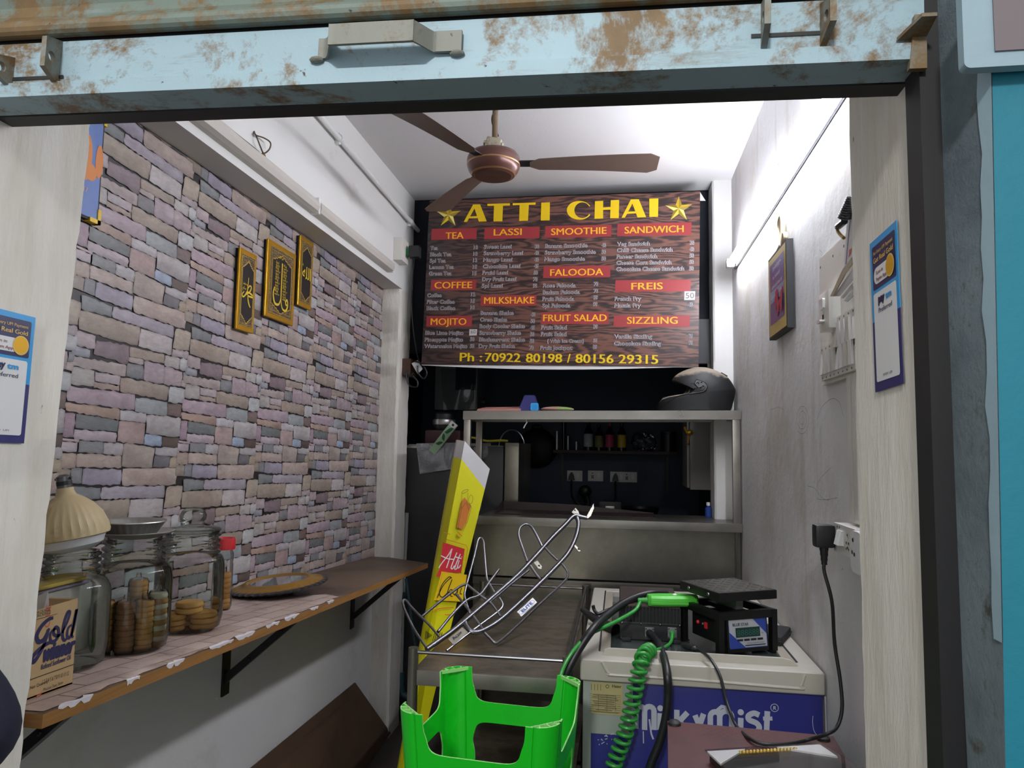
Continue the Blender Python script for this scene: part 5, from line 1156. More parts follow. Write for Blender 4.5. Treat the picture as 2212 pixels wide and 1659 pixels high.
mat('packet_print', '#b0857a', .4, var=.35, vs=45, dirt=('#7d9a55', 26, .5, .56))
xx = PY(1203, 886, 3.45); g = G('packet_print'); g.sphere((xx.x, 3.47, shz(xx.x)+.014), .08, 20, (1, .62, .16)); tag(g.done('snack_packet', base=(xx.x, 3.47, shz(xx.x)+.002)), 'puffy pink and green printed packet lying on the counter overshelf', 'packet')
g = G('clean_white'); P = [PY(*q, YC+.02) for q in ((1136, 905), (1138, 913), (1134, 919), (1131, 925))]; g.tube(P, .003, 6); tag(g.done('paper_curl', base=P[0]), 'short white curl of tape hanging under the counter overshelf', 'tape')
# --- motorcycle helmet
def _helm():
    t = NT('helmet_black'); ge = t.new('NewGeometry'); sx = t.new('SeparateXYZ'); t.link(ge.outputs['Normal'], sx.inputs[0])
    n = t.noise(14, 8, .65); f = t.gray(t.math('ADD', sx.outputs[2], t.math('MULTIPLY', n, .5)), .85, 1.35)
    t.base(t.mix(f, lin('#0d0e10'), lin('#857a6b'))); t.done('helmet_black', .58)
_helm()
ZH = lambda X, Y: (1400+X/10.05, 770+Y/10.05)
HY = 3.50; HF = XZ(HY-.105)
prof = [(222,1143),(225,1060),(245,960),(290,890),(340,845),(430,815),(560,790),(680,775),(780,755),(840,700),(885,620),(905,570),(860,540),(760,500),(650,460),(550,440),(600,360),(680,295),(780,240),(900,195),(1020,162),(1150,147),(1300,152),(1430,182),(1560,238),(1690,305),(1800,380),(1870,470),(1930,570),(1968,655),(1955,770),(1925,900),(1890,1040),(1860,1110),(1815,1143)]
P = [HF.uv(*ZH(*a)) for a in prof]; cen = HF.uv(*ZH(1150, 760)); hb = HF.uv(*ZH(1000, 1143))[1]
P = [(x, max(y, hb)) for x, y in P]
dz = shz(.35)+.002-hb
hel = thing('motorcycle_helmet', 'matt black dusty full-face motorcycle helmet at the right end of the counter overshelf', 'helmet', (cen[0], HY, hb+dz))
dense = []
for i in range(len(P)):
    a, b = P[i], P[(i+1) % len(P)]; m_ = 3 if i < len(P)-1 else 10
    for q in range(m_): dense.append((a[0]+(b[0]-a[0])*q/m_, a[1]+(b[1]-a[1])*q/m_))
hw = .118; K = 20; vs = []; n = len(dense)
def lat(t): return (1-abs(t)**2.3)**(1/2.3)
for j in range(-K, K+1):
    t_ = math.sin(j/K*math.pi/2); f_ = max(.004, lat(t_))
    for x, y in dense:
        zz = cen[1]+(y-cen[1])*f_
        if y <= hb+.012: zz = hb + (y-hb)*f_ if abs(t_) < .97 else hb+.004      # flat rim
        vs.append((cen[0]+(x-cen[0])*f_, HY+hw*t_, zz+dz))
fs = [(j*n+i, j*n+(i+1) % n, (j+1)*n+(i+1) % n, (j+1)*n+i) for j in range(2*K) for i in range(n)] + [tuple(range(n-1, -1, -1)), tuple(2*K*n+i for i in range(n))]
g = G('helmet_black'); g.add(vs, fs, True); g.done('shell', hel, 50)
def hside(p, eps=.002):
    """point on the near side of the shell above profile point p"""
    dx, dy = p[0]-cen[0], p[1]-cen[1]; r = math.hypot(dx, dy); best = 1e9
    for i in range(n):
        a, b = dense[i], dense[(i+1) % n]; ex, ey = b[0]-a[0], b[1]-a[1]; den = dx*ey-dy*ex
        if abs(den) < 1e-12: continue
        tt = ((a[0]-cen[0])*ey-(a[1]-cen[1])*ex)/den; uu = ((a[0]-cen[0])*dy-(a[1]-cen[1])*dx)/den
        if tt > 0 and -1e-6 <= uu <= 1+1e-6: best = min(best, tt)
    f_ = min(1, 1/best); t_ = (1-f_**2.3)**(1/2.3)
    return V((p[0], HY-hw*t_-eps, p[1]+dz))
mat('helmet_trim', '#0e0f11', .45)
plate = [(1050,458),(1150,490),(1230,530),(1280,590),(1285,640),(1250,700),(1180,740),(1050,760),(900,778),(868,768),(930,660),(1000,550)]
g = G('helmet_trim'); q = [hside(HF.uv(*ZH(*a)), .004) for a in plate]; c_ = hside(HF.uv(*ZH(1080, 640)), .005); g.add([c_]+q, [(0, 1+(i+1) % len(q), 1+i) for i in range(len(q))]); hinge_ = g.done('visor_hinge', hel)
g = G('helmet_black'); q = [hside(HF.uv(*ZH(*a)), .004) for a in plate+plate[:1]]; g.tube(q, .0022, 6)
for a in ((1155, 525), (970, 640), (972, 712), (1130, 640)): g.sphere(hside(HF.uv(*ZH(*a)), .007), .0035, 8)
g.tube([hside(HF.uv(*ZH(*a)), .006) for a in ((1010, 590), (1040, 540), (1085, 525), (1090, 560))], .002, 6); g.tube([hside(HF.uv(*ZH(*a)), .006) for a in ((1000, 640), (1020, 700), (1080, 720), (1180, 690), (1220, 640), (1190, 600), (1140, 650))], .002, 6); g.done('hinge_trim', hinge_)
g = G('helmet_trim'); g.tube([hside(HF.uv(*ZH(*a)), .0005) for a in ((560, 440), (660, 470), (760, 503), (860, 538), (950, 556))], .0038, 6); g.done('brow_edge', hel)
g = G('helmet_trim'); g.tube(smooth_path([hside(HF.uv(*ZH(*a)), .0005) for a in ((320, 1030), (460, 940), (620, 840), (760, 800), (900, 778), (1100, 752))], 4), .0022, 6); g.done('chin_crease', hel)
v0 = HF.uv(*ZH(395, 835)); g = G('helmet_trim'); g.sphere((v0[0], HY, v0[1]+dz), .012, 12, (1.2, 1.6, .6)); g.done('chin_vent', hel)
v0 = HF.uv(*ZH(1700, 325)); g = G('helmet_trim'); g.box((v0[0], HY, v0[1]+dz), (.034, .07, .008), Mx.Rotation(math.radians(30), 4, 'Y'), .003); g.done('top_vent', hel)

# ------------------------------------------------------------------ dark cabinet and what hangs on it
CY = 3.76
a = PY(1118, 955, CY); ztop = a.z-.004
cb = thing('dark_cabinet', 'tall dark grey steel cabinet left of the kitchen counter', 'cabinet', (-.95, CY+.2, 0))
g = G('dark_cabinet'); g.bb(-1.28, -.605, CY, 4.35, .0, ztop-.02, .003); g.use('steel_bright'); g.bb(-1.28, PY(925, 965, CY).x, CY-.003, CY+.06, ztop-.036, ztop-.022); g.done('body', cb)
g = G('brushed_steel'); g.bb(-.60, PY(1120, 955, CY).x, CY+.02, 4.3, 1.08, ztop, .002); g.use('dark_cabinet'); g.bb(-.60, PY(1120, 955, CY).x, CY+.02, 4.3, .0, 1.08); g.done('side_column', cb)
mat('silver_cover', '#8b8c91', .36, .35, var=.25, vs=9, bump=.8, bs=14, bd=.02)
oc = thing('pocket_cover', 'crinkled silver fridge-top cover with side pockets hanging on the dark cabinet', 'cover', PY(930, 1000, CY-.01))
oy = CY-.004
def pane(g, pts, y, puff, nx=10, ny=8):
    """soft sheet over four picture corners (TL TR BR BL)"""
    A, B, C, D = [PY(*p, y) for p in pts]; vs = []
    for j in range(ny+1):
        for i in range(nx+1):
            u, v = i/nx, j/ny; p = (A*(1-u)+B*u)*(1-v)+(D*(1-u)+C*u)*v
            b_ = puff*(math.sin(math.pi*u)*math.sin(math.pi*min(1, v*1.05)))+.003*math.sin(9*u+5*v); vs.append(p+V((0, -abs(b_), 0)))
    N = (nx+1)*(ny+1)
    f = [(j*(nx+1)+i, (j+1)*(nx+1)+i, (j+1)*(nx+1)+i+1, j*(nx+1)+i+1) for j in range(ny) for i in range(nx)]
    return g.add(vs+[p+V((0, .002, 0)) for p in vs], f+[tuple(N+q for q in t[::-1]) for t in f], True)
g = G('silver_cover'); pane(g, ((899, 958), (985, 956), (985, 1012), (907, 1024)), oy, .003); flap_ = g.done('side_flap', oc)
g = G('silver_cover'); pane(g, ((904, 976), (959, 968), (960, 1016), (910, 1021)), oy-.008, .022); g.done('pocket', flap_)
g = G('silver_cover'); pane(g, ((960, 966), (984, 962), (984, 1012), (960, 1016)), oy-.008, .014); g.done('pocket', flap_)
g = G('silver_cover'); pane(g, ((1012, 958), (1060, 957), (1064, 990), (1030, 1003)), oy+.012, .020); g.done('pocket', oc)
g = G('silver_cover'); zc = ztop+.004; g.bb(-1.12, -.61, CY+.001, 4.2, ztop-.0195, ztop-.0165); g.done('top_sheet', oc)
mat('carton_green', '#8fae8c', .5, var=.08, vs=12); mat('leaf_green', '#1f5a33', .5)
p, q = PY(940, 968, CY-.03), PY(982, 914, CY-.05); d = (q-p).normalized(); wv = d.cross(V((0, -1, 0))).normalized(); hw_ = 8.5*scale_at(p)
gb = thing('green_carton', 'long slim green leaf-print carton standing askew in the silver pocket', 'box', p)
g = G('carton_green'); t_ = V((0, .018, 0)); g.hexa([p-d*.03-wv*hw_, p-d*.03+wv*hw_, p-d*.03+wv*hw_+t_, p-d*.03-wv*hw_+t_], [q-wv*hw_, q+wv*hw_, q+wv*hw_+t_, q-wv*hw_+t_])
ff = Frame(p-d*.03, wv if wv.cross(d).y < 0 else -wv, d); L_ = (q-p).length+.03
g.use('leaf_green')
for v0, v1, s_ in ((.25, .40, 1), (.45, .60, -1), (.64, .86, 1)): g.poly(ff, sp2([(-hw_*.7*s_, L_*v0), (hw_*.2*s_, L_*(v0+.02)), (hw_*.7*s_, L_*v1), (-hw_*.1*s_, L_*(v1-.03)), (-hw_*.7*s_, L_*v0)], 4), .0006)
cbod_ = g.done('carton_body', gb)
g = G('paper_white'); g.rect(ff, -hw_, L_*.87, hw_, L_, .0008, .0004); g.use('near_black'); g.disc(ff, 0, L_*.935, hw_*.35, .0012); g.done('end_flap', cbod_)
# mixer, water purifier on the cabinet top, cloth
p = PY(962, 955, 3.95); mx_ = thing('mixer_grinder', 'dark mixer grinder with a red indicator standing on the dark cabinet', 'mixer', (p.x, 3.95, ztop-.012))
mat('dark_red', '#3a1a1e', .4); mat('purifier_grey', '#8c8f92', .4, var=.05, vs=6)
g = G('dark_red'); g.bb(p.x-.10, p.x+.10, 3.88, 4.04, ztop-.013, ztop+.065, .012); g.done('base', mx_)
g = G('black_plastic'); g.lathe([(0, 0), (.05, 0), (.06, .02), (.058, .09), (.05, .10), (0, .10)], (p.x-.01, 3.95, ztop+.065), 28); g.done('jar', mx_)
g = G('steel_plate'); g.lathe([(.061, .03), (.063, .035), (.063, .055), (.061, .06)], (p.x-.01, 3.95, ztop+.065), 28); g.done('jar_glint', mx_)  # pale steel ring stands in for a highlight on the jar
g = G('red_plastic'); g.sphere((p.x+.085, 3.877, ztop+.02), .004, 8); g.done('indicator', mx_)
a, b = PY(955, 800, 4.95), PY(1030, 886, 4.95)
wp = thing('water_purifier', 'grey water purifier wrapped in clear film on the kitchen wall above the mixer', 'purifier', (a.x, 5.0, b.z))
g = G('purifier_grey'); g.bb(a.x-.05, b.x, 4.95, 5.199, b.z, a.z+.12, .01); g.use('kitchen_blue'); g.bb(a.x+.10, b.x-.01, 4.946, 4.952, b.z+.14, a.z+.1); g.done('body', wp)
g = G('black_plastic'); g.bb(b.x+.0, b.x+.05, 5.0, 5.06, b.z+.05, b.z+.08, .006); g.done('tap', wp)
g = G('clear_film'); pane(g, ((952, 795), (1028, 800), (1026, 884), (958, 886)), 4.938, .012); g.done('film_wrap', wp)
mat('yellow_cloth', '#b0a62a', .8, var=.15, vs=20)
g = G('yellow_cloth'); pt = [PY(*q, 4.0) for q in ((1010, 955), (1020, 946), (1035, 948), (1055, 953), (1085, 952), (1100, 953))]; g.tube(smooth_path([V((q.x, 3.95, max(q.z, ztop+.008))) for q in pt], 5), .011, 8, flat=.6); tag(g.done('yellow_cloth', base=pt[2]), 'thin yellow cloth lying along the top of the cabinet behind the post', 'cloth')
# pipe down the pillar edge
mat('pipe_grey', '#8f9490', .5, var=.15, vs=15); mat('pipe_teal', '#26464d', .5)
pp = thing('drain_pipe', 'thin grey pipe down the left kitchen pillar ending in a dark teal elbow', 'pipe', PY(866, 1490, 3.71))
P = [PY(*q, 3.735) for q in ((879, 1108), (872, 1250), (866, 1460))]; g = G('pipe_grey'); g.tube(P, .010, 10); g.done('pipe', pp)
g = G('pipe_teal'); g.tube([P[-1]+V((0, 0, .02)), P[-1]-V((0, 0, .05)), P[-1]-V((-.01, 0, .09)), P[-1]+V((.05, 0, -.11))], .018, 12); g.cyl(PY(871, 1278, 3.735), PY(870, 1300, 3.735), .015, n=12); g.done('elbow', pp)
P = [PY(*q, 3.70) for q in ((877, 1250), (884, 1300), (890, 1350), (897, 1395))]; g = G('pipe_teal'); g.tube(smooth_path(P, 4), .007, 8); tag(g.done('hose', base=P[-1]), 'dark speckled hose hanging beside the drain pipe', 'hose')

# ------------------------------------------------------------------ back of the kitchen
KY = 5.195; KF = XZ(KY)
mat('old_wood', '#3a2f26', .6, var=.2, vs=15)
a = PY(1195, 973, 5.0); b = PY(1462, 975, 5.0)
ks = thing('kitchen_shelf', 'narrow dark wooden shelf on the dark blue kitchen wall holding bottles', 'shelf', ((a.x+b.x)/2, 5.1, a.z))
sz = (a.z+b.z)/2; g = G('old_wood'); g.bb(a.x, b.x, 5.0, 5.199, sz-.02, sz); g.done('board', ks)
for x in (a.x+.05, b.x-.05): g = G('black_iron'); g.bb(x-.01, x+.01, 5.19, 5.199, sz-.28, sz-.02); g.bb(x-.01, x+.01, 5.03, 5.199, sz-.026, sz-.02); g.done('bracket', ks)
mat('lab_white', '#b9c0c8', .5, var=.35, vs=40); mat('lab_olive', '#8a8456', .5, var=.3, vs=40); mat('lab_pink', '#c04468', .5, var=.15, vs=40); mat('lab_yellow', '#d0b02c', .5, var=.2, vs=40); mat('bottle_dark', '#1b1410', .2)
for px, wpx, h, lb, lab in ((1271, 19, 62, 'lab_white', 'dark syrup bottle with a white and blue label, leftmost of the four'), (1294, 18, 56, 'lab_olive', 'dark syrup bottle with an olive label, second from the left'), (1317, 18, 60, 'lab_pink', 'syrup bottle with a bright pink label, third from the left'), (1343, 18, 60, 'lab_yellow', 'dark syrup bottle with a yellow and black label, rightmost of the four')):
    p = PY(px, 965, 5.07); k = scale_at(p); r = wpx/2*k; H = h*k; c = V((p.x, 5.07, sz+.0012))
    t = thing('syrup_bottle', lab, 'bottle', c, 'syrup bottles on the kitchen shelf')
    g = G('bottle_dark'); g.lathe([(0, 0), (r, 0), (r, H*.62), (r*.8, H*.70), (r*.38, H*.82), (r*.34, H*.9)], c, 24); g.done('body', t)
    g = G(lb); g.lathe([(r*1.02, H*.12), (r*1.03, H*.13), (r*1.03, H*.56), (r*1.02, H*.57)], c, 24); g.done('label_band', t)
    g = G('red_plastic' if lb == 'lab_pink' else 'black_plastic'); g.lathe([(r*.4, H*.88), (r*.42, H*.89), (r*.42, H*.99), (0, H)], c, 20); g.done('cap', t)
for px, w_, h, lab in ((1203, 8, 40, 'tall steel tumbler catching the light at the left end of the kitchen shelf'), (1216, 9, 62, 'slim tall bottle behind the steel tumbler on the kitchen shelf'), (1227, 7, 30, 'middle-sized tumbler right of the slim bottle on the kitchen shelf'), (1245, 8, 18, 'smallest tumbler, between the others and the syrup bottles')):
    p = PY(px, 968, 5.06); k = scale_at(p); r = w_/2*k; c = V((p.x, 5.06 if h < 60 else 5.12, sz+.0012)); g = G('steel_plate' if h != 62 else 'bottle_dark')
    g.lathe([(0, 0), (r*.85, 0), (r, h*k), (r*.9, h*k), (r*.75, .006), (0, .006)], c, 20); tag(g.done('tumbler' if h != 62 else 'slim_bottle', base=c), lab, 'tumbler' if h != 62 else 'bottle')
p = PY(1390, 965, 5.06); g = G('clear_film'); b_ = bmesh.new(); bmesh.ops.create_icosphere(b_, subdivisions=3, radius=.085); rnd = random.Random(8)
for v in b_.verts: v.co = V((v.co.x*1.1, v.co.y*.6, max(-.055, v.co.z*.8)))*(1+rnd.uniform(-.09, .09))
g.bm(b_, False, Mx.Translation((p.x, 5.07, sz+.062))); tag(g.done('plastic_bag', base=(p.x, 5.07, sz)), 'crumpled clear plastic bag right of the bottles on the kitchen shelf', 'bag')
p = PY(1444, 970, 5.07); g = G('black_plastic'); g.lathe([(0, 0), (.05, 0), (.05, .12), (.056, .122), (.056, .135), (0, .138)], (p.x, 5.08, sz+.001), 24); tag(g.done('canister', base=(p.x, 5.08, sz)), 'dark lidded canister at the right end of the kitchen shelf', 'canister')
p = PY(1160, 968, 5.16); r = 43*scale_at(p); mat('burnt_iron', '#1d1a18', .55, .4, var=.5, vs=14)
kd = thing('iron_pan', 'round blackened iron pan hanging on the kitchen wall left of the shelf', 'pan', (p.x, 5.16, p.z)); T = Mx.Rotation(math.pi/2, 4, 'X')
g = G('burnt_iron'); g.lathe([(0, .035), (r*.6, .028), (r*.9, .008), (r, -.01), (r*.97, -.012), (0, .02)], (p.x, 5.16, p.z), 48, T); g.done('bowl', kd)
g = G('burnt_iron'); g.tube(smooth_path([(p.x-.03, 5.16, p.z+r*.95), (p.x-.03, 5.15, p.z+r*1.12), (p.x+.03, 5.15, p.z+r*1.12), (p.x+.03, 5.16, p.z+r*.95)], 5), .006, 8); g.done('handle', kd)
c_ = PY(1108, 955, 4.2); g = G('chrome'); P = [(c_.x+.075*math.cos(a/16*math.pi), 4.15, c_.z+.10*math.sin(a/16*math.pi)-.03) for a in range(17)]; g.tube(P, .004, 8); tag(g.done('bucket_handle', base=P[0]), 'thin steel hoop handle rising behind the side column of the cabinet', 'handle')
for px0, px1, kind, lab in ((1225, 1258, 'plug', 'left of the three white sockets on the kitchen wall, with a black plug in it'), (1270, 1303, '', 'middle of the three white sockets on the kitchen wall, with nothing plugged in'), (1318, 1376, 'plug', 'widest and rightmost white socket on the kitchen wall, with a black plug in it')):
    u0 = KF.uv(px0, 1039 if px0 < 1300 else 1041); u1 = KF.uv(px1, 1017 if px0 < 1300 else 1020); w_ = u1[0]-u0[0]; h_ = u1[1]-u0[1]
    t = thing('wall_socket', lab, 'socket', KF.p(*u0), 'sockets on the kitchen wall'); f2 = Frame(KF.p(*u0), KF.u, KF.v)
    g = G('white_plastic'); g.rect(f2, 0, 0, w_, h_, 0, .008); g.use('near_black')
    sx_ = [.30] if w_ < .12 else [.2, .62]
    for s_ in sx_:
        for du, dv in ((0, .75), (-.07, .5), (.07, .5), (-.07, .3), (.07, .3), (0, .4)): g.disc(f2, w_*s_+du*h_, h_*dv, .0042, .0006, n=8)
    plate_ = g.done('plate', t)
    for s_ in ([.72] if w_ < .12 else [.42, .85]): g = G('clean_white'); g.rect(f2, w_*s_-.009, h_*.28, w_*s_+.009, h_*.78, .004, .004, .002); g.done('rocker', plate_)
    if kind:
        pg = thing('kitchen_plug', 'black plug in the %s kitchen wall socket, its lead hanging down' % ('left' if px0 < 1300 else 'right'), 'plug', f2.p(w_*sx_[0], h_*.4, .02))
        g = G('black_plastic'); g.poly(f2, [(w_*sx_[0]+x_, h_*.1+y_) for x_, y_ in ((-.024, 0), (.024, 0), (.016, .035), (.005, .055), (-.005, .055), (-.016, .035))], .034, .032); g.done('plug_body', pg)
        c0 = f2.p(w_*sx_[0], h_*.1, .018); dn = V((0, 0, -1)); g = G('black_plastic')
        pts = [c0, c0+dn*.10+V((.005, 0, 0)), c0+V((.04, 0, -.16)), c0+V((.10, 0, -.19))] if px0 < 1300 else [c0, c0+dn*.1, c0+dn*.2, c0+dn*.3]
        g.tube(smooth_path(pts, 6), .006, 8); g.done('lead', pg)
u0 = KF.uv(1383, 1045); u1 = KF.uv(1416, 1022); g = G('kitchen_blue'); g.rect(KF, u0[0], u0[1], u1[0], u1[1], 0, .01); f2 = Frame(KF.p(*u0), KF.u, KF.v); g.use('near_black'); w_ = u1[0]-u0[0]; h_ = u1[1]-u0[1]
for du, dv in ((0, .75), (-.07, .5), (.07, .5), (-.07, .3), (.07, .3)): g.disc(f2, w_*.35+du*h_, h_*dv, .0042, .0106, n=8)
tag(g.done('wall_socket', base=KF.p(*u0)), 'painted-over dark blue socket right of the white sockets', 'socket')
u0 = KF.uv(1258, 1031); u1 = KF.uv(1318, 1025); g = G('kitchen_blue'); g.rect(KF, u0[0], u0[1], u1[0], u1[1], -.002, .004); tag(g.done('wire_casing', base=KF.p(*u0)), 'painted wire casing between the kitchen wall sockets', 'casing')
# low back counter with appliances
g = G('dark_cabinet'); g.bb(-.60, .50, 4.55, 5.19, 0, .94); tag(g.done('back_counter', base=(0, 4.8, 0)), 'dark low counter along the back wall of the kitchen', 'counter')
p = PY(1318, 1088, 4.9); bl = thing('blender_base', 'black appliance with a pale highlight patch on the back counter below the right socket', 'appliance', (p.x, 4.9, .941))
g = G('black_plastic'); g.bb(p.x-.075, p.x+.075, 4.82, 4.98, .941, p.z+.02, .015); g.done('body', bl); g = G('steel_plate'); g.bb(p.x-.03, p.x+.03, 4.812, 4.822, p.z-.05, p.z-.01, .003); g.done('front_glint', bl)  # pale steel patch stands in for a highlight on the front
p = PY(1383, 1092, 4.9); g = G('black_plastic'); g.lathe([(0, 0), (.09, 0), (.12, .10), (.125, .105), (.115, .104), (.086, .006), (0, .006)], (p.x, 4.88, .941), 28); tag(g.done('dark_basin', base=(p.x, 4.88, .941)), 'dark round basin on the back counter right of the black appliance', 'basin')
p = PY(1263, 1062, 5.05); g = G('black_plastic'); g.sphere((p.x, 5.10, p.z), .045, 14, (1, .7, 1)); g.tube(smooth_path([(p.x-.01, 5.1, p.z), (p.x+.02, 5.1, p.z-.08), (p.x-.01, 5.08, p.z-.14)], 5), .022, 10); g.tube(smooth_path([(p.x, 5.14, p.z), (p.x, 5.17, p.z+.02), (p.x, 5.198, p.z+.02)], 4), .006, 8); tag(g.done('adapter_brick', base=(p.x, 5.1, p.z)), 'bunched black adapter and cord hanging below the left kitchen socket', 'adapter')
# white wall cupboard, ornament, small bottle
a, b = PY(1490, 905, 4.2), PY(1541, 1059, 4.2); mat('dull_white', '#8f8d88', .6, var=.05, vs=8)
wc = thing('wall_cupboard', 'plain white wall cupboard side beside the white kitchen pillar', 'cupboard', ((a.x+XR)/2, 4.25, b.z)); g = G('dull_white'); g.bb(a.x, XR, 4.2, 4.5, b.z, a.z+.12, .004); g.done('carcass', wc); g = G('dull_white'); g.bb(a.x-.016, a.x-.002, 4.205, 4.495, b.z+.01, a.z+.11, .003); g.done('door', wc)
p = PY(1488, 935, 4.19); og = thing('hanging_ornament', 'small gold ornament hanging at the edge of the white wall cupboard', 'ornament', p)
g = G('gold'); g.tube(smooth_path([PY(*q, 4.185) for q in ((1479, 922), (1482, 930), (1488, 934), (1496, 932))], 4), .007, 8); g.sphere(PY(1489, 934, 4.185), .018, 10, (1.2, .7, .8)); g.tube([PY(*q, 4.185) for q in ((1489, 936), (1488, 948), (1487, 960))], .0045, 7); g.done('bird', og)
g = G('chrome'); g.tube([p+V((0, 0, .02)), p+V((.005, .01, .12))], .0015, 6); g.sphere(PY(1487, 959, 4.185), .006, 8); g.done('thread', og)
p = PY(1530, 1115, 3.70); mat('blue_glass', '#2a4a9a', .15); sb_ = thing('small_bottle', 'small blue bottle standing on the counter beside the white pillar', 'bottle', (p.x, 3.70, 1.1005))
g = G('blue_glass'); g.lathe([(0, 0), (.016, 0), (.016, .04), (.007, .05), (.007, .056)], (p.x, 3.70, 1.1005), 20); g.done('body', sb_); g = G('clean_white'); g.lathe([(.009, .054), (.009, .07), (0, .071)], (p.x, 3.70, 1.1005), 16); g.done('cap', sb_)

a, b = PY(1511, 690, 3.70), PY(1541, 786, 3.70); mat('meter_grey', '#47474a', .6)
g = G('meter_grey'); g.bb(a.x-.03, b.x-.002, 3.69, 3.738, b.z, a.z, .003); g.use('brown_bakelite'); g.bb(b.x-.03, b.x-.002, 3.69, 3.74, b.z-.02, b.z); tag(g.done('meter_box', base=(a.x, 3.7, b.z)), 'dark grey box between the menu board and the white kitchen pillar', 'box')

# ------------------------------------------------------------------ low steel table left of the freezer
TX0, TX1, TY0, TY1, TZ = -.618, -.150, 2.19, 3.34, .745
lt = thing('steel_table', 'low stainless steel table with thin guard rails left of the freezer', 'table', ((TX0+TX1)/2, 2.7, 0))
g = G('table_steel'); g.bb(TX0, TX1, TY0, TY1, TZ-.006, TZ); g.use('steel_bright'); g.bb(TX0, TX1, TY0-.006, TY0+.004, TZ-.042, TZ+.002, .002); g.done('top', lt)
for x, y in ((TX0, TY0), (TX1, TY0), (TX0, TY1-.02), (TX1, TY1-.02)):
    g = G('brushed_steel'); g.cyl((x, y, .0), (x, y, .812), .0155, n=18); g.done('leg', lt)
for a, b in (((TX0, TY0), (TX1, TY0)), ((TX0, TY1-.02), (TX1, TY1-.02)), ((TX1, TY0), (TX1, TY1-.02))):
    g = G('chrome'); g.cyl((*a, .799), (*b, .799), .0055, n=10); g.done('guard_rail', lt)
g = G('table_steel'); g.bb(TX0, TX1, TY0+.02, TY1-.02, .28, .30); g.done('lower_shelf', lt)
# ------------------------------------------------------------------ tall yellow sign leaning beside it
mat('sign_board_yellow', '#d9d414', .45, var=.05, vs=9, bump=.25, bs=7, bd=.01); mat('tea_orange', '#c9772a', .5, var=.15, vs=20); mat('tea_rim', '#3a3420', .5); mat('sign_red2', '#c92a33', .45); mat('sign_gold', '#e0b90c', .45); mat('sign_black', '#16140f', .5); mat('sign_orange', '#d2582a', .5)
ya = 2.66
A0 = PY(988, 950, 3.04); A1 = PY(1004, 953, 3.0); A2 = PY(1058, 1013, 3.06)
B1 = PY(912, 1448, 2.84); B0 = PY(899, 1446, 2.88); B2 = PY(951, 1448, 2.90)
dn = (B1-A1).normalized(); ext = (.0-B1.z)/dn.z*.985
C1 = B1+dn*ext; C0 = B0+(B0-A0).normalized()*((.004-B0.z)/(B0-A0).normalized().z); C2 = B2+(B2-A2).normalized()*((.004-B2.z)/(B2-A2).normalized().z); C1 = B1+dn*((.004-B1.z)/dn.z)
ys = thing('yellow_sign', 'tall yellow tea-shop sign with a white top edge, leaning beside the low steel table', 'sign', C1)
g = G('sign_board_yellow')
bk = V((-.016, .045, 0)); 
def lerp(a, b, t): return a+(b-a)*t
tw = .052
T0, T1, T2 = lerp(A0, C0, tw), lerp(A1, C1, tw), lerp(A2, C2, tw+.012)
g.add([T1, T2, C2, C1, T0, C0, T2+bk, C2+bk, T0+bk, C0+bk], [(0, 3, 2, 1), (4, 5, 3, 0), (1, 2, 7, 6), (6, 7, 9, 8), (8, 9, 5, 4), (3, 5, 9, 7, 2)])
g.use('paper_white'); g.add([A1, A2, T2, T1, A0, T0, A2+bk, T2+bk, A0+bk, T0+bk], [(0, 3, 2, 1), (4, 5, 3, 0), (1, 2, 7, 6), (6, 7, 9, 8), (8, 9, 5, 4), (0, 1, 6, 8, 4)])
# print on the front face
YF = Frame(C1, (A2-A1)-dn*((A2-A1).dot(dn)), -dn); ny = YF.n
if ny.y > 0: YF = Frame(C1, -YF.u, -dn)
Z3 = lambda X, Y: YF.uv(840+X/3.017, 900+Y/3.017)
o1, o2, o3 = .004, .0055, .007
def yp(mt, pts, off): g.use(mt); g.poly(YF, [Z3(*p) for p in pts], off)
def ysx(mt, pts, w_, off, sm=True):
    g.use(mt); P = [Z3(*p) for p in pts]; P = sp2(P, 5) if sm and len(P) > 2 else P; g.stroke(YF, P, w_, off)
# tea glass
yp('tea_orange', ((470, 560), (490, 525), (515, 560), (535, 580), (480, 735), (440, 720)), o1); yp('tea_orange', ((470, 570), (530, 585), (500, 700), (465, 690)), o1)
for c_, r1, r2 in (((493, 487), 22, 9), ((530, 540), 14, 28)): ysx('tea_rim', [(c_[0]+r1*math.cos(a/10*math.pi), c_[1]+r2*math.sin(a/10*math.pi)-(r1*math.cos(a/10*math.pi)*.4)) for a in range(21)], .0014, o2, False)
for a in ([(472, 500), (470, 590), (445, 740)], [(513, 495), (505, 570), (520, 610)], [(520, 570), (535, 590), (510, 680), (478, 750)], [(500, 560), (470, 600)], [(440, 745), (475, 780)]): ysx('tea_rim', a, .0012, o2, False)
g.use('sign_gold'); q = Z3(462, 765); g.disc(YF, q[0], q[1], .012, o1)
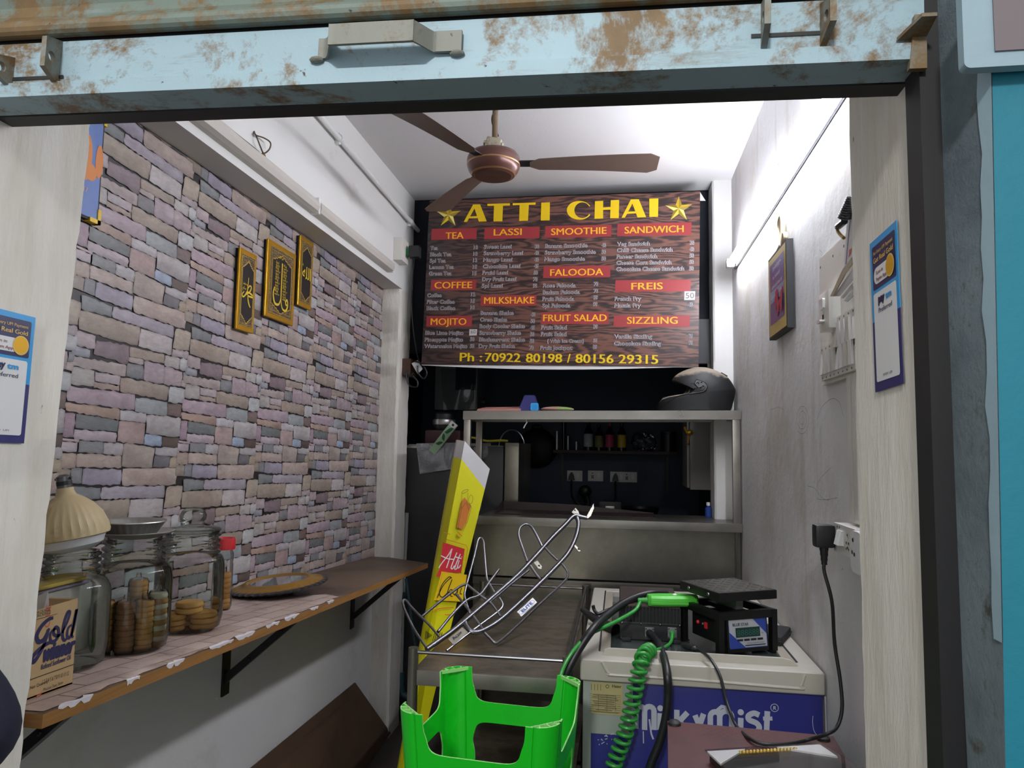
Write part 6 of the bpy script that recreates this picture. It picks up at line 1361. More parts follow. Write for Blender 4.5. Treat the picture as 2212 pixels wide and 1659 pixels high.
# red Atti tile, gold Chai tile
P = [Z3(*p) for p in ((350, 818), (492, 862), (468, 1018), (325, 1012))]; g.use('sign_red2'); g.poly(YF, P, o1); g.poly(YF, [Z3(*p) for p in ((325, 1000), (350, 1010), (330, 1045), (306, 1040))], o1)
ysx('sign_orange', [(372, 800), (500, 838), (510, 860), (490, 1000)], .0022, o2, False); ysx('sign_orange', [(357, 752), (398, 768)], .002, o2, False)
wt = .0042
for a in ([(322, 985), (345, 950), (385, 900), (408, 860)], [(408, 860), (390, 930), (372, 985)], [(335, 905), (380, 925), (420, 930)], [(440, 885), (415, 945), (402, 985), (412, 990), (425, 970)], [(462, 895), (438, 950), (425, 990), (436, 992), (448, 972)], [(425, 912), (470, 925)], [(455, 935), (443, 978), (452, 985), (465, 965)], [(470, 912), (472, 916)]): ysx('clean_white', a, wt, o2)
g.use('sign_gold'); g.poly(YF, [Z3(*p) for p in ((340, 1008), (505, 1030), (478, 1205), (290, 1195))], o2)
ysx('tea_rim', [(300, 1235), (345, 1020), (425, 1012)], .0008, o2, False)
for a in ([(310, 1180), (350, 1100), (392, 1055), (405, 1050), (385, 1045), (345, 1090), (325, 1150), (345, 1175), (385, 1140)], [(408, 1060), (385, 1120), (372, 1175), (395, 1130), (408, 1130), (398, 1165), (412, 1170)], [(450, 1120), (425, 1120), (415, 1150), (430, 1160), (445, 1125), (440, 1155), (452, 1160)], [(470, 1115), (460, 1150), (472, 1155)]): ysx('sign_black', a, .0036, o3)
ysx('sign_orange', [(278, 1265), (340, 1248), (420, 1243)], .003, o2); ysx('sign_orange', [(362, 1290), (425, 1290)], .003, o2)
for k in range(5): ysx('sign_black', [(282+12*k, 1462), (296+12*k, 1405)], .0028, o2, False)
for k in range(5): ysx('sign_black', [(232+9*k, 1450-4*k), (240+9*k, 1395+6*k)], .003, o2, False)
SFc = Frame(C0, (A1-A0)-dn*((A1-A0).dot(dn)), -dn)
if SFc.n.y > 0: SFc = Frame(C0, -SFc.u, -dn)
for px, py in ((990, 1030), (956, 1100), (950, 1135), (940, 1180), (938, 1195)):
    u = SFc.uv(px, py); g.use('sign_black'); g.stroke(SFc, sp2([(u[0]-.008, u[1]-.012), (u[0], u[1]-.004), (u[0]+.006, u[1]+.006), (u[0]+.012, u[1]+.012)], 3), .003, .004)
g.done('panel', ys)

# ------------------------------------------------------------------ steel scooter guard
def gd(X, Y, lift=0):
    px, py = 860+X/4.8795, 1080+Y/4.8795
    return PY(px, py, 2.35+.000684*(px-900)-.001586*(py-1400)-lift)
sg = thing('scooter_guard', 'bent chrome tube scooter leg guard propped on the low steel table', 'guard', gd(320, 1560))
def tb(pts, r, name='rod', sm=True, n=10, k=6):
    g = G('chrome'); P = [gd(*p) for p in pts]; g.tube(smooth_path(P, k) if sm else P, r, n); return g.done(name, sg)
R1t = .0088
tb([(300, 1575), (420, 1490), (560, 1390), (750, 1235), (1000, 1020), (1250, 800), (1450, 590), (1620, 400), (1760, 260), (1830, 185), (1875, 165), (1940, 180), (1990, 190)], R1t, 'main_tube', n=14)
tb([(1885, 185), (1900, 260), (1870, 400), (1790, 560), (1650, 720), (1450, 920), (1250, 1110), (1080, 1260), (960, 1340), (850, 1390), (770, 1385), (720, 1330), (705, 1290)], R1t, 'main_tube', n=14)
r_ = .0050
tb([(1530, 520), (1440, 340), (1390, 270), (1340, 255), (1285, 290), (1268, 370), (1300, 480), (1360, 650)], r_, 'side_loop')
tb([(1530, 480), (1600, 560), (1680, 635)], r_, 'cross_rod'); tb([(1720, 665), (1770, 730), (1790, 790), (1740, 870), (1500, 1090), (1250, 1330), (1080, 1480), (1020, 1505), (960, 1450), (910, 1400)], .0045, 'outer_loop')
tb([(1390, 690), (1450, 780), (1500, 840)], r_, 'cross_rod')
tb([(1380, 740), (1200, 880), (1060, 1000), (960, 1080)], .004, 'inner_rod')
tb([(1020, 985), (960, 880), (930, 800), (905, 500), (895, 430), (870, 400), (840, 430), (800, 600), (720, 900), (700, 1010), (730, 1120), (760, 1215)], .0042, 'side_loop')
tb([(605, 985), (700, 1100), (790, 1220), (890, 1360)], .0048, 'cross_rod'); tb([(720, 885), (860, 1000), (980, 1090), (1080, 1230)], .0048, 'cross_rod')
tb([(250, 1230), (480, 1040), (640, 920), (720, 885)], .0048, 'cross_rod')
tb([(440, 1450), (330, 1320), (150, 1140), (80, 1055), (50, 1080), (80, 1180), (180, 1380), (300, 1560)], .0042, 'side_loop')
tb([(1065, 1030), (1100, 1100), (1070, 1160), (900, 1290), (700, 1440), (510, 1590)], .0042, 'inner_rod')
tb([(420, 1390), (560, 1220), (720, 1060), (860, 1000), (960, 870), (1060, 735)], .0052, 'rear_rod')
def plate(pts, th=.003, hole=None, name='lug_plate'):
    g = G('brushed_steel'); P = [gd(*p) for p in pts]; nn = V((0, -1, .3)).normalized()*th; m_ = len(P); g.add(P+[p+nn for p in P], [tuple(range(m_-1, -1, -1)), tuple(range(m_, 2*m_))]+[(i, (i+1) % m_, m_+(i+1) % m_, m_+i) for i in range(m_)])
    if hole: g.use('near_black'); c = gd(*hole)+nn*1.15; g.add([c+V((.004*math.cos(a), 0, .0055*math.sin(a))) for a in [i*math.pi/6 for i in range(12)]], [tuple(range(12))])
    g.done(name, sg)
plate(((1975, 190), (2000, 150), (2060, 40), (2065, 90), (2030, 170), (2000, 195)), hole=(2035, 75)); plate(((1830, 130), (1870, 85), (1900, 120), (1915, 160), (1870, 160)), hole=(1862, 115))
plate(((1430, 660), (1470, 640), (1515, 700), (1510, 730), (1480, 725)), hole=(1485, 700)); plate(((1850, 480), (1870, 475), (1925, 540), (1905, 545)), hole=(1900, 525))
g = G('lab_white'); q = [gd(*p, .012) for p in ((1255, 1180), (1420, 1030), (1465, 1080), (1300, 1230))]; g.hexa(q, [p+V((0, -.003, .001)) for p in q]); ef = Frame(q[3]+V((0, -.0036, .0012)), q[2]-q[3], q[0]-q[3])
if ef.n.y > 0: ef = Frame(q[3]+V((0, -.0036, .0012)), q[3]-q[2], q[0]-q[3])
w_ = (q[2]-q[3]).length; h_ = (q[0]-q[3]).length; mat('elite_blue', '#23408f', .4); g.mats[0] = 'clean_white'
g.use('elite_blue'); fit(g, ef, 'ELITE', (w_*.18, h_*.30), (w_*.84, h_*.30), h_*.42, .0006, .06); g.ring(ef, w_*.5, h_*.5, w_*.47, .0012, .0006, ry=h_*.44); g.done('name_plate', sg, label='small white plate with blue oval lettering')
g = G('brushed_steel'); q = [gd(*p, .004) for p in ((530, 1465), (680, 1345), (740, 1395), (590, 1530))]; g.hexa(q, [p+V((0, -.003, .001)) for p in q]); ef = Frame(q[3]+V((0, -.0036, .0012)), q[2]-q[3], q[0]-q[3])
if ef.n.y > 0: ef = Frame(q[3]+V((0, -.0036, .0012)), q[3]-q[2], q[0]-q[3])
g.use('near_black'); w_ = (q[2]-q[3]).length; h_ = (q[0]-q[3]).length; fit(g, ef, 'Activ', (w_*.2, h_*.4), (w_*.8, h_*.4), h_*.4, .0006, .01); g.done('tie_plate', sg, label='dull steel tie plate')

# ------------------------------------------------------------------ chest freezer
mat('freezer_grey', '#a9a59b', .4, var=.04, vs=6, dirt=('#8a8172', 7, .6, .75)); mat('freezer_navy', '#262a72', .35, var=.06, vs=8, dirt=('#8b90b0', 30, .72, .75)); mat('freezer_pale', '#8f978f', .45, var=.05, vs=8); mat('freezer_letter', '#a9adba', .4, var=.05, vs=20); mat('freezer_inner', '#8f887a', .55, var=.1, vs=8)
mat('label_yellow', '#a49a6c', .6, var=.08, vs=12)
t = NT('freezer_glass'); t.base('#39403f'); t.done('freezer_glass', .12, 0, Specular_IOR_Level=.5)
FX0, FX1, FY0, FY1 = -.106, .534, 2.066, 3.10
fz = thing('chest_freezer', 'white and navy chest freezer with sliding glass lids against the right wall', 'freezer', ((FX0+FX1)/2, 2.5, 0))
g = G('freezer_navy'); g.bb(FX0+.012, FX1-.004, FY0, FY1-.01, .02, .795, .004)
FF = XZ(FY0); g.use('freezer_pale'); a = FF.uv(1262, 1478); b = FF.uv(1372, 1562); g.rect(FF, FX0+.014, .785-.138, b[0]-.006, .787, .0012)
g.use('freezer_pale'); g.bb(FX0+.008, FX0+.030, FY0-.003, FY0+.02, .02, .79)
a = FF.uv(1270, 1540); b = FF.uv(1345, 1476); g.use('label_yellow'); g.rect(FF, a[0], a[1], b[0], b[1], .0024)
g.use('ink_black'); w_ = b[0]-a[0]; h_ = b[1]-a[1]; f2 = Frame(FF.p(*a), FF.u, FF.v)
fit(g, f2, 'Haier', (w_*.70, h_*.86), (w_*.97, h_*.86), h_*.09, .003, .03)
g.ring(f2, w_*.56, h_*.88, w_*.045, .0012, .003)
for k in range(4): g.stroke(f2, [(w_*(.10+.09*k), h_*.93), (w_*(.10+.09*k), h_*.74)], .0009, .003)
for k in range(9): g.stroke(f2, [(w_*.05, h_*(.62-.066*k)), (w_*.95, h_*(.62-.066*k))], .0006, .003)
for k in range(22): r_ = random.Random(k); g.stroke(f2, [(w_*(.05+.9*r_.random()*.6), h_*(.595-.066*(k % 9))), (w_*(.5+.4*r_.random()), h_*(.595-.066*(k % 9)))], .0011, .003)
for x in (.3, .55, .8): g.stroke(f2, [(w_*x, h_*.62), (w_*x, h_*.1)], .0006, .003)
# brand lettering
g.use('freezer_letter'); off = .0018
MF = lambda X, Y: FF.uv(1200+X/3.456, 1200+Y/3.456)
lw = 32*scale_at(FF.p(.2, .65))/3.456*1.0
def ms(pts, w_=None, sm=False): P = [MF(*p) for p in pts]; g.stroke(FF, sp2(P, 5) if sm else P, w_ or lw*1.25, off)
def arch(x0, x1, ytop, ybot):
    r_ = (x1-x0)/2; pts = [(x0, ybot)]+[((x0+x1)/2-r_*math.cos(a/8*math.pi), ytop+r_-r_*math.sin(a/8*math.pi)) for a in range(9)]+[(x1, ybot)]; ms(pts)
arch(600, 665, 1125, 1290); arch(665, 735, 1125, 1300); ms([(588, 1120), (590, 1290)])
ms([(780, 1175), (778, 1300)]); q = MF(782, 1138); g.disc(FF, *q, lw*.7, off)
ms([(838, 1085), (833, 1300)]); ms([(905, 1150), (905, 1310)]); ms([(985, 1170), (920, 1240)]); ms([(920, 1235), (1000, 1310)])
ms([(1040, 1190), (1070, 1260)]); ms([(1105, 1180), (1060, 1310), (1035, 1340)])
arch(1155, 1225, 1165, 1310); arch(1225, 1315, 1160, 1320); ms([(1200, 1160), (1240, 1125), (1285, 1135)], lw*.8)
ms([(1382, 1210), (1380, 1330)]); q = MF(1382, 1168); g.disc(FF, *q, lw*.7, off)
ms([(1520, 1190), (1480, 1175), (1440, 1195), (1445, 1225), (1500, 1250), (1520, 1285), (1490, 1320), (1425, 1325)], None, True)
ms([(1580, 1160), (1575, 1300), (1600, 1330)]); ms([(1548, 1215), (1618, 1215)], lw*.9)
q = MF(1634, 1135); g.ring(FF, *q, 27*scale_at(FF.p(.2, .65))/3.456, .0016, off); kk = 27*scale_at(FF.p(.2, .65))/3.456; g.text(FF, 'R', q[0]-kk*.42, q[1]-kk*.5, kk*1.0, off, bold=.03)
g.use('freezer_letter'); ms([(2012, 1050), (2020, 1350)], lw*.35)
for k in range(14): r_ = random.Random(k+50); x, y = r_.uniform(320, 420), r_.uniform(1320, 1410); ms([(x, y), (x+r_.uniform(-10, 25), y+r_.uniform(-15, 15))], lw*.18)
ms([(655, 1310), (657, 1400)], lw*.25); ms([(700, 1220), (715, 1330), (730, 1370)], lw*.4); ms([(1920, 1195), (1918, 1250), (1930, 1310), (1960, 1350)], lw*.12, True)
g.done('body', fz)
RZ0, RZ1 = .788, .846
g = G('freezer_grey'); ix0, ix1, iy0, iy1 = FX0+.055, FX1-.055, FY0+.075, FY1-.06
def rimbox(x0, x1, y0, y1): g.bb(x0, x1, y0, y1, RZ0, RZ1, .008, 3)
rimbox(FX0, FX1+.0, FY0-.012, iy0); rimbox(FX0, FX1, iy1, FY1); rimbox(FX0, ix0, iy0-.01, iy1+.01); rimbox(ix1, FX1, iy0-.01, iy1+.01); g.done('lid_rim', fz)
g = G('freezer_grey'); RF = XZ(FY0-.012); P = [RF.uv(1200+x/3.456, 1200+y/3.456) for x, y in ((345, 790), (375, 850), (400, 880), (440, 892), (1000, 925), (1790, 990), (1830, 975), (1860, 890))]; g.tube([RF.p(x, y, .001) for x, y in sp2(P, 4)], .0042, 8); g.done('rim_ridge', fz)
g = G('freezer_grey'); hf = XZ(FY0+.035); P = [hf.uv(1200+x/3.456, 1200+y/3.456) for x, y in ((355, 735), (365, 705), (400, 695), (700, 712), (1690, 768), (1760, 785), (1810, 822))]; P = [(min(ix1+.02, x), max(RZ1-.002, y)) for x, y in P]; P2 = [(x, RZ1-.004) for x, y in P[::-1]]; g.poly(hf, P+P2, 0, .012); g.done('lid_handle', fz)
g = G('freezer_glass'); g.bb(ix0, ix1, iy0-.004, (iy0+iy1)/2+.04, RZ1-.018, RZ1-.008); g.done('glass_lid', fz)
g = G('freezer_glass'); g.bb(ix0, ix1, (iy0+iy1)/2-.02, iy1+.004, RZ1-.032, RZ1-.022); g.done('glass_lid', fz)
for x in (ix0+.012, ix1-.012):
    g = G('freezer_inner'); g.bb(x-.014, x+.014, iy0-.002, iy1, RZ1-.022, RZ1-.002, .003); g.done('slide_rail', fz)
    g = G('near_black'); g.bb(x-.0195 if x < .2 else x+.0145, x-.0145 if x < .2 else x+.0195, iy0, iy1, RZ1-.004, RZ1+.0012); g.done('rail_groove', fz)
TOPZ = RZ1-.008
# ------------------------------------------------------------------ things lying on the freezer
cx0, cx1, cy0, cy1 = .004, .186, 2.31, 2.62; cz = TOPZ+.0015
mat('cover_brown', '#4a3f3a', .45, .5, var=.12, vs=12); mat('flange_grey', '#77797a', .4, .7); mat('cable_green', '#2c8a36', .38); mat('case_green', '#4db33b', .42, var=.04, vs=10)
bc = thing('battery_charger', 'black finned metal charger box with a brown top lying on the freezer', 'charger', ((cx0+cx1)/2, cy0, cz))
g = G('black_plastic'); g.bb(cx0-.002, cx1, cy0+.006, cy1, cz, cz+.050, .004); g.done('base', bc)
for x in (cx0+.004, cx1-.03): g = G('black_plastic'); g.bb(x, x+.028, cy0-.016, cy0+.010, cz, cz+.010, .002); g.done('foot', bc)
g = G('black_plastic'); g.bb(cx0-.006, cx1+.0, cy0+.002, cy1+.004, cz+.046, cz+.054, .002)
for k in range(4): g.use('chrome'); g.sphere((cx0+.004+.058*k, cy0+.000, cz+.050), .004, 8); g.use('black_plastic')
g.done('flange', bc)
g = G('black_plastic'); g.bb(cx0+.002, cx1-.004, cy0+.016, cy1-.01, cz+.054, cz+.098)
for k in range(18): x = cx0+.004+k*.0102; g.bb(x, x+.0045, cy0+.004, cy0+.018, cz+.054, cz+.099)
for k in range(24): y = cy0+.02+k*.0115; g.bb(cx0-.004, cx0+.003, y, y+.005, cz+.054, cz+.099)
g.done('heat_sink', bc)
g = G('cover_brown'); g.bb(cx0-.002, cx1-.002, cy0+.004, cy1-.004, cz+.098, cz+.106, .002); g.use('flange_grey'); UF = UP(cz+.1066); fit(g, UF, 'OBC', (cx0+.07, cy0+.11), (cx0+.15, cy0+.11), .03, .0, .0); g.done('top_cover', bc)
for px, mt, nm in ((1403, 'black_plastic', 'power_connector'), (1452, 'cable_green', 'signal_connector')):
    p = PY(px, 1367, cy0+.004); g = G('flange_grey'); g.bb(p.x-.014, p.x+.014, cy0+.0, cy0+.006, p.z-.017, p.z+.017, .002)
    for sx_ in (-1, 1):
        for sz_ in (-1, 1): g.use('chrome'); g.sphere((p.x+.0105*sx_, cy0-.001, p.z+.013*sz_), .0025, 8)
    g.use(mt); g.cyl((p.x, cy0+.002, p.z), (p.x, cy0-.020, p.z-.004), .0115 if mt[0] == 'b' else .008, .010 if mt[0] == 'b' else .006, 18); g.done(nm, bc)
def cable(pts, r, key, name, label, k=6, n=12):
    P = [PY(px, py, y) for px, py, y in pts]; g = G(key); g.tube(smooth_path(P, k), r, n); return tag(g.done(name, base=P[0]), label, 'cable')
cable([(1404, 1369, 2.288), (1412, 1376, 2.27), (1424, 1392, 2.22), (1434, 1420, 2.08), (1441, 1455, 1.99), (1443, 1500, 1.985), (1438, 1550, 1.985), (1424, 1605, 1.985), (1408, 1645, 1.985), (1395, 1690, 1.985), (1380, 1760, 1.985)], .0112, 'black_plastic', 'thick_cable', 'thick black cable running from the charger down the front of the freezer')
cable([(1440, 1283, 2.44), (1410, 1282, 2.40), (1380, 1288, 2.37), (1345, 1304, 2.30), (1310, 1330, 2.18), (1280, 1360, 2.05), (1252, 1400, 2.02), (1228, 1445, 2.0), (1212, 1490, 2.0), (1204, 1540, 2.0), (1200, 1600, 2.0), (1199, 1680, 2.0)], .0115, 'black_plastic', 'thick_cable', 'thick black cable arching over the charger and down the left of the freezer')
# green control box with its lead
gp, gq = PY(1398, 1302, 2.315), PY(1506, 1291, 2.345); gz = cz+.1075
gbx = thing('charging_control_box', 'bright green in-line charging control box resting on the charger', 'adapter', (gp.x, 2.33, gz))
gd_ = V((gq.x-gp.x, gq.y-gp.y, 0)); gl = gd_.length; ge = gd_.normalized(); gn = V((-ge.y, ge.x, 0)); o_ = V((gp.x, gp.y-.005, gz))
g = G('case_green'); pr = [(0, .012), (.05*gl, .022), (.25*gl, .03), (.75*gl, .03), (.95*gl, .021), (gl, .012)]; vs = []
lv = [(.75, 0), (.98, .006), (1, .012), (.97, .0135), (1, .015), (.98, .024), (.7, .031)]
for s_, z in lv:
    ring_ = [o_+ge*(gl/2+(x-gl/2)*(.93+.07*s_))-gn*w__*s_+V((0, 0, z)) for x, w__ in pr]+[o_+ge*(gl/2+(x-gl/2)*(.93+.07*s_))+gn*w__*s_+V((0, 0, z)) for x, w__ in pr[::-1]]
    vs += ring_
m_ = 12; g.add(vs, [(j*m_+i, j*m_+(i+1) % m_, (j+1)*m_+(i+1) % m_, (j+1)*m_+i) for j in range(len(lv)-1) for i in range(m_)]+[tuple(range(m_-1, -1, -1)), tuple((len(lv)-1)*m_+i for i in range(m_))], True); g.done('case', gbx, 30)
g = G('clean_white'); g.sphere(o_+ge*gl*.55+V((0, 0, .032)), .0055, 10, (1.2, 1, .5)); g.done('button', gbx)
g = G('cable_green'); e0 = o_+V((0, 0, .014)); g.tube([e0+ge*.004-ge*.0055*k for k in range(7)], [.0088-.0005*k+(.0012 if k % 2 else 0) for k in range(7)], 10); g.done('strain_relief', gbx)
P = [e0-ge*.02]+[PY(px, py, y) for px, py, y in ((1372, 1318, 2.28), (1335, 1340, 2.20), (1300, 1357, 2.12), (1275, 1370, 2.05), (1245, 1398, 2.01), (1222, 1432, 1.99), (1208, 1470, 1.97), (1199, 1515, 1.97), (1197, 1580, 1.97), (1197, 1680, 1.97))]
g = G('cable_green'); g.tube(smooth_path(P, 6), .0055, 10); g.done('lead', gbx)
g = G('clean_white'); q = smooth_path(P, 6); i_ = 24; g.tube([q[i_]-(q[i_+1]-q[i_]).normalized()*.010, q[i_]+(q[i_+1]-q[i_]).normalized()*.010], .0075, 10); g.use('near_black'); g.tube([q[i_]-(q[i_+1]-q[i_]).normalized()*.002, q[i_]+(q[i_+1]-q[i_]).normalized()*.002], .0077, 10); g.done('cable_tag', gbx, label='white tag wrapped round the green lead')
# coiled green cable
path = [PY(px, py, y) for px, py, y in ((1452, 1369, 2.285), (1450, 1385, 2.25), (1440, 1396, 2.20), (1425, 1402, 2.13), (1411, 1404, 2.10), (1398, 1408, 2.06), (1389, 1420, 2.02), (1383, 1440, 2.0), (1377, 1465, 1.995), (1367, 1510, 1.995), (1357, 1560, 1.995), (1345, 1600, 1.995), (1330, 1640, 1.995), (1318, 1680, 1.995), (1310, 1720, 1.995))]
sp = smooth_path(path, 14); acc = [0]
for i in range(1, len(sp)): acc.append(acc[-1]+(sp[i]-sp[i-1]).length)
pitch = .0205; R_ = .0185; st0 = acc[14*4]; M_ = int((acc[-1]-st0)/pitch*18)
def at_len(s):
    for i in range(1, len(acc)):
        if acc[i] >= s: t_ = (s-acc[i-1])/(acc[i]-acc[i-1]); return sp[i-1].lerp(sp[i], t_), (sp[i]-sp[i-1]).normalized()
    return sp[-1], (sp[-1]-sp[-2]).normalized()
hel_ = sp[:14*3+4]
for i in range(M_):
    s = st0+(acc[-1]-st0)*i/M_; c, d = at_len(s); a = i/18*2*math.pi; rr = R_*min(1, (i+6)/22)
    n1 = d.cross(V((0, 1, 0))).normalized(); n2 = d.cross(n1); hel_.append(c+n1*math.cos(a)*rr+n2*math.sin(a)*rr*.9)
g = G('cable_green'); g.tube(hel_, .0048, 9); tag(g.done('coiled_cable', base=path[0]), 'green coiled cable hanging from the charger down the freezer front', 'cable')
# connector handle
hg = thing('connector_handle', 'black pistol-shaped charging connector lying at the left edge of the freezer', 'connector', PY(1300, 1350, 2.40))
g = G('black_plastic'); P = [PY(px, py, y) for px, py, y in ((1257, 1316, 2.50), (1270, 1326, 2.48), (1290, 1340, 2.44), (1310, 1352, 2.40), (1330, 1362, 2.37))]; g.tube(smooth_path(P, 5), [.008+.013*i/20 for i in range(21)], 14); g.done('grip', hg)
g = G('black_plastic'); P = [PY(px, py, y) for px, py, y in ((1281, 1308, 2.46), (1284, 1318, 2.46), (1292, 1326, 2.45), (1303, 1322, 2.46), (1318, 1316, 2.47))]; g.tube(smooth_path(P, 4), .006, 10); g.done('trigger', hg)
# weighing scale
sc = V((.322, 2.305, 0)); e1 = V((.883, .469, 0)); e2 = V((-.469, .883, 0)); SM = Mx(((e1.x, e2.x, 0, sc.x), (e1.y, e2.y, 0, sc.y), (0, 0, 1, 0), (0, 0, 0, 1)))
mat('scale_black', '#131314', .4, .3, var=.2, vs=20); mat('lcd_green', '#12302a', .25); mat('panel_silver', '#a9adb4', .4, .3); mat('panel_blue', '#243a86', .4); mat('lcd_seg', '#28524a', .3)
ws = thing('weighing_scale', 'black steel weighing scale with a blue display panel standing on the freezer', 'scale', (sc.x, sc.y, cz)); hs = .092; zt = .962
for sx_ in (-1, 1):
    for sy_ in (-1, 1):
        g = G('scale_black'); g.T = SM; g.bb(sx_*hs-.009, sx_*hs+.009, sy_*hs-.009, sy_*hs+.009, cz, zt); g.bb(sx_*hs-.012, sx_*hs+.012, sy_*hs-.012, sy_*hs+.012, cz, cz+.004); g.done('leg', ws)
g = G('scale_black'); g.T = SM
for s_ in (-1, 1): g.bb(-hs, hs, s_*hs-.008, s_*hs+.008, zt-.022, zt+.001); g.bb(s_*hs-.008, s_*hs+.008, -hs, hs, zt-.022, zt+.0)
g.bb(-.02, .02, -hs, hs, zt-.016, zt-.004); g.done('frame', ws)
g = G('scale_black'); g.T = SM; g.bb(-hs+.011, hs-.011, -hs+.016, hs-.03, cz+.028, zt-.024); g.done('electronics_box', ws)
g = G('flange_grey'); g.T = SM; g.bb(-.012, .012, -.06, .04, zt-.003, zt+.032); g.done('load_cell', ws)
g = G('scale_black'); g.T = SM; ps = .101; pz = zt+.030; g.bb(-ps, ps, -ps, ps, pz, pz+.026, .003)
plat_ = g.done('platform', ws)
mat('plate_grey', '#5b5954', .35, .7, var=.3, vs=25)
g = G('plate_grey'); g.T = SM; g.bb(-ps+.004, ps-.004, -ps+.004, ps-.004, pz+.0255, pz+.0268)
for i in range(7):
    for j in range(7): g.box((-.084+.028*i, -.084+.028*j, pz+.0272), (.018, .004, .0022), Mx.Rotation(math.radians(45 if (i+j) % 2 else -45), 4, 'Z'))
g.done('chequer_plate', plat_)
for d_ in (-.05, .05): g = G('chrome'); g.T = SM; g.sphere((-ps-.001, d_, pz+.013), .006, 10, (.6, 1, 1)); g.done('bolt', plat_)
# display panel hangs under the front rail
fo = SM @ V((-.067, -hs-.012, cz+.022)); dv = V((0, 0, 1))+e2*.10
PF = Frame(fo, e1, dv); w_, h_ = .128, .082
g = G('scale_black'); g.rect(PF, -.006, -.012, w_+.006, h_+.004, -.0005, .016); hous_ = g.done('display_housing', ws)
g = G('panel_silver'); g.rect(PF, 0, 0, w_, h_, .001, .001, .003); g.use('panel_blue'); g.poly(PF, [(0, 0), (w_*.42, 0), (0, h_*.55)], .0016); g.poly(PF, [(w_, h_), (w_, h_*.42), (w_*.62, h_)], .0016)
g.stroke(PF, [(0, 0), (w_, 0), (w_, h_), (0, h_), (0, 0)], .002, .0018)
g.use('near_black'); fit(g, PF, 'BLUE STAR', (w_*.10, h_*.74), (w_*.53, h_*.74), h_*.10, .002, .02)
for x in (.2, .38, .56, .74): g.rect(PF, w_*x, h_*.23, w_*(x+.15), h_*.30, .002)
fit(g, PF, 'DIGITAL WEIGHING SCALE', (w_*.45, h_*.13), (w_*.92, h_*.13), h_*.035, .002); g.stroke(PF, [(w_*.40, h_*.075), (w_*.95, h_*.075)], h_*.03, .002); fit(g, PF, 'kg', (w_*.86, h_*.45), (w_*.91, h_*.45), h_*.04, .002)
dpan_ = g.done('display_panel', hous_)
g = G('lcd_green'); g.rect(PF, w_*.17, h_*.36, w_*.82, h_*.68, .0024, .001); g.use('lcd_seg'); fit(g, PF, '888888', (w_*.20, h_*.41), (w_*.79, h_*.41), h_*.2, .003); g.done('display', hous_)
LF = Frame(SM @ V((-hs+.0108, hs-.03, cz+.05)), -e2, (0, 0, 1))
for x, mt, r_ in ((.03, 'red_plastic', .006), (.055, 'flange_grey', .004)): g = G(mt); q = LF.p(x, .018, 0); g.sphere(q, r_, 10); g.done('switch', ws)
g = G('red_plastic'); g.rect(LF, .066, .008, .078, .026, .003, .003); g.done('switch', ws)
# zip pouch
p = PZ(1690, 1392, TOPZ+.02); g = G('black_cloth') if False else None
mat('black_cloth', '#15151a', .75, var=.2, vs=30, bump=.3, bs=60)
zp = thing('zip_pouch', 'flat black zip pouch lying behind the scale at the right edge of the freezer', 'pouch', (.455, 2.36, TOPZ))
g = G('black_cloth'); T = Mx.Rotation(math.radians(-22), 4, 'Z'); g.box((.468, 2.40, TOPZ+.0185), (.09, .16, .030), T, .012, 4); g.done('pouch', zp)
g = G('near_black'); pts = [Mx.Translation((.468, 2.40, TOPZ+.0185)) @ T @ V(q) for q in ((-.046, -.078, .0), (.042, -.080, .0), (.046, .078, .0))]; g.tube(pts, .0025, 6); g.done('zip', zp)
# lead from the wall plug to a connector on the freezer
pts = [PLUG_PT+V((0, 0, .006)), PLUG_PT+V((0, 0, -.02))]+[PY(px, py, y) for px, py, y in ((1797, 1300, 1.83), (1803, 1390, 1.85), (1815, 1470, 1.84), (1819, 1530, 1.83), (1808, 1570, 1.82), (1785, 1586, 1.80))]
pts += [PZ(px, py, .757) for px, py in ((1745, 1598), (1700, 1607), (1650, 1607), (1618, 1594))]+[PY(px, py, y) for px, py, y in ((1592, 1570, 1.925), (1578, 1540, 1.955), (1568, 1510, 1.985), (1556, 1462, 2.01), (1538, 1428, 2.045), (1520, 1410, 2.10), (1506, 1403, 2.14))]
g = G('black_plastic'); g.tube(smooth_path(pts, 7), .0042, 9); g.done('lead', PLUG)
g = G('black_plastic'); a, b = PY(1508, 1404, 2.135), PY(1478, 1390, 2.205); a.z = max(a.z, RZ1+.012); b.z = RZ1+.012; d_ = (b-a).normalized(); g.tube([a, a+d_*.012, a+d_*.016, b-d_*.012, b], [.005, .007, .011, .012, .009], 12, flat=.8); g.done('appliance_connector', PLUG)

# ------------------------------------------------------------------ maroon table with a packed picture frame
mat('maroon_ply', '#4f2a2b', .5, var=.14, vs=6, dirt=('#3a2022', 9, .5, .68)); mat('chip_edge', '#7d5d3a', .8, var=.2, vs=40); mat('rubber', '#1d1b1b', .6)
c4_ = [PZ(*q, .75) for q in ((1442, 1557), (1800, 1590), (1862, 1672), (1420, 1672))]
A, B = c4_[0], c4_[1]; u_ = (B-A).normalized(); v_ = V((u_.y, -u_.x, 0)); W_ = (B-A).length; D_ = .50
mt = thing('maroon_table', 'small table with a scuffed maroon plywood top and rubber studs in front of the freezer', 'table', (A+B)/2-V((0, 0, .75)))
q = [A, B, B+v_*D_, A+v_*D_]
g = G('maroon_ply'); g.hexa([p-V((0, 0, .018)) for p in q[::-1]], [p for p in q[::-1]])
g.use('chip_edge'); e_ = .0008; p0, p1 = A-u_*e_, A+v_*D_-u_*e_; g.add([p0, p1, p1-V((0, 0, .018)), p0-V((0, 0, .018))], [(0, 1, 2, 3)])
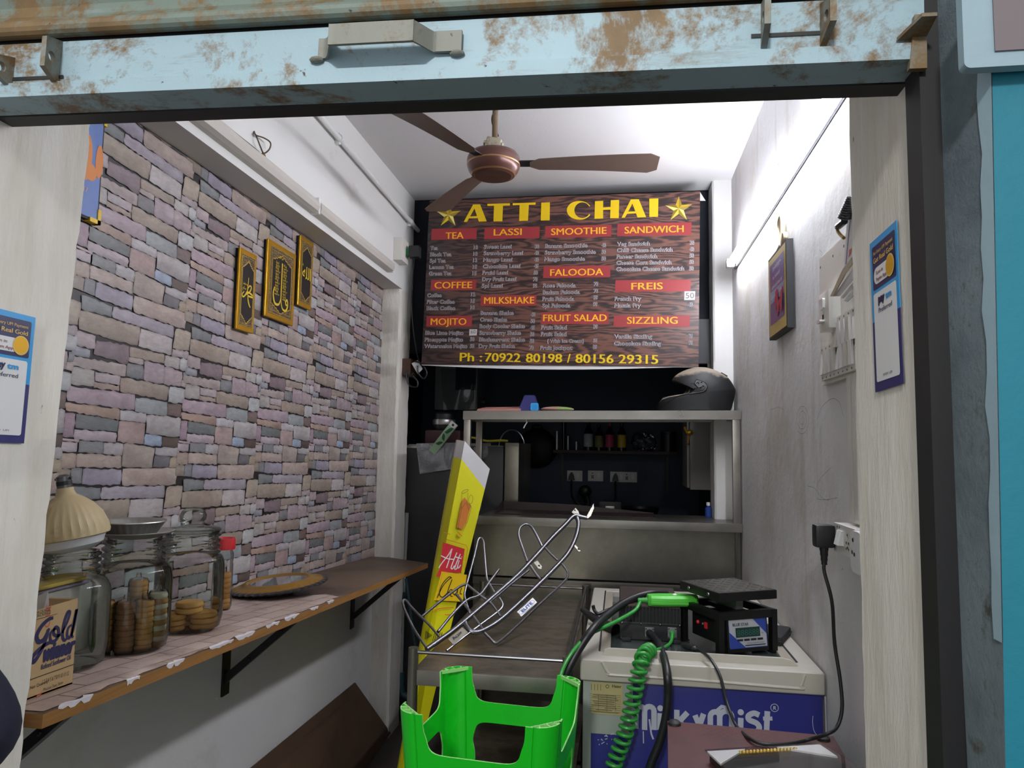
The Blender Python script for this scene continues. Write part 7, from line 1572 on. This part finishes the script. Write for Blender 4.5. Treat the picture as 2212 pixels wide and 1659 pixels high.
TF = Frame(A, u_, v_) if u_.cross(v_).z > 0 else Frame(A, u_, -v_)
g.use('tray_print'); mat('tray_print', '#6d4a42', .45)
rnd = random.Random(4)
for i in range(9):
    for j in range(5):
        x = .075+.019*i+.009*(j % 2); y = -(.025+.012*j); kk = .008
        g.stroke(TF, [(x-kk, y-.004), (x, y+.004), (x+kk, y-.004)], .0012, .0006)
g.done('top', mt)
for px, py in ((1457, 1565), (1778, 1598)): p = PZ(px, py, .75); g = G('rubber'); g.lathe([(.016, 0), (.015, .006), (.010, .010), (0, .011)], p, 20); g.done('rubber_stud', mt)
for x, y in ((.03, .03), (W_-.03, .03), (.03, D_-.03), (W_-.03, D_-.03)):
    p = A+u_*x+v_*y; g = G('black_iron'); g.bb(p.x-.012, p.x+.012, p.y-.012, p.y+.012, 0, .732); g.done('leg', mt)
pk = thing('packed_frame', 'picture frame in clear plastic with white corner protectors lying on the maroon table', 'frame', PZ(1660, 1640, .752))
zf = .752; FA = PZ(1533, 1645, zf); FB = PZ(1770, 1630, zf); fu = (FB-FA).normalized(); fv = V((fu.y, -fu.x, 0)); fw_ = (FB-FA).length; fd = .22
PFr = Frame(FA, fu, -fv); 
if PFr.n.z < 0: PFr = Frame(FA, fu, fv)
g = G('dark_petal'); g.hexa([FA+fv*fd, FB+fv*fd, FB, FA], [p+V((0, 0, .016)) for p in (FA+fv*fd, FB+fv*fd, FB, FA)]); g.done('frame_body', pk)
g = G('gold_pale'); n = 17
for k in range(n): g.sphere(FA+fu*(fw_*(.26+.5*k/(n-1)))+fv*.008+V((0, 0, .0175)), .0052, 8)
g.done('bead_trim', pk); g = G('board_grey'); g.stroke(PFr, [(.02, -.04), (fw_*.9, -.032)], .0012, .0166); g.done('inner_line', pk)
for a, b, c_ in ((FA, fu, fv), (FB, -fu, fv)):
    g = G('clean_white'); s_ = .085 if a is FA else .10; P = [a-b*.004-c_*.004, a+b*s_-c_*.004, a-b*.004+c_*.06]; P = [p+V((0, 0, .0162)) for p in P]; g.add(P+[p+V((0, 0, .004)) for p in P], [(0, 1, 2), (5, 4, 3), (0, 3, 4, 1), (1, 4, 5, 2), (2, 5, 3, 0)]); g.done('corner_protector', pk)
g = G('wrap_film'); q_ = [FA-fu*.008-fv*.006, FB+fu*.006-fv*.008, FB+fu*.03+fv*fd, FA-fu*.012+fv*fd]; g.add([p+V((0, 0, .0225)) for p in q_], [(0, 1, 2, 3)]); g.tube([p+V((0, 0, .0215)) for p in q_], .0018, 6, True); g.done('plastic_cover', pk)

# ------------------------------------------------------------------ upturned green plastic stool
mat('stool_green', '#0bb51a', .38, var=.10, vs=7, dirt=('#1d5c17', 16, .66, .80), bump=.15, bs=40); mat('stool_edge', '#8fcf7a', .5)
def make_stool(root, M, flip, detail=True):
    """moulded stool: four corner legs joined by a shallow skirt band; local z runs from seat (0) to feet (H)"""
    H = .45; per = []; sh, fh = .135, .172
    def surf(u, v):
        """u in 0..4 round the four sides (corner at .0), v metres from the seat"""
        s = sh+(fh-sh)*(v/H); k = int(u) % 4; f = u-int(u); c = .23     # rounded corner
        a = (f-.5)*2; x = s*a; y = -s
        lim = 1-c
        if abs(a) > lim:
            t_ = (abs(a)-lim)/c*math.pi/4; r_ = s*c*1.15; x = math.copysign(s*(1-c*1.15)+r_*math.sin(t_), a); y = -(s*(1-c*1.15)+r_*math.cos(t_))
        # shallow flute down each side of the leg
        bul = .008*math.cos(min(1, (1-abs(a))/.38)*math.pi)*(1 if abs(a) > .6 else 0)
        q = V((x, y-bul*.0, v)); R_ = Mx.Rotation(k*math.pi/2, 3, 'Z'); return R_ @ q
    wl = .185                                     # half width of a leg in u, at the feet
    bt, bb_ = H-.066, H-.118                      # band: top and bottom edge (metres from the seat)
    def inside(u, v):
        f = u-math.floor(u); d = min(f, 1-f); w__ = wl+.02*(1-v/H)
        sag = .022*(1-((d-.5)/.5)**2) if True else 0
        top = bt+.010-.032*math.sin(math.pi*max(0, (d-w__))/(1-2*w__)) if d > w__ else H
        fil = .05
        if d <= w__: return True
        e = (d-w__)
        t1 = bt-.012+.045*max(0, 1-e/.05)**2.2; b1 = bb_-.010-.035*max(0, 1-e/.05)**2.2
        if b1 <= v <= t1: return True
        if v < .12+.05*max(0, 1-e/.05)**2: return True
        return False
    # march a fine grid, snapping edge vertices by bisection for clean curved outlines
    NU, NV = 176, 96; vid = {}; vs = []; fs = []; own = []
    def vert(i, j):
        i %= NU
        if (i, j) not in vid: vid[(i, j)] = len(vs); vs.append([4*i/NU, H*j/NV])
        return vid[(i, j)]
    cell = [[inside(4*(i+.5)/NU, H*(j+.5)/NV) for j in range(NV)] for i in range(NU)]
    for i in range(NU):
        for j in range(NV):
            if cell[i][j]: fs.append((vert(i, j), vert(i+1, j), vert(i+1, j+1), vert(i, j+1))); f = (4*(i+.5)/NU) % 1; own.append((round(4*(i+.5)/NU) % 4) if min(f, 1-f) < wl+.03 else (4 if H*(j+.5)/NV > .22 else 8)+int(4*(i+.5)/NU))
    from collections import Counter
    ec = Counter()
    for f in fs:
        for k in range(4): ec[tuple(sorted((f[k], f[(k+1) % 4])))] += 1
    nb = {}
    for (a, b), c in ec.items():
        if c == 1: nb.setdefault(a, []).append(b); nb.setdefault(b, []).append(a)
    for _ in range(12):                           # relax the cut edges into smooth curves
        new = {}
        for a, l in nb.items():
            if len(l) == 2 and .002 < vs[a][1] < H-.002:
                du = [((vs[b][0]-vs[a][0]+2) % 4)-2 for b in l]; new[a] = [vs[a][0]+.5*sum(du)/2, vs[a][1]*.5+.25*(vs[l[0]][1]+vs[l[1]][1])]
        for a, p in new.items(): vs[a] = p
    pos = [surf(u % 4, v) for u, v in vs]
    th = .0032
    nrm = []
    for (u, v), p in zip(vs, pos):
        e = .003; du = surf((u+e) % 4, v)-surf((u-e) % 4, v); d2 = surf(u % 4, min(H, v+e))-surf(u % 4, max(0, v-e)); nrm.append(du.cross(d2).normalized())
    edge = [(a, b) for (a, b), c in ec.items() if c == 1]
    owner_edge = {}
    for f, o in zip(fs, own):
        for k in range(4): owner_edge.setdefault(tuple(sorted((f[k], f[(k+1) % 4]))), []).append((o, f[k], f[(k+1) % 4]))
    for o in range(12):
        sub = [f for f, w__ in zip(fs, own) if w__ == o]
        if not sub: continue
        ids = sorted(set(q for f in sub for q in f)); mp = {q: i for i, q in enumerate(ids)}; n_ = len(ids)
        g = G('stool_green'); g.T = M
        F = [tuple(mp[q] for q in f) for f in sub]
        V_ = [pos[q]+nrm[q]*th*.5 for q in ids]+[pos[q]-nrm[q]*th*.5 for q in ids]
        E = []
        for key, l in owner_edge.items():
            if ec[key] == 1 and l[0][0] == o: a, b = l[0][1], l[0][2]; E.append((mp[b], mp[a], n_+mp[a], n_+mp[b]))
        o0 = len(g.v); g.add(V_, F+[tuple(n_+q for q in f[::-1]) for f in F], True); g.use('stool_edge')
        for e in E: g.f.append([o0+q for q in e]); g.mi.append(g.cm); g.sm.append(False)
        if o < 4:                                  # ribs closing the foot of the leg
            gr = G('stool_edge'); gr.T = M; L = [surf((o-.155) % 4, H), surf((o+.155) % 4, H)]; ch = (L[1]-L[0]); mid = surf(o % 4, H); z_ = V((0, 0, -.008)); inn = [L[0]+ch*t_ for t_ in (0, .25, .5, .75, 1)]
            def wall(a, b): n__ = (b-a).cross(V((0, 0, 1))).normalized()*.0016; gr.hexa([a-n__, b-n__, b+n__, a+n__], [p+z_ for p in (a-n__, b-n__, b+n__, a+n__)])
            for k in range(4): wall(inn[k], inn[k+1])
            for t_, uu in ((.28, -.075), (.5, 0), (.72, .075)): wall(L[0]+ch*t_, surf((o+uu) % 4, H))
        leg_ = g.done('leg' if o < 4 else 'stretcher_band' if o < 8 else 'seat_skirt', root, 40)
        if o < 4: gr.done('foot_ribs', leg_)
    g = G('stool_green'); g.T = M; s = sh-.004; g.box((0, 0, .004), (2*s, 2*s, .008), None, .003); g.done('seat', root)
SH_ = .45; sp_ = V((-.276, 1.665, .868)); base_z = sp_.z-SH_
MM = Mx.Translation((sp_.x, sp_.y, base_z)) @ Mx.Rotation(-.10, 4, 'Z')
st_ = thing('plastic_stool', 'bright green plastic stool turned upside down in the foreground, feet in the air', 'stool', (sp_.x, sp_.y, base_z))
make_stool(st_, MM, False)
M2 = Mx.Translation((sp_.x, sp_.y, base_z-.001)) @ Mx.Rotation(-.06, 4, 'Z') @ Mx.Diagonal((1, 1, -(base_z-.001)/SH_, 1))
st2 = thing('plastic_stool', 'green plastic stool standing upright underneath the upturned green stool', 'stool', (sp_.x, sp_.y, 0))
make_stool(st2, M2, True)

# ------------------------------------------------------------------ person at the left edge, one elbow in the picture
def skin(name, nodes, edges, key, parent, sub=2):
    """body surface grown round a skeleton; the first node is the root"""
    me = bpy.data.meshes.new(name); off = parent.location
    me.from_pydata([V(p[:3])-off for p in nodes], edges, []); o = bpy.data.objects.new(name, me); COL.objects.link(o); o.parent = parent
    md = o.modifiers.new('skin', 'SKIN'); sv = me.skin_vertices[0].data
    for v, p in zip(sv, nodes): v.radius = (p[3], p[4] if len(p) > 4 else p[3])
    sv[0].use_root = True; md.use_smooth_shade = True
    o.modifiers.new('sub', 'SUBSURF').levels = sub; o.modifiers[-1].render_levels = sub
    me.materials.append(MATS[key]); return o
mat('skin_brown', '#7a4f37', .6, var=.06, vs=12); mat('navy_cloth', '#10142a', .95, var=.25, vs=60, bump=.3, bs=220, bd=.002); mat('trousers', '#1d1d22', .9); mat('hair_black', '#0c0b0b', .6); mat('shoe', '#1a1512', .5)
el = PY(10, 1590, .74); bx_, by_ = -1.08, .52
pe = thing('person', 'person in a dark navy jacket standing at the left edge, only the bent elbow showing', 'person', (bx_, by_, 0))
sh_r = V((bx_+.17, by_+.02, 1.36)); wr = V((bx_+.20, by_-.10, 1.02)); sh_l = V((bx_-.17, by_, 1.36)); el_l = V((bx_-.25, by_, 1.08)); wr_l = V((bx_-.24, by_-.08, .84))
N_ = [(bx_, by_, .92, .15, .11), (bx_, by_, 1.10, .135, .10), (bx_, by_, 1.28, .15, .10), (bx_, by_, 1.39, .08, .07), (bx_, by_-.01, 1.46, .05), (bx_, by_-.02, 1.55, .075, .09), (bx_, by_-.015, 1.63, .075, .09), (bx_, by_-.01, 1.69, .05, .06),
      (*sh_r, .06), (*el, .045), (*wr, .03), (*sh_l, .06), (*el_l, .043), (*wr_l, .03),
      (bx_+.09, by_, .86, .085), (bx_+.10, by_-.01, .47, .055), (bx_+.10, by_+.02, .08, .038), (bx_+.11, by_-.12, .035, .035),
      (bx_-.09, by_, .86, .085), (bx_-.10, by_-.01, .47, .055), (bx_-.10, by_+.02, .08, .038), (bx_-.11, by_-.12, .035, .035), (wr.x+.0, wr.y-.06, wr.z-.03, .028, .016), (wr_l.x, wr_l.y-.02, wr_l.z-.08, .028, .016)]
E_ = [(0, 1), (1, 2), (2, 3), (3, 4), (4, 5), (5, 6), (6, 7), (2, 8), (8, 9), (9, 10), (2, 11), (11, 12), (12, 13), (0, 14), (14, 15), (15, 16), (16, 17), (0, 18), (18, 19), (19, 20), (20, 21), (10, 22), (13, 23)]
skin('body', N_, E_, 'skin_brown', pe)
J_ = [(bx_, by_, .90, .175, .135), (bx_, by_, 1.10, .16, .125), (bx_, by_, 1.28, .17, .12), (bx_, by_, 1.40, .10, .09), (*sh_r, .078), (*el, .07), (*(el.lerp(wr, .85)), .046), (*sh_l, .078), (*el_l, .06), (*(el_l.lerp(wr_l, .9)), .045)]
skin('jacket', J_, [(0, 1), (1, 2), (2, 3), (2, 4), (4, 5), (5, 6), (2, 7), (7, 8), (8, 9)], 'navy_cloth', pe, 3)
T_ = [(bx_, by_, .93, .155, .115), (bx_+.09, by_, .85, .10), (bx_+.10, by_-.01, .47, .07), (bx_+.10, by_+.02, .10, .055), (bx_-.09, by_, .85, .10), (bx_-.10, by_-.01, .47, .07), (bx_-.10, by_+.02, .10, .055)]
skin('trousers', T_, [(0, 1), (1, 2), (2, 3), (0, 4), (4, 5), (5, 6)], 'trousers', pe)
g = G('hair_black'); g.sphere((bx_, by_+.02, 1.66), .098, 20, (.86, 1.0, .82)); g.done('hair', pe)
for s_ in (-1, 1): g = G('shoe'); g.box((bx_+.105*s_, by_-.05, .035), (.09, .26, .07), None, .03, 3); g.done('shoe', pe)
